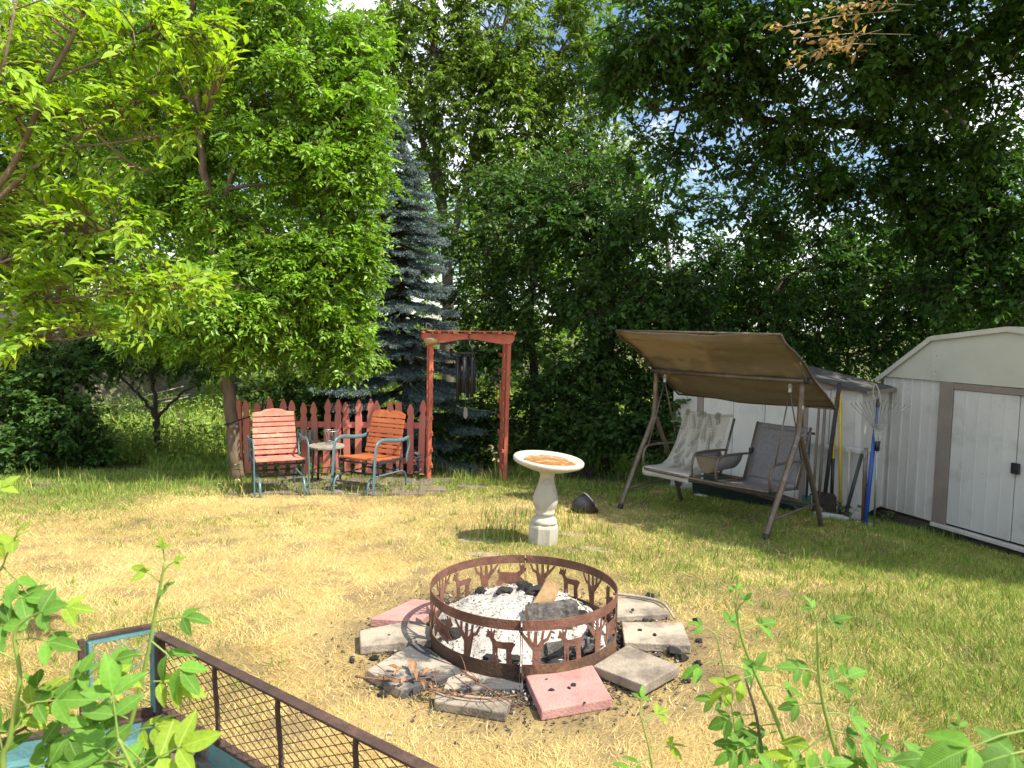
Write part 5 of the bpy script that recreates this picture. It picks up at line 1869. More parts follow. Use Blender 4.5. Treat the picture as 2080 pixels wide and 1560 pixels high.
# ------------------------------------------------------------------ odds and ends along the sheds
def slab_between(label, name, cat, p1, p2, w, h, m):
    a, b = G(*p1), G(*p2)
    mb = MB()
    k = 6
    rr = random.Random(int(p1[0]))
    for i in range(1):
        pass
    pts = [a.lerp(b, i / k) for i in range(k + 1)]
    for p in pts: p.z = float(gz(p.x, p.y)) + h / 2 - .006
    d = (b - a).normalized()
    s = V(-d.y, d.x, 0)
    vs, fs = [], []
    for i, p in enumerate(pts):
        jx = rr.uniform(-.015, .015)
        for sy, sz in ((-1, -1), (1, -1), (1, 1), (-1, 1)):
            vs.append(p + s * (sy * w / 2 + jx) + UP * (sz * h / 2))
    for i in range(k):
        for q in range(4):
            fs.append((i * 4 + q, i * 4 + (q + 1) % 4, i * 4 + 4 + (q + 1) % 4, i * 4 + 4 + q))
    fs += [(0, 1, 2, 3), (k * 4 + 3, k * 4 + 2, k * 4 + 1, k * 4)]
    build_root(mb.add(vs, fs), name, m, label, cat, bevel=.008)
slab_between('low grey concrete kerb strip under the tool rack', 'kerb_strip', 'kerb', (1655, 1049), (1722, 1058), .10, .05, PALE)
slab_between('grey concrete block at the foot of the thin pale stick', 'concrete_block', 'block', (1708, 1052), (1742, 1056), .14, .09, PALE)
slab_between('curved pale edging strip at the foot of the blue pole', 'edging_strip', 'edging', (1738, 1062), (1776, 1070), .05, .03, PALE)
slab_between('grey concrete blocks row behind the swing on its left', 'concrete_block', 'block', (1376, 990), (1420, 996), .16, .11, PALE)
odd_stone(1437, 1008, .15, .07, .02, PALE, 'stepping_stone', 'pale flat stone on the grass behind the swing seat', 'stone')
odd_stone(1338, 1001, .11, .045, .022, mat('pink_cloth', (0.55, 0.20, 0.20), (0.45, 0.15, 0.15), 14, 0.9, bump=0.5), 'pink_rag', 'pink rag lying in the grass left of the swing seat', 'rag')
def sled():
    a, b = wp(1420, 975, .30), wp(1625, 1025, .30)
    a.z = float(gz(a.x, a.y)) + .16
    b.z = float(gz(b.x, b.y)) + .08
    t = thing('plastic_tray', 'long dark green plastic tray lying under the swing against the low shed', 'tray', (a + b) / 2 - UP * .15)
    d = (b - a)
    s = SN
    k = 12
    vs, fs = [], []
    for i in range(k + 1):
        q = i / k
        p = a + d * q
        g = float(gz(p.x, p.y))
        top = p.z + .05 * (1 - q)
        for off, z in ((.14, g + .02), (.17, top), (.15, top), (.12, g + .04), (-.08, g + .04), (-.11, top + .1 * (1 - q)), (-.13, top + .1 * (1 - q)), (-.10, g + .02)):
            vs.append(V(p.x, p.y, 0) + s * off + UP * z)
    for i in range(k):
        for q in range(8):
            fs.append((i * 8 + q, i * 8 + (q + 1) % 8, i * 8 + 8 + (q + 1) % 8, i * 8 + 8 + q))
    fs += [tuple(range(8)), tuple(k * 8 + 7 - j for j in range(8))]
    MB().add(vs, fs).build('tray_body', mat('dark_green_plastic', (0.02, 0.035, 0.028), None, 8, 0.5), t, True, smooth=False, bevel=.004)
    MB().bar(a + s * .16 + UP * .05, b + s * .16, .02, .02).build('tray_rim', BLACK, t, True)
sled()

# ================================================================== rusty mesh cart in the foreground
RUSTC = mat('rusty_angle_iron', (0.085, 0.05, 0.038), (0.052, 0.034, 0.028), 14, 0.8, metal=0.2, bump=0.45, bscale=80, c3=(0.15, 0.082, 0.06), s3=9, t3=(0.52, 0.7))
TEALP = mat('flaking_teal_paint', (0.10, 0.225, 0.23), (0.075, 0.17, 0.175), 12, 0.65, bump=0.35, bscale=70, c3=(0.20, 0.095, 0.06), s3=6, t3=(0.56, 0.64))
WIREC = mat('rusty_wire', (0.12, 0.07, 0.045), (0.08, 0.05, 0.04), 30, 0.8, metal=0.2)
def cart():
    def zray(px, py, z):
        d = ray(px, py)
        k = (z - CAMZ) / d.z
        return V(d.x * k, d.y * k, z)
    CT = zray(322, 1288, .40)
    CB = V(CT.x, CT.y, .055)
    ET = zray(905, 1580, .40)
    e = (ET - CT); e.z = 0; e.normalize()
    Lr = 1.75
    wdir = V(-.90, -.43, 0).normalized()        # along the end panel, to the left
    n = V(-e.y, e.x, 0)
    if n.y < 0: n = -n
    t = thing('mesh_cart', 'rusty iron garden cart with flaking teal paint and wire mesh sides', 'cart', CB - V(0, 0, .05))
    tr0, tr1 = CT, CT + e * Lr
    # top rail as an angle iron
    MB().bar(tr0 - e * .01, tr1, .038, .008).build('top_rail', RUSTC, t, True, bevel=.002)
    MB().bar(tr0 - e * .01 + n * .017 - UP * .018, tr1 + n * .017 - UP * .018, .006, .032).build('top_rail_flange', RUSTC, t, True, bevel=.0015)
    br0, br1 = CB, CB + e * Lr
    MB().bar(br0 + UP * .02, br1 + UP * .02, .008, .075).build('bottom_rail', TEALP, t, True, bevel=.002)
    MB().bar(br0 + UP * .061 + n * .012, br1 + UP * .061 + n * .012, .034, .007).build('bottom_rail_flange', RUSTC, t, True, bevel=.0015)
    MB().bar(br0 - n * .016 - UP * .02, br1 - n * .016 - UP * .02, .032, .007).build('floor_flange', TEALP, t, True, bevel=.0015)
    MB().bar(CB - UP * .035, CT - UP * .006, .034, .034, n).build('corner_post', RUSTC, t, True, bevel=.003)
    for s in (.36, .70, 1.05, 1.4):
        a, b = CB + e * (s + .01) + UP * .06, CT + e * s - UP * .005
        MB().tube(arc_pts([a, a.lerp(b, .35) + n * .003, a.lerp(b, .8) + e * -.006, b], 3), .0085, 8).build('upright', RUSTC, t, True, smooth=True)
    # diagonal wire mesh of the side panel
    def mesh_panel(o, ux, uy, w, h, step, ang, r):
        mb = MB()
        for sg in (1, -1):
            dx, dy = math.cos(ang * sg), math.sin(ang * sg)
            # lines q: (x*dy - y*dx) = const
            vals = [x * dy - y * dx for x, y in ((0, 0), (w, 0), (0, h), (w, h))]
            c = min(vals) + step * .5
            while c < max(vals):
                pts = []
                if abs(dy) > 1e-6:
                    for yy in (0, h):
                        x = (c + yy * dx) / dy
                        if 0 <= x <= w: pts.append((x, yy))
                if abs(dx) > 1e-6:
                    for xx in (0, w):
                        y = (xx * dy - c) / dx
                        if 0 < y < h: pts.append((xx, y))
                if len(pts) >= 2:
                    p, q = pts[0], pts[1]
                    a = o + ux * p[0] + uy * p[1]
                    b = o + ux * q[0] + uy * q[1]
                    mb.tube([a, (a + b) / 2 + n * (.002 * sg), b], r, 5, caps=False)
                c += step
        return mb
    o = mesh_panel(CB + UP * .065, e, UP, Lr - .01, (CT - CB).z - .075, .027, rad(26), .0015).build('wire_mesh', WIREC, t, True)
    o['kind'] = 'stuff'
    # bottom rail of the end, running left
    E1 = CB + wdir * 1.15
    MB().bar(CB + UP * .04, E1 + UP * .075, .034, .012).build('end_rail', RUSTC, t, True, bevel=.002)
    MB().bar(CB + UP * .0 - n * .02, E1 + UP * .035 - n * .02, .01, .07).build('end_rail_side', TEALP, t, True, bevel=.002)
    MB().bar(CB - UP * .03 - n * .05, E1 + UP * .0 - n * .05, .05, .01).build('end_floor_flange', TEALP, t, True, bevel=.002)
    # upright gate frame at the end
    g0 = CB + wdir * .02 + UP * .06
    gw, gh = wdir * .20, (CT - CB).z - .05
    P00, P10 = g0, g0 + gw + UP * .012
    P01, P11 = g0 + UP * (gh + .01), g0 + gw + UP * (gh - .0)
    for nm, a, b, m, w in (('gate_bar', P00, P01, TEALP, .03), ('gate_bar', P10, P11, TEALP, .03), ('gate_bar', P01, P11, TEALP, .026), ('gate_bar', P00, P10, RUSTC, .034)):
        MB().bar(a, b, w, .01, n).build(nm, m, t, True, bevel=.002)
    MB().bar(P10 + wdir * .022 - UP * .03, P11 + wdir * .022 + UP * .012, .016, .02, n).build('gate_post', RUSTC, t, True, bevel=.003)
    MB().bar(P01 + UP * .016, P11 + UP * .016, .02, .012).build('gate_top', RUSTC, t, True, bevel=.002)
    o = mesh_panel(P00, wdir, UP, .20, gh, .05, rad(32), .0014).build('gate_mesh', TEALP, t, True)
    o['kind'] = 'stuff'
    # mesh floor of the cart
    mb = MB()
    for k in range(26):
        a = CB - UP * .03 + e * (.05 + .05 * k)
        mb.tube([a - n * .03, a + wdir * 1.1], .0018, 5, caps=False)
    for k in range(18):
        a = CB - UP * .028 + wdir * (.06 + .055 * k)
        mb.tube([a, a + e * 1.4], .0018, 5, caps=False)
    o = mb.build('floor_mesh', TEALP, t, True)
    o['kind'] = 'stuff'
    MB().bar(CB + wdir * .42 - UP * .03 + e * .0, CB + wdir * .42 - UP * .03 + e * 1.5, .05, .006).build('floor_bar', TEALP, t, True)
    for k in (0.05, 1.0):
        p = CB + e * k + wdir * .1
        MB().box(V(p.x, p.y, (p.z - .06) / 2 + .0), (.06, .06, max(.02, p.z - .04))).build('foot', RUSTC, t, True)
    # litter lying in the cart
    rr = random.Random(6)
    BL = leaf_mat('pale_fallen_leaf', .2, rough=.8, base=(0.52, 0.38, 0.24), rand=.2, tboost=(1.1, .9, .6))
    for k in range(9):
        p = CB + wdir * rr.uniform(.05, .30) + e * rr.uniform(.06, .36) - UP * .022
        me = DLM[k % 5].copy()
        me.materials.clear()
        me.materials.append(BL)
        o = bpy.data.objects.new('fallen_leaf', me)
        col.objects.link(o)
        o.location = p
        s = rr.uniform(.07, .11)
        o.scale = (s, s, s)
        o.rotation_euler = (rr.uniform(-.2, .2), rr.uniform(-.2, .2), rr.uniform(0, 6.28))
        tag(o, 'pale fallen leaf on the mesh floor of the rusty cart', 'leaf', 'fallen leaves in the cart')
    p = CB + wdir * .10 + e * .30 - UP * .02
    o = bpy.data.objects.new('bark_piece', LUMPS[1].copy())
    o.data.materials.clear()
    o.data.materials.append(mat('red_brown_bark', (0.20, 0.11, 0.09), (0.13, 0.07, 0.06), 12, 0.9, bump=.6))
    col.objects.link(o)
    o.location = p
    o.scale = (.085, .035, .03)
    o.rotation_euler = (0, 0, rad(-30))
    tag(o, 'red brown piece of bark on the mesh floor of the rusty cart', 'bark')
cart()

# ================================================================== trees
BARK_B = mat('brown_bark', (0.20, 0.145, 0.10), (0.12, 0.085, 0.06), 9, 0.95, bump=0.9, bscale=26, stretch=(1, 1, .3), spec=.1)
BARK_D = mat('dark_bark', (0.085, 0.065, 0.05), (0.05, 0.04, 0.033), 9, 0.95, bump=0.8, bscale=26, stretch=(1, 1, .3), spec=.1)
BARK_G = mat('grey_bark', (0.17, 0.145, 0.12), (0.10, 0.085, 0.07), 8, 0.95, bump=0.8, bscale=22, stretch=(1, 1, .3), spec=.1)
LEAF = leaf_mat('tree_leaf', trans=.45, rough=.45, spec=.30, tboost=(1.2, 1.3, .4))
LEAFM = leaf_mat('matt_leaf', trans=.40, rough=.55, spec=.18, tboost=(1.2, 1.3, .4))
LEAFG = leaf_mat('glossy_ash_leaf', trans=.42, rough=.38, spec=.42, tboost=(1.15, 1.3, .45))
NEEDLE = leaf_mat('spruce_needle', trans=.10, rough=.55, spec=.2, tboost=(1, 1.1, .9))

def twig_tubes(B, T, r0, r1):
    """three-sided twigs, vectorised"""
    d = unit(T - B)
    ref = np.where(np.abs(d[:, 2:3]) > .9, np.array([[1., 0, 0]]), np.array([[0, 0, 1.]]))
    s = unit(np.cross(d, ref))
    u = np.cross(s, d)
    vs = []
    for P, r in ((B, r0), (T, r1)):
        for k in range(3):
            a = 2 * math.pi * k / 3
            vs.append(P + s * (math.cos(a) * r) + u * (math.sin(a) * r))
    v = np.stack(vs, 1)
    f = np.array([[0, 1, 4], [0, 4, 3], [1, 2, 5], [1, 5, 4], [2, 0, 3], [2, 3, 5]])[None] + (np.arange(len(B)) * 6)[:, None, None]
    return v.reshape(-1, 3), f.reshape(-1, 3)

def px_lobes(L, dflt_n=60):
    """(px, py, forward distance, rx px, ry px, depth radius m, twigs) -> world ellipsoids"""
    out = []
    for px, py, y, rx, ry, rd, n in L:
        c = PY(px, py, y)
        out.append((np.array(c), np.array([rx * y / F, rd, ry * y / F]), n))
    return out

def tree(name, label, cat, stems, lobes, bark, leafm, tmpl=RHOMB, leaf=(.07, .035), per=7, pinnate=0, c1=(.06, .13, .02), c2=(.14, .23, .04), seed=1, group=None,
         droop=.35, twig=.38, limb_r=.03, clump=10, crown_name='crown', flatness=.6, origin=None, yellow=0.0, dens=2.3, rscale=1.0):
    """stems: list of (points, r0, r1). lobes: world ellipsoids (centre, radii, twigs)."""
    r = np.random.default_rng(seed)
    lobes = [(c, R * rscale, int(n * dens)) for c, R, n in lobes]
    base = Vector(origin) if origin is not None else Vector(stems[0][0][0])
    o3 = np.array(base)
    t = thing(name, label, cat, base, group=group)
    wood = MB()
    SP = []
    for pts, r0, r1 in stems:
        q = arc_pts(pts, 4)
        k = len(q)
        rr = [r0 + (r1 - r0) * i / (k - 1) for i in range(k)]
        q = [p + V(r.normal(0, .012), r.normal(0, .012), 0) if 0 < i < k - 1 else p for i, p in enumerate(q)]
        if stems[0][0] is pts:
            rr[0] *= 1.35
        wood.tube([p - base for p in q], rr, 9)
        SP += [np.array(p) for p in q]
    SP = np.array(SP)
    TB, TT, TC = [], [], []
    for c, R, n in lobes:
        # limb from the stem to the lobe
        dd = np.linalg.norm((SP - c[None]) * np.array([1, 1, .8]), axis=1) + np.where(SP[:, 2] > c[2] + .2, 1.2, 0)
        a = SP[int(np.argmin(dd))]
        mid = (a + c) / 2 + np.array([r.normal(0, .05), r.normal(0, .05), .12 * np.linalg.norm(c - a)])
        lp = arc_pts([Vector(a), Vector(mid), Vector(c)], 4)
        ln = np.linalg.norm(c - a)
        if ln > .05:
            wood.tube([p - base for p in lp], [limb_r * (1 - .65 * i / (len(lp) - 1)) * min(1.4, .6 + ln * .3) for i in range(len(lp))], 6)
        LP = np.array([np.array(p) for p in lp])
        nc = max(3, int(n / clump))
        dirs = unit(r.normal(size=(nc, 3)))
        rho = .35 + .6 * r.random(nc) ** .6
        cc = c[None] + dirs * rho[:, None] * R[None]
        for p in cc:
            k = int(np.argmin(np.linalg.norm(LP - p[None], axis=1)))
            b = LP[k]
            m2 = (b + p) / 2 + np.array([0, 0, .06 * np.linalg.norm(p - b)])
            wood.tube([Vector(b) - base, Vector(m2) - base, Vector(p) - base], [limb_r * .38, limb_r * .28, limb_r * .16], 4, caps=False)
        ci = r.integers(0, nc, n)
        dv = unit(r.normal(size=(n, 3)) + 0.7 * (cc[ci] - c[None]) / np.maximum(R[None], .05)) * (twig * (.5 + .7 * r.random(n)))[:, None]
        dv[:, 2] -= droop * .35 * np.abs(twig) * r.random(n)
        TB.append(cc[ci]); TT.append(cc[ci] + dv); TC.append(.82 + .36 * r.random(nc)[ci])
    TB, TT, TC = np.concatenate(TB), np.concatenate(TT), np.concatenate(TC)
    wo = wood.build('trunk', bark, t, False, smooth=True, fix=False)
    v, f = twig_tubes(TB - o3, TT - o3, np.full((len(TB), 1), .0045), np.full((len(TB), 1), .002))
    link_obj('twigs', np_mesh('twigs', v, f), bark, t)['kind'] = 'stuff'
    # leaves
    n = len(TB)
    d = unit(TT - TB)
    side = unit(np.cross(d, np.array([[0, 0, 1.]])) + 1e-6)
    P, A, N, C = [], [], [], []
    for k in range(per):
        q = .15 + .85 * (k + r.random(n)) / per
        p = TB + (TT - TB) * q[:, None]
        sg = (1 if k % 2 else -1)
        ax = d * (.35 + .5 * r.random(n))[:, None] + side * (sg * (.5 + .6 * r.random(n)))[:, None] + r.normal(0, .35, (n, 3))
        ax[:, 2] -= droop * (.4 + r.random(n))
        nm = np.array([[0, 0, 1.]]) * flatness + r.normal(0, .45, (n, 3)) + .25 * np.array([sun_dir[:]])
        P.append(p); A.append(unit(ax)); N.append(unit(nm))
        C.append(TC * (.8 + .4 * r.random(n)))
    P, A, N, C = np.concatenate(P), np.concatenate(A), np.concatenate(N), np.concatenate(C)
    if pinnate:
        # compound leaves: leaflets in pairs along a short stalk
        S = unit(np.cross(N, A))
        Lr = leaf[0] * 2.4 * (.8 + .4 * r.random(len(P)))
        PP, AA, NN, CC = [], [], [], []
        for k in range(pinnate):
            if k == pinnate - 1:
                q, sg = 1.0, 0
            else:
                q, sg = .35 + .6 * (k // 2) / max(1, (pinnate - 1) // 2), (1 if k % 2 else -1)
            PP.append(P + A * (Lr * q)[:, None] - np.array([[0, 0, 1.]]) * (Lr * q * q * .15)[:, None])
            AA.append(unit(A * (.55 if sg else 1.0) + S * sg + r.normal(0, .12, P.shape)))
            NN.append(unit(N + r.normal(0, .2, P.shape)))
            CC.append(C * (.92 + .16 * r.random(len(C))))
        P, A, N, C = np.concatenate(PP), np.concatenate(AA), np.concatenate(NN), np.concatenate(CC)
    n = len(P)
    mixv = r.random(n)[:, None]
    colr = (np.array([c1]) * (1 - mixv) + np.array([c2]) * mixv) * C[:, None]
    if yellow > 0:
        yk = r.random(n) < yellow
        colr[yk] = np.array([.40, .33, .05])
    L = leaf[0] * (.7 + .6 * r.random(n))
    v, f, cc = leaves_np(P - o3[None], A, N, L, L * leaf[1] / leaf[0] * (.85 + .3 * r.random(n)), colr, tmpl)
    o = link_obj(crown_name, np_mesh(crown_name, v, f, cc), leafm, t)
    o['kind'] = 'stuff'
    return t

def stem_px(pts, y):
    out = []
    for q in pts:
        out.append(PY(q[0], q[1], q[2] if len(q) > 2 else y))
    return out

# ash by the fence, its trunk left of the chairs
a0 = G(481, 976)
ya = a0.y
ash_stem = [a0] + stem_px([(474, 905), (467, 830), (459, 745), (452, 660), (445, 580), (432, 480), (420, 390), (410, 300), (402, 200), (396, 90), (392, -40), (390, -150)], ya)
tree('ash_tree', 'bright green leafy tree with tan trunk beside the faded red chair', 'tree', [(ash_stem, .082, .03), (stem_px([(440, 540), (450, 440), (480, 330), (530, 210), (560, 90)], ya), .04, .015)],
     px_lobes([(630, 560, 9.0, 120, 100, .7, 150), (650, 420, 9.0, 110, 95, .7, 130), (545, 665, 9.0, 130, 50, .6, 110), (690, 660, 9.1, 60, 70, .4, 70), (615, 290, 8.9, 120, 80, .7, 120), (650, 190, 8.9, 100, 110, .7, 130),
               (480, 110, 9.0, 150, 90, .8, 140), (590, 30, 9.0, 130, 90, .8, 140), (300, 250, 9.6, 110, 130, .7, 130), (320, 440, 9.4, 100, 100, .7, 110), (440, 600, 8.3, 90, 75, .5, 100), (330, 645, 8.7, 100, 60, .6, 90),
               (470, -90, 9.0, 180, 80, .9, 100), (250, 110, 9.5, 130, 130, .8, 120), (690, 330, 9.0, 80, 60, .5, 70), (540, 520, 8.9, 90, 80, .6, 100), (440, 680, 8.6, 80, 35, .4, 60), (690, 525, 9.0, 70, 60, .4, 60), (700, 730, 9.1, 45, 25, .3, 30), (390, 330, 9.2, 70, 60, .4, 60), (460, 430, 8.7, 60, 50, .3, 45), (480, 260, 9.1, 80, 50, .4, 50), (735, 190, 9.0, 50, 80, .4, 60), (745, 330, 9.0, 35, 45, .3, 30), (720, 90, 9.0, 60, 60, .4, 50)]),
     BARK_B, LEAFG, RHOMB, (.074, .032), per=4, pinnate=7, c1=(.12, .25, .025), c2=(.27, .43, .05), seed=11, droop=.45, twig=.34, limb_r=.028, clump=9, yellow=.006, dens=2.0, rscale=.95)

# band round the trunk
pb = PY(469, 858, ya)
build_root(MB().tube(arc_pts([pb + V(-.075, -.02, -.03), pb + V(-.03, -.085, -.015), pb + V(.05, -.07, .012), pb + V(.10, .05, .03), pb + V(.16, .2, .05)], 4), .009, 6), 'tie_strap', BLACK, 'black strap tied round the tan trunk and fence end', 'strap', smooth=True)

# tall many-stemmed tree behind the spruce
yt = 14.5
tree('tall_tree', 'tall pale green tree with slender grey stems rising behind the spruce', 'tree',
     [([PY(912, 560, yt) - V(0, 0, 2.6)] + stem_px([(910, 560), (897, 420), (885, 280), (884, 140), (880, 0), (876, -160)], yt), .12, .04), (stem_px([(912, 520), (942, 395), (968, 270), (1000, 130), (1045, -20), (1070, -140)], yt), .075, .025), (stem_px([(905, 470), (862, 300), (830, 150), (800, 20)], yt), .06, .02), (stem_px([(955, 330), (1030, 240), (1110, 150)], yt), .05, .02)],
     px_lobes([(800, 55, yt, 75, 70, .9, 90), (880, 110, yt, 95, 100, 1.0, 130), (1000, 70, yt, 100, 100, 1.0, 130), (1110, 120, yt, 95, 110, 1.0, 120), (940, 250, yt, 95, 80, .9, 100), (1065, 270, yt, 105, 90, .9, 110), (820, 220, yt, 55, 70, .6, 60),
               (1160, 290, yt, 70, 80, .7, 70), (930, -60, yt, 130, 70, 1.0, 100), (1060, -70, yt, 120, 70, 1.0, 90), (1190, 40, yt, 50, 70, .6, 60), (1000, 380, yt, 80, 55, .7, 60), (860, 360, yt, 60, 50, .6, 40), (1240, 330, yt, 70, 70, .6, 80), (1240, 190, yt, 70, 80, .7, 80), (960, 170, yt, 90, 90, .9, 90), (1060, 180, yt, 90, 90, .9, 90), (780, 130, yt, 50, 70, .6, 50)]),
     BARK_G, LEAF, RHOMB, (.105, .05), per=11, c1=(.11, .20, .025), c2=(.23, .34, .045), seed=21, droop=.7, twig=.52, limb_r=.03, clump=9, yellow=.008, dens=2.9, origin=PY(912, 560, yt) - V(0, 0, 2.6))

# dark shaded trees in the middle and to the right
def base_at(px, y):
    p = PY(px, 800, y)
    return V(p.x, p.y, float(gz(p.x, y)) - .05)
def up_stem(px0, y, tops):
    b = base_at(px0, y)
    return [b] + stem_px(tops, y)
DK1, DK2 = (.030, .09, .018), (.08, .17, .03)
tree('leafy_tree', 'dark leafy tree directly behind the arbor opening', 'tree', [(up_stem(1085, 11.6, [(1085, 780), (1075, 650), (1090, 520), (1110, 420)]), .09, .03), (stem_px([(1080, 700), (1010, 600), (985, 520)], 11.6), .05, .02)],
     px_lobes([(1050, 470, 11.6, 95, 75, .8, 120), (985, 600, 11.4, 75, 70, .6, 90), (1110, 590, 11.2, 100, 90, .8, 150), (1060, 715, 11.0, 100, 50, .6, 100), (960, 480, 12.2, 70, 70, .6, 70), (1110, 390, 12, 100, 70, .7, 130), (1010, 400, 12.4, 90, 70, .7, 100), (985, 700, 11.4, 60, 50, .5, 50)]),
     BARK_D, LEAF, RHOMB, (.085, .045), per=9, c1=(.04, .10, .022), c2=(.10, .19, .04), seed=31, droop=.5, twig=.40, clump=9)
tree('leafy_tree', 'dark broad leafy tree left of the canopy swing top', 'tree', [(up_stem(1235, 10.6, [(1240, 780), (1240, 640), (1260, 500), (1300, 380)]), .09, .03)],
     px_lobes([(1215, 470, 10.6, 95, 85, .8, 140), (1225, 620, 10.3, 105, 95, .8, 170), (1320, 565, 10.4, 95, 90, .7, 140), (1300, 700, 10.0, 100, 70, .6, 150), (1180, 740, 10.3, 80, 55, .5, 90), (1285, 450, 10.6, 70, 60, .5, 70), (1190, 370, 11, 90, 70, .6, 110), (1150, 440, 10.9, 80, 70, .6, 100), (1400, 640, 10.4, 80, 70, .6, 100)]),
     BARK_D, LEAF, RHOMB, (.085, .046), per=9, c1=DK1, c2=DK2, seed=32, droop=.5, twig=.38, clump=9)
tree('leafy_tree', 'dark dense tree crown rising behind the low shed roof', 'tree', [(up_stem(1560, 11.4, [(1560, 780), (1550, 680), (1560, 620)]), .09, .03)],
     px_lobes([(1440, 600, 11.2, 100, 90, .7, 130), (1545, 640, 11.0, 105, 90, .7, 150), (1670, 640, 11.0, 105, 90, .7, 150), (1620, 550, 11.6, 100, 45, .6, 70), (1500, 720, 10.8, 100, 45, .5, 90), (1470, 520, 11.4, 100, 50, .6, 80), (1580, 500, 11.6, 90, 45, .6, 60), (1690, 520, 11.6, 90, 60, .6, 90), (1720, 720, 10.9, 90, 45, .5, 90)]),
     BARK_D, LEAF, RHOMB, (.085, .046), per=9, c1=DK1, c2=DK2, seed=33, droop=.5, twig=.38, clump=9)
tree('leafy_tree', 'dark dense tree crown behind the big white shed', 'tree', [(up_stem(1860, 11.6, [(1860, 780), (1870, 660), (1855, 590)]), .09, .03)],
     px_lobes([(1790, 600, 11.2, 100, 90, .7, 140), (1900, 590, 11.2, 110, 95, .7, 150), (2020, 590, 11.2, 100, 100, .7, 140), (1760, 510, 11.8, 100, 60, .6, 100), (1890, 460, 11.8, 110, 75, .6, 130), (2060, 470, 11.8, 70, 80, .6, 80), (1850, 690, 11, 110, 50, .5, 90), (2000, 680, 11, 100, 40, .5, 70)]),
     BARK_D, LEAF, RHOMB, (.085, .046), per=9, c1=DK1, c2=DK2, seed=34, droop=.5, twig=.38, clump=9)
# big overhanging tree, upper right
yb = 10.2
big0 = base_at(2050, yb)
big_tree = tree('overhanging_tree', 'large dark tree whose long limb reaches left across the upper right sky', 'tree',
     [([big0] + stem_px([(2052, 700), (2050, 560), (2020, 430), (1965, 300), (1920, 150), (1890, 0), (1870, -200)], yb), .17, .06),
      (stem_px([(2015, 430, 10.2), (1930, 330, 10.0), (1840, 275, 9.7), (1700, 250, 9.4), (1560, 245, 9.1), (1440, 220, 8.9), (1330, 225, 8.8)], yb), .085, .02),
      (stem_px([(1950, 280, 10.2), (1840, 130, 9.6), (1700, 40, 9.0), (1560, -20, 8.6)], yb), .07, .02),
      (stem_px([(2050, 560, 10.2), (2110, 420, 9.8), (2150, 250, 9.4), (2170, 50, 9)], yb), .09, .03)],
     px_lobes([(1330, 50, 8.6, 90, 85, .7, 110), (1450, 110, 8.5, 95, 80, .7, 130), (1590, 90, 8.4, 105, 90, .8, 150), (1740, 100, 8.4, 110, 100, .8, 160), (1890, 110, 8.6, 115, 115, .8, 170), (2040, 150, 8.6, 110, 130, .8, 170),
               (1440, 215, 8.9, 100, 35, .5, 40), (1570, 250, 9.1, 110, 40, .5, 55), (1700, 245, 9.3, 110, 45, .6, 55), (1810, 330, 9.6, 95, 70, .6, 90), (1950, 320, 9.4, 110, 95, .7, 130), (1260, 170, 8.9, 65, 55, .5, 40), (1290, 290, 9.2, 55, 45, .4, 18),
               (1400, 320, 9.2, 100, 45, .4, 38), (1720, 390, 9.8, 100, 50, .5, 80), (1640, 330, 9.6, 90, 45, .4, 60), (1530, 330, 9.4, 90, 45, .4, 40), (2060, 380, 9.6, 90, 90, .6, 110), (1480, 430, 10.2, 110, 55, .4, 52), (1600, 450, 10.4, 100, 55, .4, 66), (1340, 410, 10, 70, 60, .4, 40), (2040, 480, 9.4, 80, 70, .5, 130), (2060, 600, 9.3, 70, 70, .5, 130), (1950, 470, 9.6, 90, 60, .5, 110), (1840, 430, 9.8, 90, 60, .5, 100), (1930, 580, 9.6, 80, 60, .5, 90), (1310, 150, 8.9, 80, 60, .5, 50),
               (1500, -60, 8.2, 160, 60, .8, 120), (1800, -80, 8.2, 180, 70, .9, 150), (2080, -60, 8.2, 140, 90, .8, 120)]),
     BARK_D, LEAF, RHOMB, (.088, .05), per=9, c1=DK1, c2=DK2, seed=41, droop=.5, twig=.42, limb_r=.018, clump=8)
def dead_leaves():
    r = np.random.default_rng(47)
    P, A, tw = [], [], MB()
    o3 = Vector(WM[big_tree.name].translation)
    runs = [((1830, 20), (1560, 60)), ((1850, 70), (1610, 78)), ((1790, 60), (1600, 125)), ((1860, 10), (1700, 15)), ((1780, 90), (1690, 100))]
    for (xa, ya_), (xb, yb_) in runs:
        a, b = PY(xa, ya_, 7.6), PY(xb, yb_, 7.2)
        tw.tube([a - o3, a.lerp(b, .5) + V(0, 0, .03) - o3, b - o3], [.004, .003, .0015], 5, caps=False)
        for k in range(38):
            q = .3 + .7 * r.random()
            P.append(np.array(a.lerp(b, q)) + r.normal(0, .045, 3))
            A.append(np.array((b - a).normalized()) + r.normal(0, .5, 3) + np.array([0, 0, -.3]))
    tw.build('dead_twigs', PALEH, big_tree, False, fix=False)['kind'] = 'stuff'
    n = len(P)
    C = np.array([[.42, .27, .13]]) * (.7 + .6 * r.random(n))[:, None]
    L = .06 + .05 * r.random(n)
    v, f, cc = leaves_np(np.array(P) - np.array(o3), np.array(A), unit(r.normal(size=(n, 3)) + np.array([[0, 0, .5]])), L, L * .4, C, LANCE)
    o = link_obj('dead_leaves', np_mesh('dead_leaves', v, f, cc), LEAFM, big_tree)
    o['kind'] = 'stuff'
    o['label'] = 'curled orange brown dead leaves'
dead_leaves()
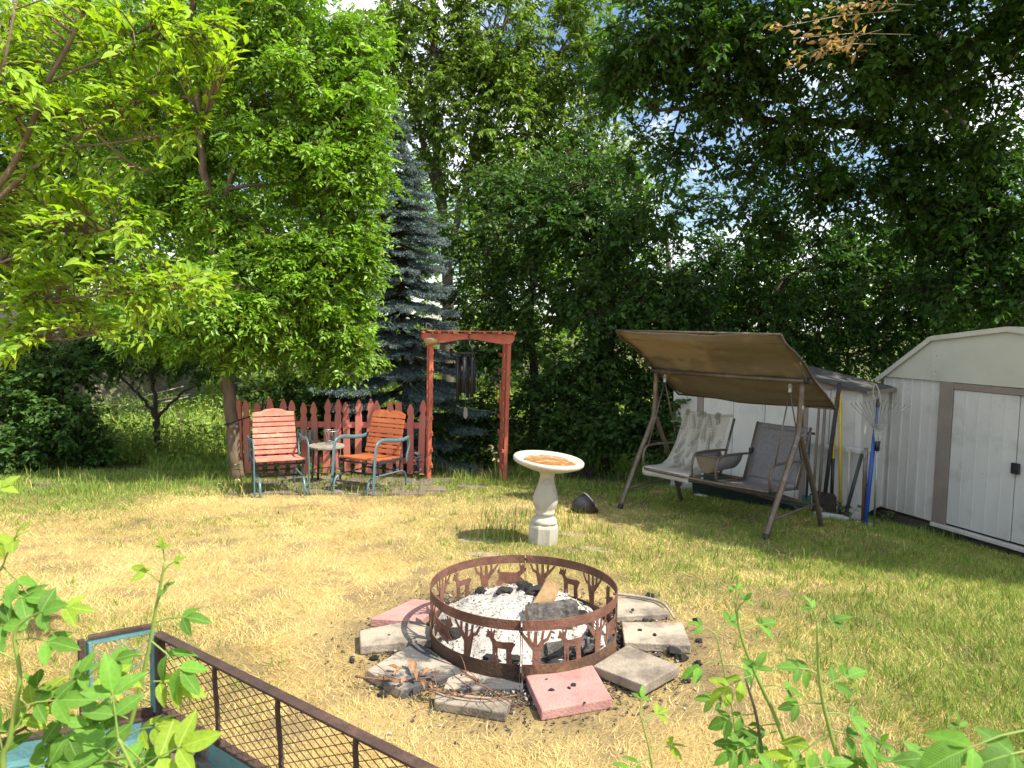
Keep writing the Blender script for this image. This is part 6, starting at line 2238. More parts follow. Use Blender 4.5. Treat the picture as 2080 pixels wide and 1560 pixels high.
# tree just outside the frame on the right; its shade lies over the swing and sheds
def W_lobe(x, y, z, rx, ry, rz_, n):
    return (np.array([x, y, z]), np.array([rx, ry, rz_]), n)
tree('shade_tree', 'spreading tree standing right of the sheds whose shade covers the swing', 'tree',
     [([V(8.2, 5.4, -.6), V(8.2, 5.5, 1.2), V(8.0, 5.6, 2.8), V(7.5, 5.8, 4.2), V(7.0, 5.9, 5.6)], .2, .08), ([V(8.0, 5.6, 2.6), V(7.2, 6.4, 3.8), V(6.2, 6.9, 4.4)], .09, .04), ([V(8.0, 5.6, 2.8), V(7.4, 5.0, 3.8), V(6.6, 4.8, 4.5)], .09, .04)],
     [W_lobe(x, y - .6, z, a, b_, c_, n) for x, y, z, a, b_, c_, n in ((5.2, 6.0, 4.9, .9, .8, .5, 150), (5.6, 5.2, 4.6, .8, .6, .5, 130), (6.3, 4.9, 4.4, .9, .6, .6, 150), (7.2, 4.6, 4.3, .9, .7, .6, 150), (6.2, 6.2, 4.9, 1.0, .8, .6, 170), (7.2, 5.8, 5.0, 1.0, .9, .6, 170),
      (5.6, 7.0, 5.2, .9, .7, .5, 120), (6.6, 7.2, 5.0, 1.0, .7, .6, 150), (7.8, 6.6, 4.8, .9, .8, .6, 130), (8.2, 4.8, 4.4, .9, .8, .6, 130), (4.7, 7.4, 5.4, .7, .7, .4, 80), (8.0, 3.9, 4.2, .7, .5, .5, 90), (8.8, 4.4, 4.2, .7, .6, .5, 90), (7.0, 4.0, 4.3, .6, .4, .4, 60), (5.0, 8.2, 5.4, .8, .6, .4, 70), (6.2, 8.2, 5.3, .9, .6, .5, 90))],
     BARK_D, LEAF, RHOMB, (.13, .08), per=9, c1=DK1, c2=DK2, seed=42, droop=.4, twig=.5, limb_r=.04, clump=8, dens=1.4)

# small forked tree at the left and the dark shrubs
ys_ = 10.9
tree('forked_tree', 'small dark forked tree standing in front of the sunlit meadow on the left', 'tree',
     [([base_at(322, ys_)] + stem_px([(321, 900), (317, 862), (318, 835), (312, 790), (306, 740)], ys_), .055, .02), (stem_px([(317, 850), (296, 815), (262, 783), (240, 760)], ys_), .03, .012), (stem_px([(321, 848), (345, 822), (372, 796), (402, 782)], ys_), .026, .010)],
     px_lobes([(300, 715, ys_, 120, 45, .6, 120), (200, 700, ys_, 80, 50, .5, 90), (400, 730, ys_, 70, 38, .5, 70), (250, 650, 11.4, 110, 55, .6, 90)]),
     BARK_D, LEAF, RHOMB, (.075, .04), per=9, c1=(.05, .11, .025), c2=(.11, .20, .04), seed=51, droop=.4, twig=.34, clump=9)
def shrub(label, px, y, lobes, seed, c1, c2, leaf=(.08, .05), per=8):
    b = base_at(px, y)
    st = []
    rr = random.Random(seed)
    for k in range(4):
        tp = b + V(rr.uniform(-.5, .5), rr.uniform(-.2, .2), rr.uniform(.5, 1.0))
        st.append(([b + V(rr.uniform(-.12, .12), 0, 0), b.lerp(tp, .5) + V(0, 0, .1), tp], .022, .008))
    tree('leafy_shrub', label, 'shrub', st, lobes, BARK_D, LEAFM, RHOMB, leaf, per=per, c1=c1, c2=c2, seed=seed, droop=.3, twig=.28, limb_r=.012, clump=8, crown_name='foliage')
shrub('dark leafy shrub filling the left edge below the branches', 60, 9.6, px_lobes([(50, 835, 9.5, 95, 75, .5, 190), (140, 870, 9.6, 55, 70, .4, 120), (30, 925, 9.2, 80, 45, .4, 130), (100, 750, 9.8, 90, 55, .5, 130), (0, 740, 9.6, 80, 60, .5, 90), (170, 930, 9.7, 50, 40, .3, 70)]), 52, (.045, .105, .025), (.10, .19, .04))
shrub('dark shrub seen through the gaps of the picket fence', 640, 11.4, px_lobes([(560, 800, 11.6, 70, 45, .4, 70), (640, 780, 11.4, 80, 60, .5, 100), (700, 840, 11.0, 90, 60, .4, 110), (600, 880, 11.2, 90, 50, .4, 90)]), 53, (.035, .08, .02), (.08, .15, .03))
shrub('low dark undergrowth inside and right of the arbor opening', 1000, 10.8, px_lobes([(930, 880, 10.6, 70, 45, .4, 90), (1010, 880, 10.7, 70, 50, .4, 90), (1090, 870, 10.4, 80, 55, .4, 120), (970, 820, 11.4, 60, 45, .4, 60)]), 54, (.03, .075, .02), (.07, .13, .03), leaf=(.07, .03))
shrub('low dark undergrowth between the bird bath and the swing', 1200, 10.0, px_lobes([(1170, 870, 9.9, 80, 60, .4, 140), (1260, 850, 9.7, 85, 70, .4, 160), (1330, 880, 9.6, 60, 60, .4, 110), (1200, 790, 10.1, 100, 50, .4, 120), (1350, 790, 9.8, 70, 60, .4, 100), (1120, 810, 10.4, 70, 50, .4, 80)]), 55, (.03, .075, .02), (.07, .14, .03))

# sunlit trees beyond the meadow
def far_tree(label, px, y, lobes, seed, c1=(.12, .235, .025), c2=(.26, .40, .05)):
    tree('meadow_tree', label, 'tree', [(up_stem(px, y, [(px, 700), (px + 8, 560), (px, 440)]), .16, .05)], px_lobes(lobes), BARK_G, LEAFM, RHOMB, (.17, .10), per=8, c1=c1, c2=c2, seed=seed, droop=.3, twig=.75, limb_r=.05, clump=7, group='sunlit trees beyond the meadow')
far_tree('sunlit tree high at the left behind the foreground branches', 150, 15, [(150, 130, 15, 130, 95, 1.2, 150), (60, 300, 15, 130, 110, 1.2, 160), (220, 380, 15, 130, 110, 1.2, 160), (110, 480, 15, 130, 70, 1.0, 120), (330, 540, 14.5, 110, 70, 1.0, 110), (30, 80, 15.5, 110, 110, 1.2, 120), (0, 430, 15, 130, 90, 1.2, 130), (210, 250, 15.2, 130, 90, 1.2, 120), (60, 570, 15, 110, 50, 1.0, 70)], 61)
far_tree('sunlit tree seen behind the tan trunk', 480, 19, [(470, 560, 19, 120, 80, 1.3, 110), (600, 620, 19, 110, 80, 1.3, 110), (520, 700, 18.5, 110, 40, 1.0, 80), (400, 640, 19, 110, 70, 1.2, 90), (560, 430, 20, 150, 110, 1.4, 110)], 62)
far_tree('sunlit tree seen between the spruce and the arbor', 720, 20, [(740, 600, 20, 110, 90, 1.4, 110), (690, 420, 20, 110, 110, 1.4, 110), (830, 500, 20, 100, 100, 1.4, 100), (760, 700, 20, 110, 45, 1.2, 70)], 63)
far_tree('sunlit tree glimpsed behind the dark tree of the arbor', 1010, 21, [(960, 560, 21, 110, 90, 1.4, 100), (1070, 500, 21, 110, 90, 1.4, 100), (1180, 560, 21, 110, 90, 1.4, 100), (1060, 680, 21, 140, 50, 1.4, 90)], 64)
far_tree('sunlit low tree glimpsed under the sky gap right of centre', 1350, 22, [(1290, 610, 22, 110, 60, 1.4, 80), (1400, 620, 22, 110, 55, 1.4, 80), (1520, 630, 22, 110, 60, 1.4, 80), (1270, 480, 22, 60, 100, 1.2, 70)], 65)
far_tree('sunlit tree glimpsed behind the dark crowns above the big shed', 1800, 22, [(1680, 560, 22, 130, 80, 1.4, 90), (1820, 540, 22, 130, 90, 1.4, 90), (1960, 520, 22, 130, 100, 1.4, 90), (2080, 480, 22, 110, 120, 1.4, 90)], 66)
far_tree('sunlit bushy tree at the far left above the earth heap', 20, 26, [(30, 520, 26, 160, 70, 1.5, 80), (-80, 430, 26, 140, 120, 1.5, 80), (170, 560, 26, 130, 50, 1.4, 60)], 67)

far_tree('sunlit tree filling the upper left behind the bright green ash', 380, 17, [(380, 200, 17, 130, 110, 1.3, 110), (300, 60, 17, 140, 110, 1.3, 110), (480, 60, 17, 140, 110, 1.3, 110), (500, 300, 17, 120, 100, 1.2, 90), (420, 420, 17, 120, 90, 1.2, 90), (640, 120, 17, 120, 120, 1.2, 90)], 68)
far_tree('sunlit tree closing the view behind the tall slender stems', 900, 26, [(800, 520, 26, 130, 90, 1.6, 70), (900, 430, 26, 120, 110, 1.6, 70), (1010, 420, 26, 120, 100, 1.6, 70), (1120, 460, 26, 120, 100, 1.6, 70), (930, 610, 26, 160, 60, 1.6, 60)], 69)
far_tree('sunlit hedge tree low behind the forked tree', 300, 27, [(180, 690, 27, 120, 40, 1.6, 50), (300, 660, 27, 120, 70, 1.6, 70), (430, 680, 27, 120, 60, 1.6, 60), (560, 660, 27, 120, 70, 1.6, 60)], 70)
far_tree('sunlit hedge tree low behind the dark trees right of the arbor', 1200, 28, [(1080, 650, 28, 130, 60, 1.6, 60), (1210, 640, 28, 130, 60, 1.6, 60), (1340, 650, 28, 130, 45, 1.6, 60)], 71)
far_tree('sunlit hedge tree low behind the sheds', 1700, 28, [(1500, 660, 28, 130, 45, 1.6, 50), (1650, 650, 28, 130, 55, 1.6, 60), (1800, 640, 28, 130, 60, 1.6, 60), (1950, 640, 28, 130, 60, 1.6, 60), (2080, 620, 28, 130, 70, 1.6, 60)], 72)

# ------------------------------------------------------------------ blue spruce
def spruce():
    r = np.random.default_rng(71)
    y0 = 11.0
    b = base_at(832, y0)
    apex = PY(800, 205, y0)
    H = apex.z - b.z
    t = thing('blue_spruce', 'tall blue spruce with layered silvery boughs behind the fence', 'tree', b)
    pts = [b.lerp(apex, k / 8) + V(r.normal(0, .01), 0, 0) for k in range(9)]
    MB().tube([p - b for p in pts], [.075 * (1 - k / 8.4) for k in range(9)], 8).build('trunk', BARK_D, t, smooth=True)
    Bs, Ts, Cs = [], [], []
    branch = MB()
    z = .18
    while z < H - .05:
        q = z / H
        R = 1.50 * (1 - q) ** .80 + .06
        nb = 9 if q < .8 else 6
        base_az = r.random() * 6.28
        for k in range(nb):
            az = base_az + 2 * math.pi * k / nb + r.normal(0, .2)
            ln = R * (.75 + .4 * r.random())
            zc = z + r.normal(0, .03)
            out = np.array([math.cos(az), math.sin(az), 0])
            ax = np.array(b.lerp(apex, min(1, zc / H)))
            m = 7
            sp = []
            for i in range(m):
                s = i / (m - 1)
                sp.append(ax + out * (ln * s) + np.array([0, 0, -.42 * ln * s + .22 * ln * s * s]))
            branch.tube([Vector(p) - b for p in sp], [.014 * (1 - .8 * i / (m - 1)) * (.5 + ln) for i in range(m)], 4, caps=False)
            side = np.array([-out[1], out[0], 0])
            # side shoots plus the leader
            ns = max(3, int(ln / .05))
            for i in range(ns):
                s = .22 + .78 * i / ns
                p = ax + out * (ln * s) + np.array([0, 0, -.42 * ln * s + .22 * ln * s * s])
                for sg in (-1, 1):
                    L = min(.34, .40 * ln * (1.08 - s) + .07) * (.8 + .4 * r.random())
                    d = out * .8 + side * sg * .85 + np.array([0, 0, -.22 + .1 * r.normal()])
                    d /= np.linalg.norm(d)
                    e = p + d * L
                    Bs.append(p); Ts.append(e); Cs.append(s)
                    if L > .16:
                        for f_ in (.45, .7):
                            pp = p + d * L * f_
                            d2 = d + side * sg * -.9 + np.array([0, 0, -.1])
                            Bs.append(pp); Ts.append(pp + d2 / np.linalg.norm(d2) * L * .42); Cs.append(s)
            tip = sp[-1]
            Bs.append(sp[-2]); Ts.append(tip + out * .06 + np.array([0, 0, .01])); Cs.append(1.0)
        z += .27 - .15 * q
    Bs.append(np.array(apex) - np.array([0, 0, .3])); Ts.append(np.array(apex) + np.array([0, 0, .12])); Cs.append(1.0)
    branch.build('boughs', BARK_D, t, False, fix=False)['kind'] = 'stuff'
    Bs, Ts, Cs = np.array(Bs), np.array(Ts), np.array(Cs)
    ln = np.linalg.norm(Ts - Bs, axis=1)
    P, A, N, C = [], [], [], []
    d = unit(Ts - Bs)
    ref = unit(np.cross(d, np.array([[.1, .2, 1.]])))
    up = np.cross(ref, d)
    cnt = np.maximum(6, (ln / .0085).astype(int))
    idx = np.repeat(np.arange(len(Bs)), cnt)
    n = len(idx)
    q = r.random(n)
    a = r.random(n) * 2 * np.pi
    rd = ref[idx] * np.cos(a)[:, None] + up[idx] * np.sin(a)[:, None]
    P = Bs[idx] + (Ts - Bs)[idx] * q[:, None]
    A = unit(rd + d[idx] * .75 + np.array([[0, 0, .25]]))
    N = unit(r.normal(size=(n, 3)))
    L = .026 + .012 * r.random(n)
    tipk = np.clip(Cs[idx] * .6 + q * .5, 0, 1)[:, None]
    C = (np.array([[.06, .115, .118]]) * (1 - tipk) + np.array([[.19, .295, .31]]) * tipk) * (.8 + .4 * r.random(n))[:, None]
    o3 = np.array(b)
    v, f, cc = leaves_np(P - o3, A, N, L, np.full(n, .009), C, RHOMB)
    o = link_obj('crown', np_mesh('crown', v, f, cc), NEEDLE, t)
    o['kind'] = 'stuff'
    # short-lived stems between bough and needles
    v, f = twig_tubes(Bs - o3, Ts - o3, np.full((len(Bs), 1), .004), np.full((len(Bs), 1), .002))
    link_obj('twigs', np_mesh('twigs', v, f), BARK_B, t)['kind'] = 'stuff'
spruce()

# dark thin posts and brush in the meadow
def meadow_post(label, px, py0, y, h):
    b = base_at(px, y)
    build_root(MB().tube([b, b + V(.01, 0, h * .5), b + V(-.01, 0, h)], [.03, .027, .022], 8), 'meadow_post', BARK_D, label, 'post', 'dark posts in the meadow', smooth=True)
meadow_post('dark wooden post standing in the meadow right of the forked tree', 365, 0, 12.2, .62)
meadow_post('slim dark post behind the left end of the picket fence', 536, 0, 10.4, 1.0)
def brush():
    r = random.Random(19)
    c = base_at(262, 15.2)
    t = thing('brush_pile', 'heap of grey dead branches in front of the earth heap', 'branches', c)
    for k in range(16):
        a = V(r.uniform(-1.1, .6), r.uniform(-.5, .5), r.uniform(.0, .25))
        d = V(r.uniform(.6, 1.6) * r.choice((-1, 1)), r.uniform(-.5, .5), r.uniform(.15, .7))
        MB().tube([a, a + d * .5 + V(0, 0, .08), a + d], [.022, .016, .007], 5).build('branch', BARK_G if k % 3 else PALEH, t, smooth=True)
brush()

# ================================================================== branches of the near tree at the left
def leaf_shape(seed, w=.36, curl=.25, fold=.18, n=5, serr=0.0):
    """a single leaf, length 1 along x, with midrib fold and curl"""
    rr = random.Random(seed)
    vs, fs = [], []
    for i in range(n + 1):
        u = i / n
        ww = w * .5 * (math.sin(math.pi * u ** .8) ** .85 if 0 < u < 1 else 0.0)
        z = -curl * u * u + rr.uniform(-.012, .012)
        tw = rr.uniform(-.05, .05)
        vs += [(u, -ww, z + fold * ww * 2 + tw * ww), (u, 0, z), (u, ww, z + fold * ww * 2 - tw * ww)]
    for i in range(n):
        a = i * 3
        fs += [(a, a + 3, a + 4, a + 1), (a + 1, a + 4, a + 5, a + 2)]
    me = bpy.data.meshes.new('leaf')
    me.from_pydata(vs, [], fs)
    bm = bmesh.new()
    bm.from_mesh(me)
    bmesh.ops.remove_doubles(bm, verts=bm.verts, dist=1e-5)
    bm.to_mesh(me)
    bm.free()
    me.polygons.foreach_set('use_smooth', [True] * len(me.polygons))
    return me

def orient(A, N):
    A = Vector(A).normalized()
    N = Vector(N)
    S = N.cross(A)
    if S.length < 1e-4: S = Vector((0, 1, 0)).cross(A)
    S.normalize()
    U = A.cross(S)
    return Matrix((A, S, U)).transposed()

PLUM = leaf_mat('plum_leaf', .5, rough=.45, spec=.3, base=(.275, .43, .03), rand=.25, tboost=(1.2, 1.25, .3), veins=True)
PLUM_C = leaf_mat('plum_foliage', .5, rough=.45, spec=.3, tboost=(1.2, 1.25, .3))
PLM = []
for k in range(4):
    me = leaf_shape(100 + k, .36 + .05 * (k % 2), .22 + .1 * k, .22)
    me.materials.append(PLUM)
    PLM.append(me)

def near_tree():
    rr = random.Random(23)
    r = np.random.default_rng(23)
    y0 = 3.1
    def pp(px, py, y=y0):
        return PY(px, py, y)
    b = V(-2.95, 2.75, 0)
    t = thing('fruit_tree', 'near tree at the left edge with long yellow green leaves', 'tree', b)
    wood = MB()
    paths = [([b, b + V(.02, 0, .7), b + V(.1, .1, 1.25), pp(-140, 560, 2.95)], .06, .04),
             ([pp(-140, 560, 2.95), pp(-60, 465), pp(0, 400), pp(60, 350), pp(130, 300), pp(185, 262), pp(240, 232), pp(320, 190, 3.3)], .014, .005),
             ([pp(-140, 560, 2.95), pp(-50, 440), pp(20, 345), pp(60, 265), pp(95, 170), pp(140, 90), pp(185, -10), pp(215, -110)], .015, .007),
             ([pp(95, 170), pp(160, 140), pp(235, 112), pp(310, 85), pp(430, 60, 3.3)], .006, .003),
             ([pp(130, 300), pp(230, 290), pp(330, 275), pp(410, 262)], .005, .003),
             ([pp(-140, 560, 2.95), pp(-20, 540), pp(90, 500), pp(200, 470), pp(290, 452)], .006, .003),
             ([pp(-140, 560, 2.95), pp(-40, 620), pp(80, 615), pp(200, 600), pp(320, 590), pp(430, 582)], .0065, .003),
             ([pp(-40, 620), pp(40, 670), pp(120, 690), pp(190, 680)], .005, .003),
             ([pp(185, 262), pp(250, 320), pp(300, 350)], .006, .003), ([pp(-60, 465), pp(-20, 250, 2.9), pp(10, 120, 2.8), pp(30, 20, 2.8)], .008, .004), ([pp(60, 265), pp(20, 220), pp(-30, 150)], .008, .004)]
    for pts, r0, r1 in paths:
        q = arc_pts(pts, 5)
        wood.tube([p - b for p in q], [r0 + (r1 - r0) * i / (len(q) - 1) for i in range(len(q))], 8)
    wood.build('trunk', mat('plum_bark', (.24, .165, .115), (.15, .10, .075), 14, .9, bump=.6, bscale=50), t, smooth=True, fix=False)
    spots = [(60, 60, 42), (120, 30, 40), (20, 120, 45), (330, 70, 40), (400, 60, 38), (455, 55, 34), (470, 105, 30), (385, 115, 40), (285, 150, 45), (250, 185, 40), (200, 210, 40), (330, 230, 40), (395, 262, 38), (350, 290, 35), (150, 250, 35), (60, 190, 40), (20, 250, 45),
             (110, 330, 35), (30, 600, 45), (85, 570, 40), (135, 600, 42), (200, 640, 42), (260, 605, 42), (320, 592, 45), (380, 590, 40), (425, 580, 34), (300, 635, 40), (230, 672, 34), (60, 640, 40), (20, 690, 40), (100, 660, 36), (180, 560, 36), (20, 500, 45), (90, 450, 36), (190, 480, 36), (260, 490, 34),
             (285, 455, 32), (210, 380, 32), (20, 30, 45), (235, 60, 36), (350, 20, 36), (-20, 380, 50), (-20, 200, 50), (10, 730, 34), (140, 430, 30), (420, 100, 30), (60, 330, 30), (130, 130, 45), (200, 90, 45), (180, 30, 40), (60, 400, 45), (140, 380, 40), (20, 440, 45), (250, 260, 40), (100, 220, 40), (300, 110, 40), (110, 520, 45), (40, 560, 40)]
    allp = [p for pts, _, _ in paths[1:] for p in arc_pts(pts, 5)]
    cand = []
    tw = MB()
    for px, py, rad_ in spots:
        yy = y0 + rr.uniform(-.25, .35)
        for s in range(14):
            tip = pp(px + rr.gauss(0, rad_ * .55), py + rr.gauss(0, rad_ * .55), yy + rr.uniform(-.15, .15))
            a = min(allp, key=lambda p: (p - tip).length)
            if (a - tip).length > .45:
                a = tip + (a - tip).normalized() * .45
            d = (tip - a)
            if d.length < .05: d = V(.1, 0, .02)
            m = a.lerp(tip, .5) + V(0, 0, .03)
            tw.tube([a - b, m - b, tip - b], [.0035, .0028, .0016], 4, caps=False)
            n = 6
            for k in range(n):
                q = .35 + .65 * k / (n - 1)
                P = a.lerp(tip, q) + V(0, 0, .03 * 4 * q * (1 - q))
                dn = d.normalized()
                sd = dn.cross(V(0, 0, 1)).normalized() * (1 if k % 2 else -1)
                A = dn * rr.uniform(.5, 1.0) + sd * rr.uniform(.2, .8) + V(.25, -.1, rr.uniform(-.25, .40))
                N = V(rr.gauss(0, .4) + .2, rr.gauss(0, .4) - .2, 1)
                cand.append((P, A.normalized(), N, rr.uniform(.042, .075)))
    tw.build('twigs', BARK_B, t, False, fix=False)['kind'] = 'stuff'
    # the 300 leaves that show largest are objects of their own, the rest one mass
    def shown(cn):
        q = CAM_R.transposed() @ (cn[0] - V(0, 0, CAMZ))
        px, py = CX + F * q.x / -q.z, CY - F * q.y / -q.z
        inside = -20 < px < 2100 and -20 < py < 1580
        return (0 if inside else 1, -q.z)
    cand.sort(key=shown)
    for i, (P, A, N, L) in enumerate(cand[:300]):
        o = bpy.data.objects.new('leaf', PLM[i % 4])
        col.objects.link(o)
        o.parent = t
        M3 = orient(A, N)
        o.matrix_local = Matrix.Translation(P - b) @ M3.to_4x4() @ Matrix.Diagonal((L, L, L, 1))
    rest = cand[300:]
    P = np.array([np.array(c[0] - b) for c in rest])
    A = np.array([np.array(c[1]) for c in rest])
    N = np.array([np.array(c[2]) for c in rest])
    L = np.array([c[3] for c in rest])
    n = len(rest)
    q = r.random(n)[:, None]
    C = np.array([[.16, .31, .025]]) * (1 - q) + np.array([[.36, .49, .04]]) * q
    v, f, cc = leaves_np(P, A, N, L, L * .38, C, LANCE)
    o = link_obj('foliage', np_mesh('foliage', v, f, cc), PLUM_C, t)
    o['kind'] = 'stuff'
near_tree()

# ================================================================== rose canes in the foreground
ROSE = leaf_mat('rose_leaf', .40, rough=.5, spec=.28, base=(.115, .255, .03), rand=.42, tboost=(1.2, 1.2, .4), veins=True)
ROSEY = leaf_mat('young_rose_leaf', .45, rough=.5, spec=.3, base=(.26, .39, .035), rand=.2, tboost=(1.2, 1.2, .35), veins=True)
CANE = mat('green_cane', (.22, .30, .06), (.16, .24, .05), 10, .5, bump=.1)
CANED = mat('dark_cane', (.09, .09, .045), (.06, .06, .035), 10, .6, bump=.1)
RSM, RSY = [], []
for k in range(5):
    me = leaf_shape(200 + k, .46 + .05 * (k % 3), .10 + .07 * k, .12 + .05 * (k % 2), n=7)
    me.materials.append(ROSE)
    RSM.append(me)
    m2 = me.copy()
    m2.materials.clear()
    m2.materials.append(ROSEY)
    RSY.append(m2)

def rose_plant(label, name, cane_px, y, leaves, seed, cane_r=.005, green=True):
    """cane_px: photo path bottom to top; leaves: (index fraction, side angle deg, leaflet length, leaflets, young)"""
    rr = random.Random(seed)
    pts = [PY(px, py, y) for px, py in cane_px]
    foot = V(pts[0].x + rr.uniform(-.06, .06), pts[0].y + .03, float(gz(pts[0].x, pts[0].y)))
    t = thing(name, label, 'rose bush', foot)
    q = arc_pts([foot, foot.lerp(pts[0], .55) + V(rr.uniform(-.03, .03), 0, 0)] + pts, 6)
    MB().tube([p - foot for p in q], [cane_r * (1.25 - .8 * i / (len(q) - 1)) for i in range(len(q))], 8).build('cane', CANE if green else CANED, t, smooth=True, fix=False)
    vis = arc_pts(pts, 8)
    right, upv, toward = CAM_R @ V(1, 0, 0), CAM_R @ V(0, 1, 0), CAM_R @ V(0, 0, 1)
    for fr, ang, L, nl, young in leaves:
        P = vis[min(len(vis) - 1, int(fr * (len(vis) - 1)))]
        a = rad(ang)
        A = (right * math.cos(a) + upv * math.sin(a) + toward * rr.uniform(-.35, .35)).normalized()
        N = (V(rr.gauss(.1, .25), rr.gauss(-.35, .2), 1) + toward * .25).normalized()
        stalk = L * 1.15
        MB().tube([P - foot, P + A * stalk * .5 + V(0, 0, .004) - foot, P + A * stalk - foot], [.0017, .0014, .001], 5, caps=False).build('leaf_stalk', CANE, t, smooth=True, fix=False)
        S = N.cross(A).normalized()
        sets = [(1.0, 0)]
        for k in range((nl - 1) // 2):
            f_ = .92 - .42 * k
            sets += [(f_, 1), (f_, -1)]
        for f_, sg in sets:
            ax = (A * (1.0 if sg == 0 else .55) + S * sg * .9 + V(0, 0, rr.uniform(-.35, .0))).normalized()
            nn = (N + V(rr.gauss(0, .2), rr.gauss(0, .2), 0)).normalized()
            l = .9 * L * (1.0 if sg == 0 else .88 - .12 * (1 - f_)) * rr.uniform(.9, 1.1)
            o = bpy.data.objects.new('leaf', (RSY if young else RSM)[rr.randrange(5)])
            col.objects.link(o)
            o.parent = t
            o.matrix_local = Matrix.Translation(P + A * stalk * f_ - foot) @ orient(ax, nn).to_4x4() @ Matrix.Diagonal((l, l, l, 1))

# left bush
rose_plant('rose shoot rising in front of the corner of the rusty cart', 'rose_bush', [(225, 1570), (262, 1480), (300, 1330), (318, 1230), (335, 1140)], 1.25,
           [(0.05, 200, .075, 5, False), (.10, -20, .080, 5, False), (.22, 20, .055, 5, True), (.30, 165, .05, 5, False), (.42, -5, .055, 5, True), (.52, 190, .05, 5, False), (.58, -40, .066, 5, False), (.66, 10, .05, 3, False), (.78, 60, .036, 3, False), (.88, 150, .032, 3, True), (.95, 40, .026, 3, True), (1.0, 95, .022, 3, True), (.02, 120, .07, 5, True), (.36, 210, .06, 5, False), (.16, 240, .07, 5, False)], 1)
rose_plant('leafy rose cane filling the bottom left corner', 'rose_bush', [(10, 1590), (20, 1500), (40, 1380), (30, 1290), (60, 1250)], 1.15,
           [(.0, 20, .07, 5, False), (.25, 60, .055, 5, True), (.4, 10, .058, 5, False), (.62, 150, .05, 5, False), (.72, 0, .055, 3, False), (.85, 30, .05, 3, False), (1.0, 10, .05, 3, True), (.3, 190, .06, 5, False), (.08, 100, .06, 5, False)], 2)
rose_plant('dark rose cane leaning right across the bottom left corner', 'rose_bush', [(-10, 1560), (60, 1470), (130, 1400), (180, 1370)], 1.2,
           [(.3, -40, .06, 5, False), (.55, -60, .06, 5, False), (.7, 40, .05, 5, False), (.9, 0, .05, 5, True), (1.0, 30, .045, 3, False), (.45, 80, .05, 3, False)], 3, cane_r=.0035, green=False)
rose_plant('rose shoot entering from the left edge above the bottom corner', 'rose_bush', [(-70, 1420), (-50, 1300), (-30, 1210), (5, 1150)], 1.2,
           [(.6, 10, .06, 5, False), (.8, -30, .05, 5, False), (1.0, -60, .058, 5, False), (1.0, 60, .05, 3, True), (.4, 20, .06, 5, False)], 4)
rose_plant('yellowing shoot tip at the left edge above the shaded lawn', 'rose_bush', [(-70, 1250), (-60, 1140), (-45, 1070), (-30, 1035)], 1.3,
           [(.95, -60, .045, 3, True), (1.0, 60, .04, 3, True)], 14)
rose_plant('broad leaved rose stem low at the bottom left', 'rose_bush', [(300, 1680), (290, 1590), (270, 1560), (240, 1500)], 1.05,
           [(.4, -30, .075, 5, False), (.6, 30, .07, 5, True), (.8, 200, .085, 5, False), (1.0, -60, .08, 5, False), (.3, 150, .08, 5, False), (1.0, 100, .06, 5, False)], 15)
# right bush
rose_plant('tall rose shoot leaning left at the bottom right', 'rose_bush', [(1620, 1600), (1580, 1470), (1535, 1370), (1505, 1290), (1492, 1215)], 1.5,
           [(.98, 90, .03, 3, False), (.92, 60, .028, 3, False), (.80, 10, .045, 3, False), (.52, 200, .06, 5, True), (.45, 0, .045, 3, False), (.28, 200, .055, 5, False), (.22, 190, .05, 3, False), (.1, 160, .05, 3, False)], 5)
rose_plant('rose shoot with big pale leaves right of the leaning shoot', 'rose_bush', [(1710, 1590), (1690, 1500), (1672, 1430), (1662, 1350), (1660, 1265)], 1.4,
           [(.30, 215, .085, 5, True), (.34, -20, .06, 5, False), (.6, 20, .055, 5, False), (.7, 160, .045, 5, False), (.95, 40, .035, 3, False), (1.0, 110, .03, 3, False), (.45, -10, .05, 3, False), (.5, 190, .045, 3, False), (.12, 30, .05, 3, False)], 6)
rose_plant('dark low rose stem in front of the leaning shoot', 'rose_bush', [(1555, 1600), (1548, 1530), (1535, 1450), (1515, 1380)], 1.45,
           [(.45, 195, .055, 5, False), (.3, 160, .05, 5, False), (.7, 200, .05, 5, False), (.9, 70, .045, 3, False), (.15, 30, .06, 5, False)], 7, green=False)
rose_plant('thin rose shoot with curled tip beside the fire ring slabs', 'rose_bush', [(1500, 1600), (1490, 1460), (1470, 1360), (1455, 1290)], 1.6,
           [(1.0, 40, .04, 3, False), (1.0, 150, .035, 3, False), (.75, 200, .05, 3, False), (.72, -10, .045, 3, False), (.45, 170, .04, 5, False)], 8, cane_r=.003)
rose_plant('small rose seedling shoot at the bottom centre right', 'rose_bush', [(1325, 1600), (1320, 1530), (1308, 1480), (1300, 1450)], 1.5,
           [(1.0, 80, .028, 3, False), (.8, 20, .035, 3, True), (.3, 200, .05, 5, False), (.35, 10, .045, 3, True)], 9, cane_r=.003)
rose_plant('large soft rose leaves at the right edge bottom corner', 'rose_bush', [(2200, 1640), (2170, 1560), (2140, 1510), (2100, 1480)], .85,
           [(1.0, 195, .075, 3, False), (.8, 235, .07, 5, False), (.6, 180, .06, 3, False)], 10)
rose_plant('short rose tip poking up at the bottom between the right shoots', 'rose_bush', [(1790, 1620), (1785, 1570), (1780, 1540)], 1.4,
           [(1.0, 80, .03, 3, False), (.9, 20, .03, 3, False), (.5, 160, .05, 5, False), (.3, 10, .06, 5, False)], 11, cane_r=.003)
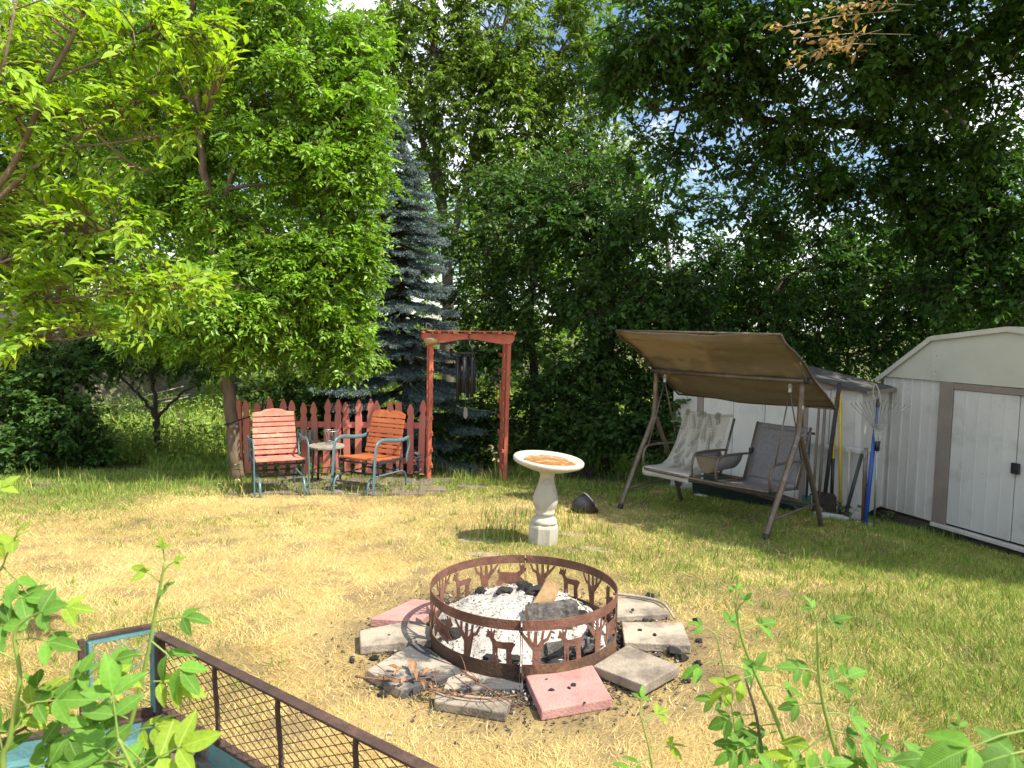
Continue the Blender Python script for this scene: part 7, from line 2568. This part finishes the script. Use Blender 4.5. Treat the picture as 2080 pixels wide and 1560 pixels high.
rose_plant('short rose tip at the bottom right before the large soft leaves', 'rose_bush', [(1955, 1620), (1950, 1560), (1945, 1505)], 1.2,
           [(1.0, 90, .025, 3, False), (.85, 200, .03, 3, False), (.6, 170, .055, 5, False), (.3, 160, .05, 5, False)], 12, cane_r=.003)
rose_plant('dense low rose leaves along the bottom edge right of centre', 'rose_bush', [(1640, 1680), (1630, 1610), (1620, 1575)], 1.25,
           [(.6, 200, .05, 5, False), (.8, 160, .05, 5, False), (1.0, 20, .05, 5, False)], 13)

# ------------------------------------------------------------------ small weeds
WEED = leaf_mat('weed_leaf', .35, base=(.10, .19, .04), rand=.3)
WEEDY = leaf_mat('dry_weed_leaf', .3, rough=.7, base=(.42, .33, .15), rand=.3, tboost=(1, .9, .6))
WLM = [leaf_shape(300 + k, .5, .2 + .1 * k, .15, n=4) for k in range(3)]
WLD = []
for m_ in WLM:
    m_.materials.append(WEED)
    d_ = m_.copy()
    d_.materials.clear()
    d_.materials.append(WEEDY)
    WLD.append(d_)
def weed(label, p, h, n, seed, dry=0.3, spread=.12, L=.05):
    rr = random.Random(seed)
    t = thing('weed_plant', label, 'weed', p)
    for s in range(max(2, n // 8)):
        tip = V(rr.uniform(-spread, spread), rr.uniform(-spread, spread), h * rr.uniform(.6, 1))
        q = arc_pts([V(0, 0, 0), tip * .5 + V(0, 0, .1 * h), tip], 4)
        MB().tube(q, [.004 * (1 - .6 * i / len(q)) for i in range(len(q))], 5).build('stem', CANE if rr.random() > dry else PALEH, t, smooth=True, fix=False)
        for k in range(8):
            P = q[rr.randrange(2, len(q))]
            A = V(rr.gauss(0, 1), rr.gauss(0, 1), rr.uniform(-.5, .4)).normalized()
            o = bpy.data.objects.new('leaf', rr.choice(WLD if rr.random() < dry else WLM))
            col.objects.link(o)
            o.parent = t
            l = L * rr.uniform(.6, 1.2)
            o.matrix_local = Matrix.Translation(P) @ orient(A, V(rr.gauss(0, .5), rr.gauss(0, .5), 1)).to_4x4() @ Matrix.Diagonal((l, l, l, 1))
def gp(px, py): return G(px, py)
weed('half dry weed growing between the legs of the faded chair', gp(578, 1000), .30, 16, 1, .6)
weed('yellow green weed in front of the round side table', gp(670, 1000), .30, 24, 2, .45)
weed('dry weed at the foot of the tan tree trunk', gp(492, 985), .35, 16, 3, .6)
weed('grassy weed left of the tree trunk base', gp(462, 1000), .16, 24, 4, .2)
weed('dry brown leafed vine stem at the right arbor post', gp(1008, 975), .62, 24, 5, .75, .12, .07)
weed('dry leaf stem beside the artificial flower', gp(836, 966), .42, 16, 6, .85, .08, .06)
p = wp(1725, 1035, .14); p.z = float(gz(p.x, p.y))
weed('dark green weed growing behind the tool handles', p, .22, 32, 7, .0, .14, .07)
p = wp(1700, 1035, .12); p.z = float(gz(p.x, p.y))
weed('dark green weed at the foot of the yellow spade', p, .26, 24, 8, .0, .10, .06)
p = wp(1575, 1020, .14); p.z = float(gz(p.x, p.y))
weed('bright green weed under the right end of the swing seat', p, .20, 24, 9, .0, .12, .06)
weed('green weed sprawling under the edge of the big shed', gp(1800, 1062), .16, 24, 10, .1, .16, .05)
weed('green weed tuft between chair and arbor', gp(790, 1000), .14, 24, 11, .2, .10, .05)
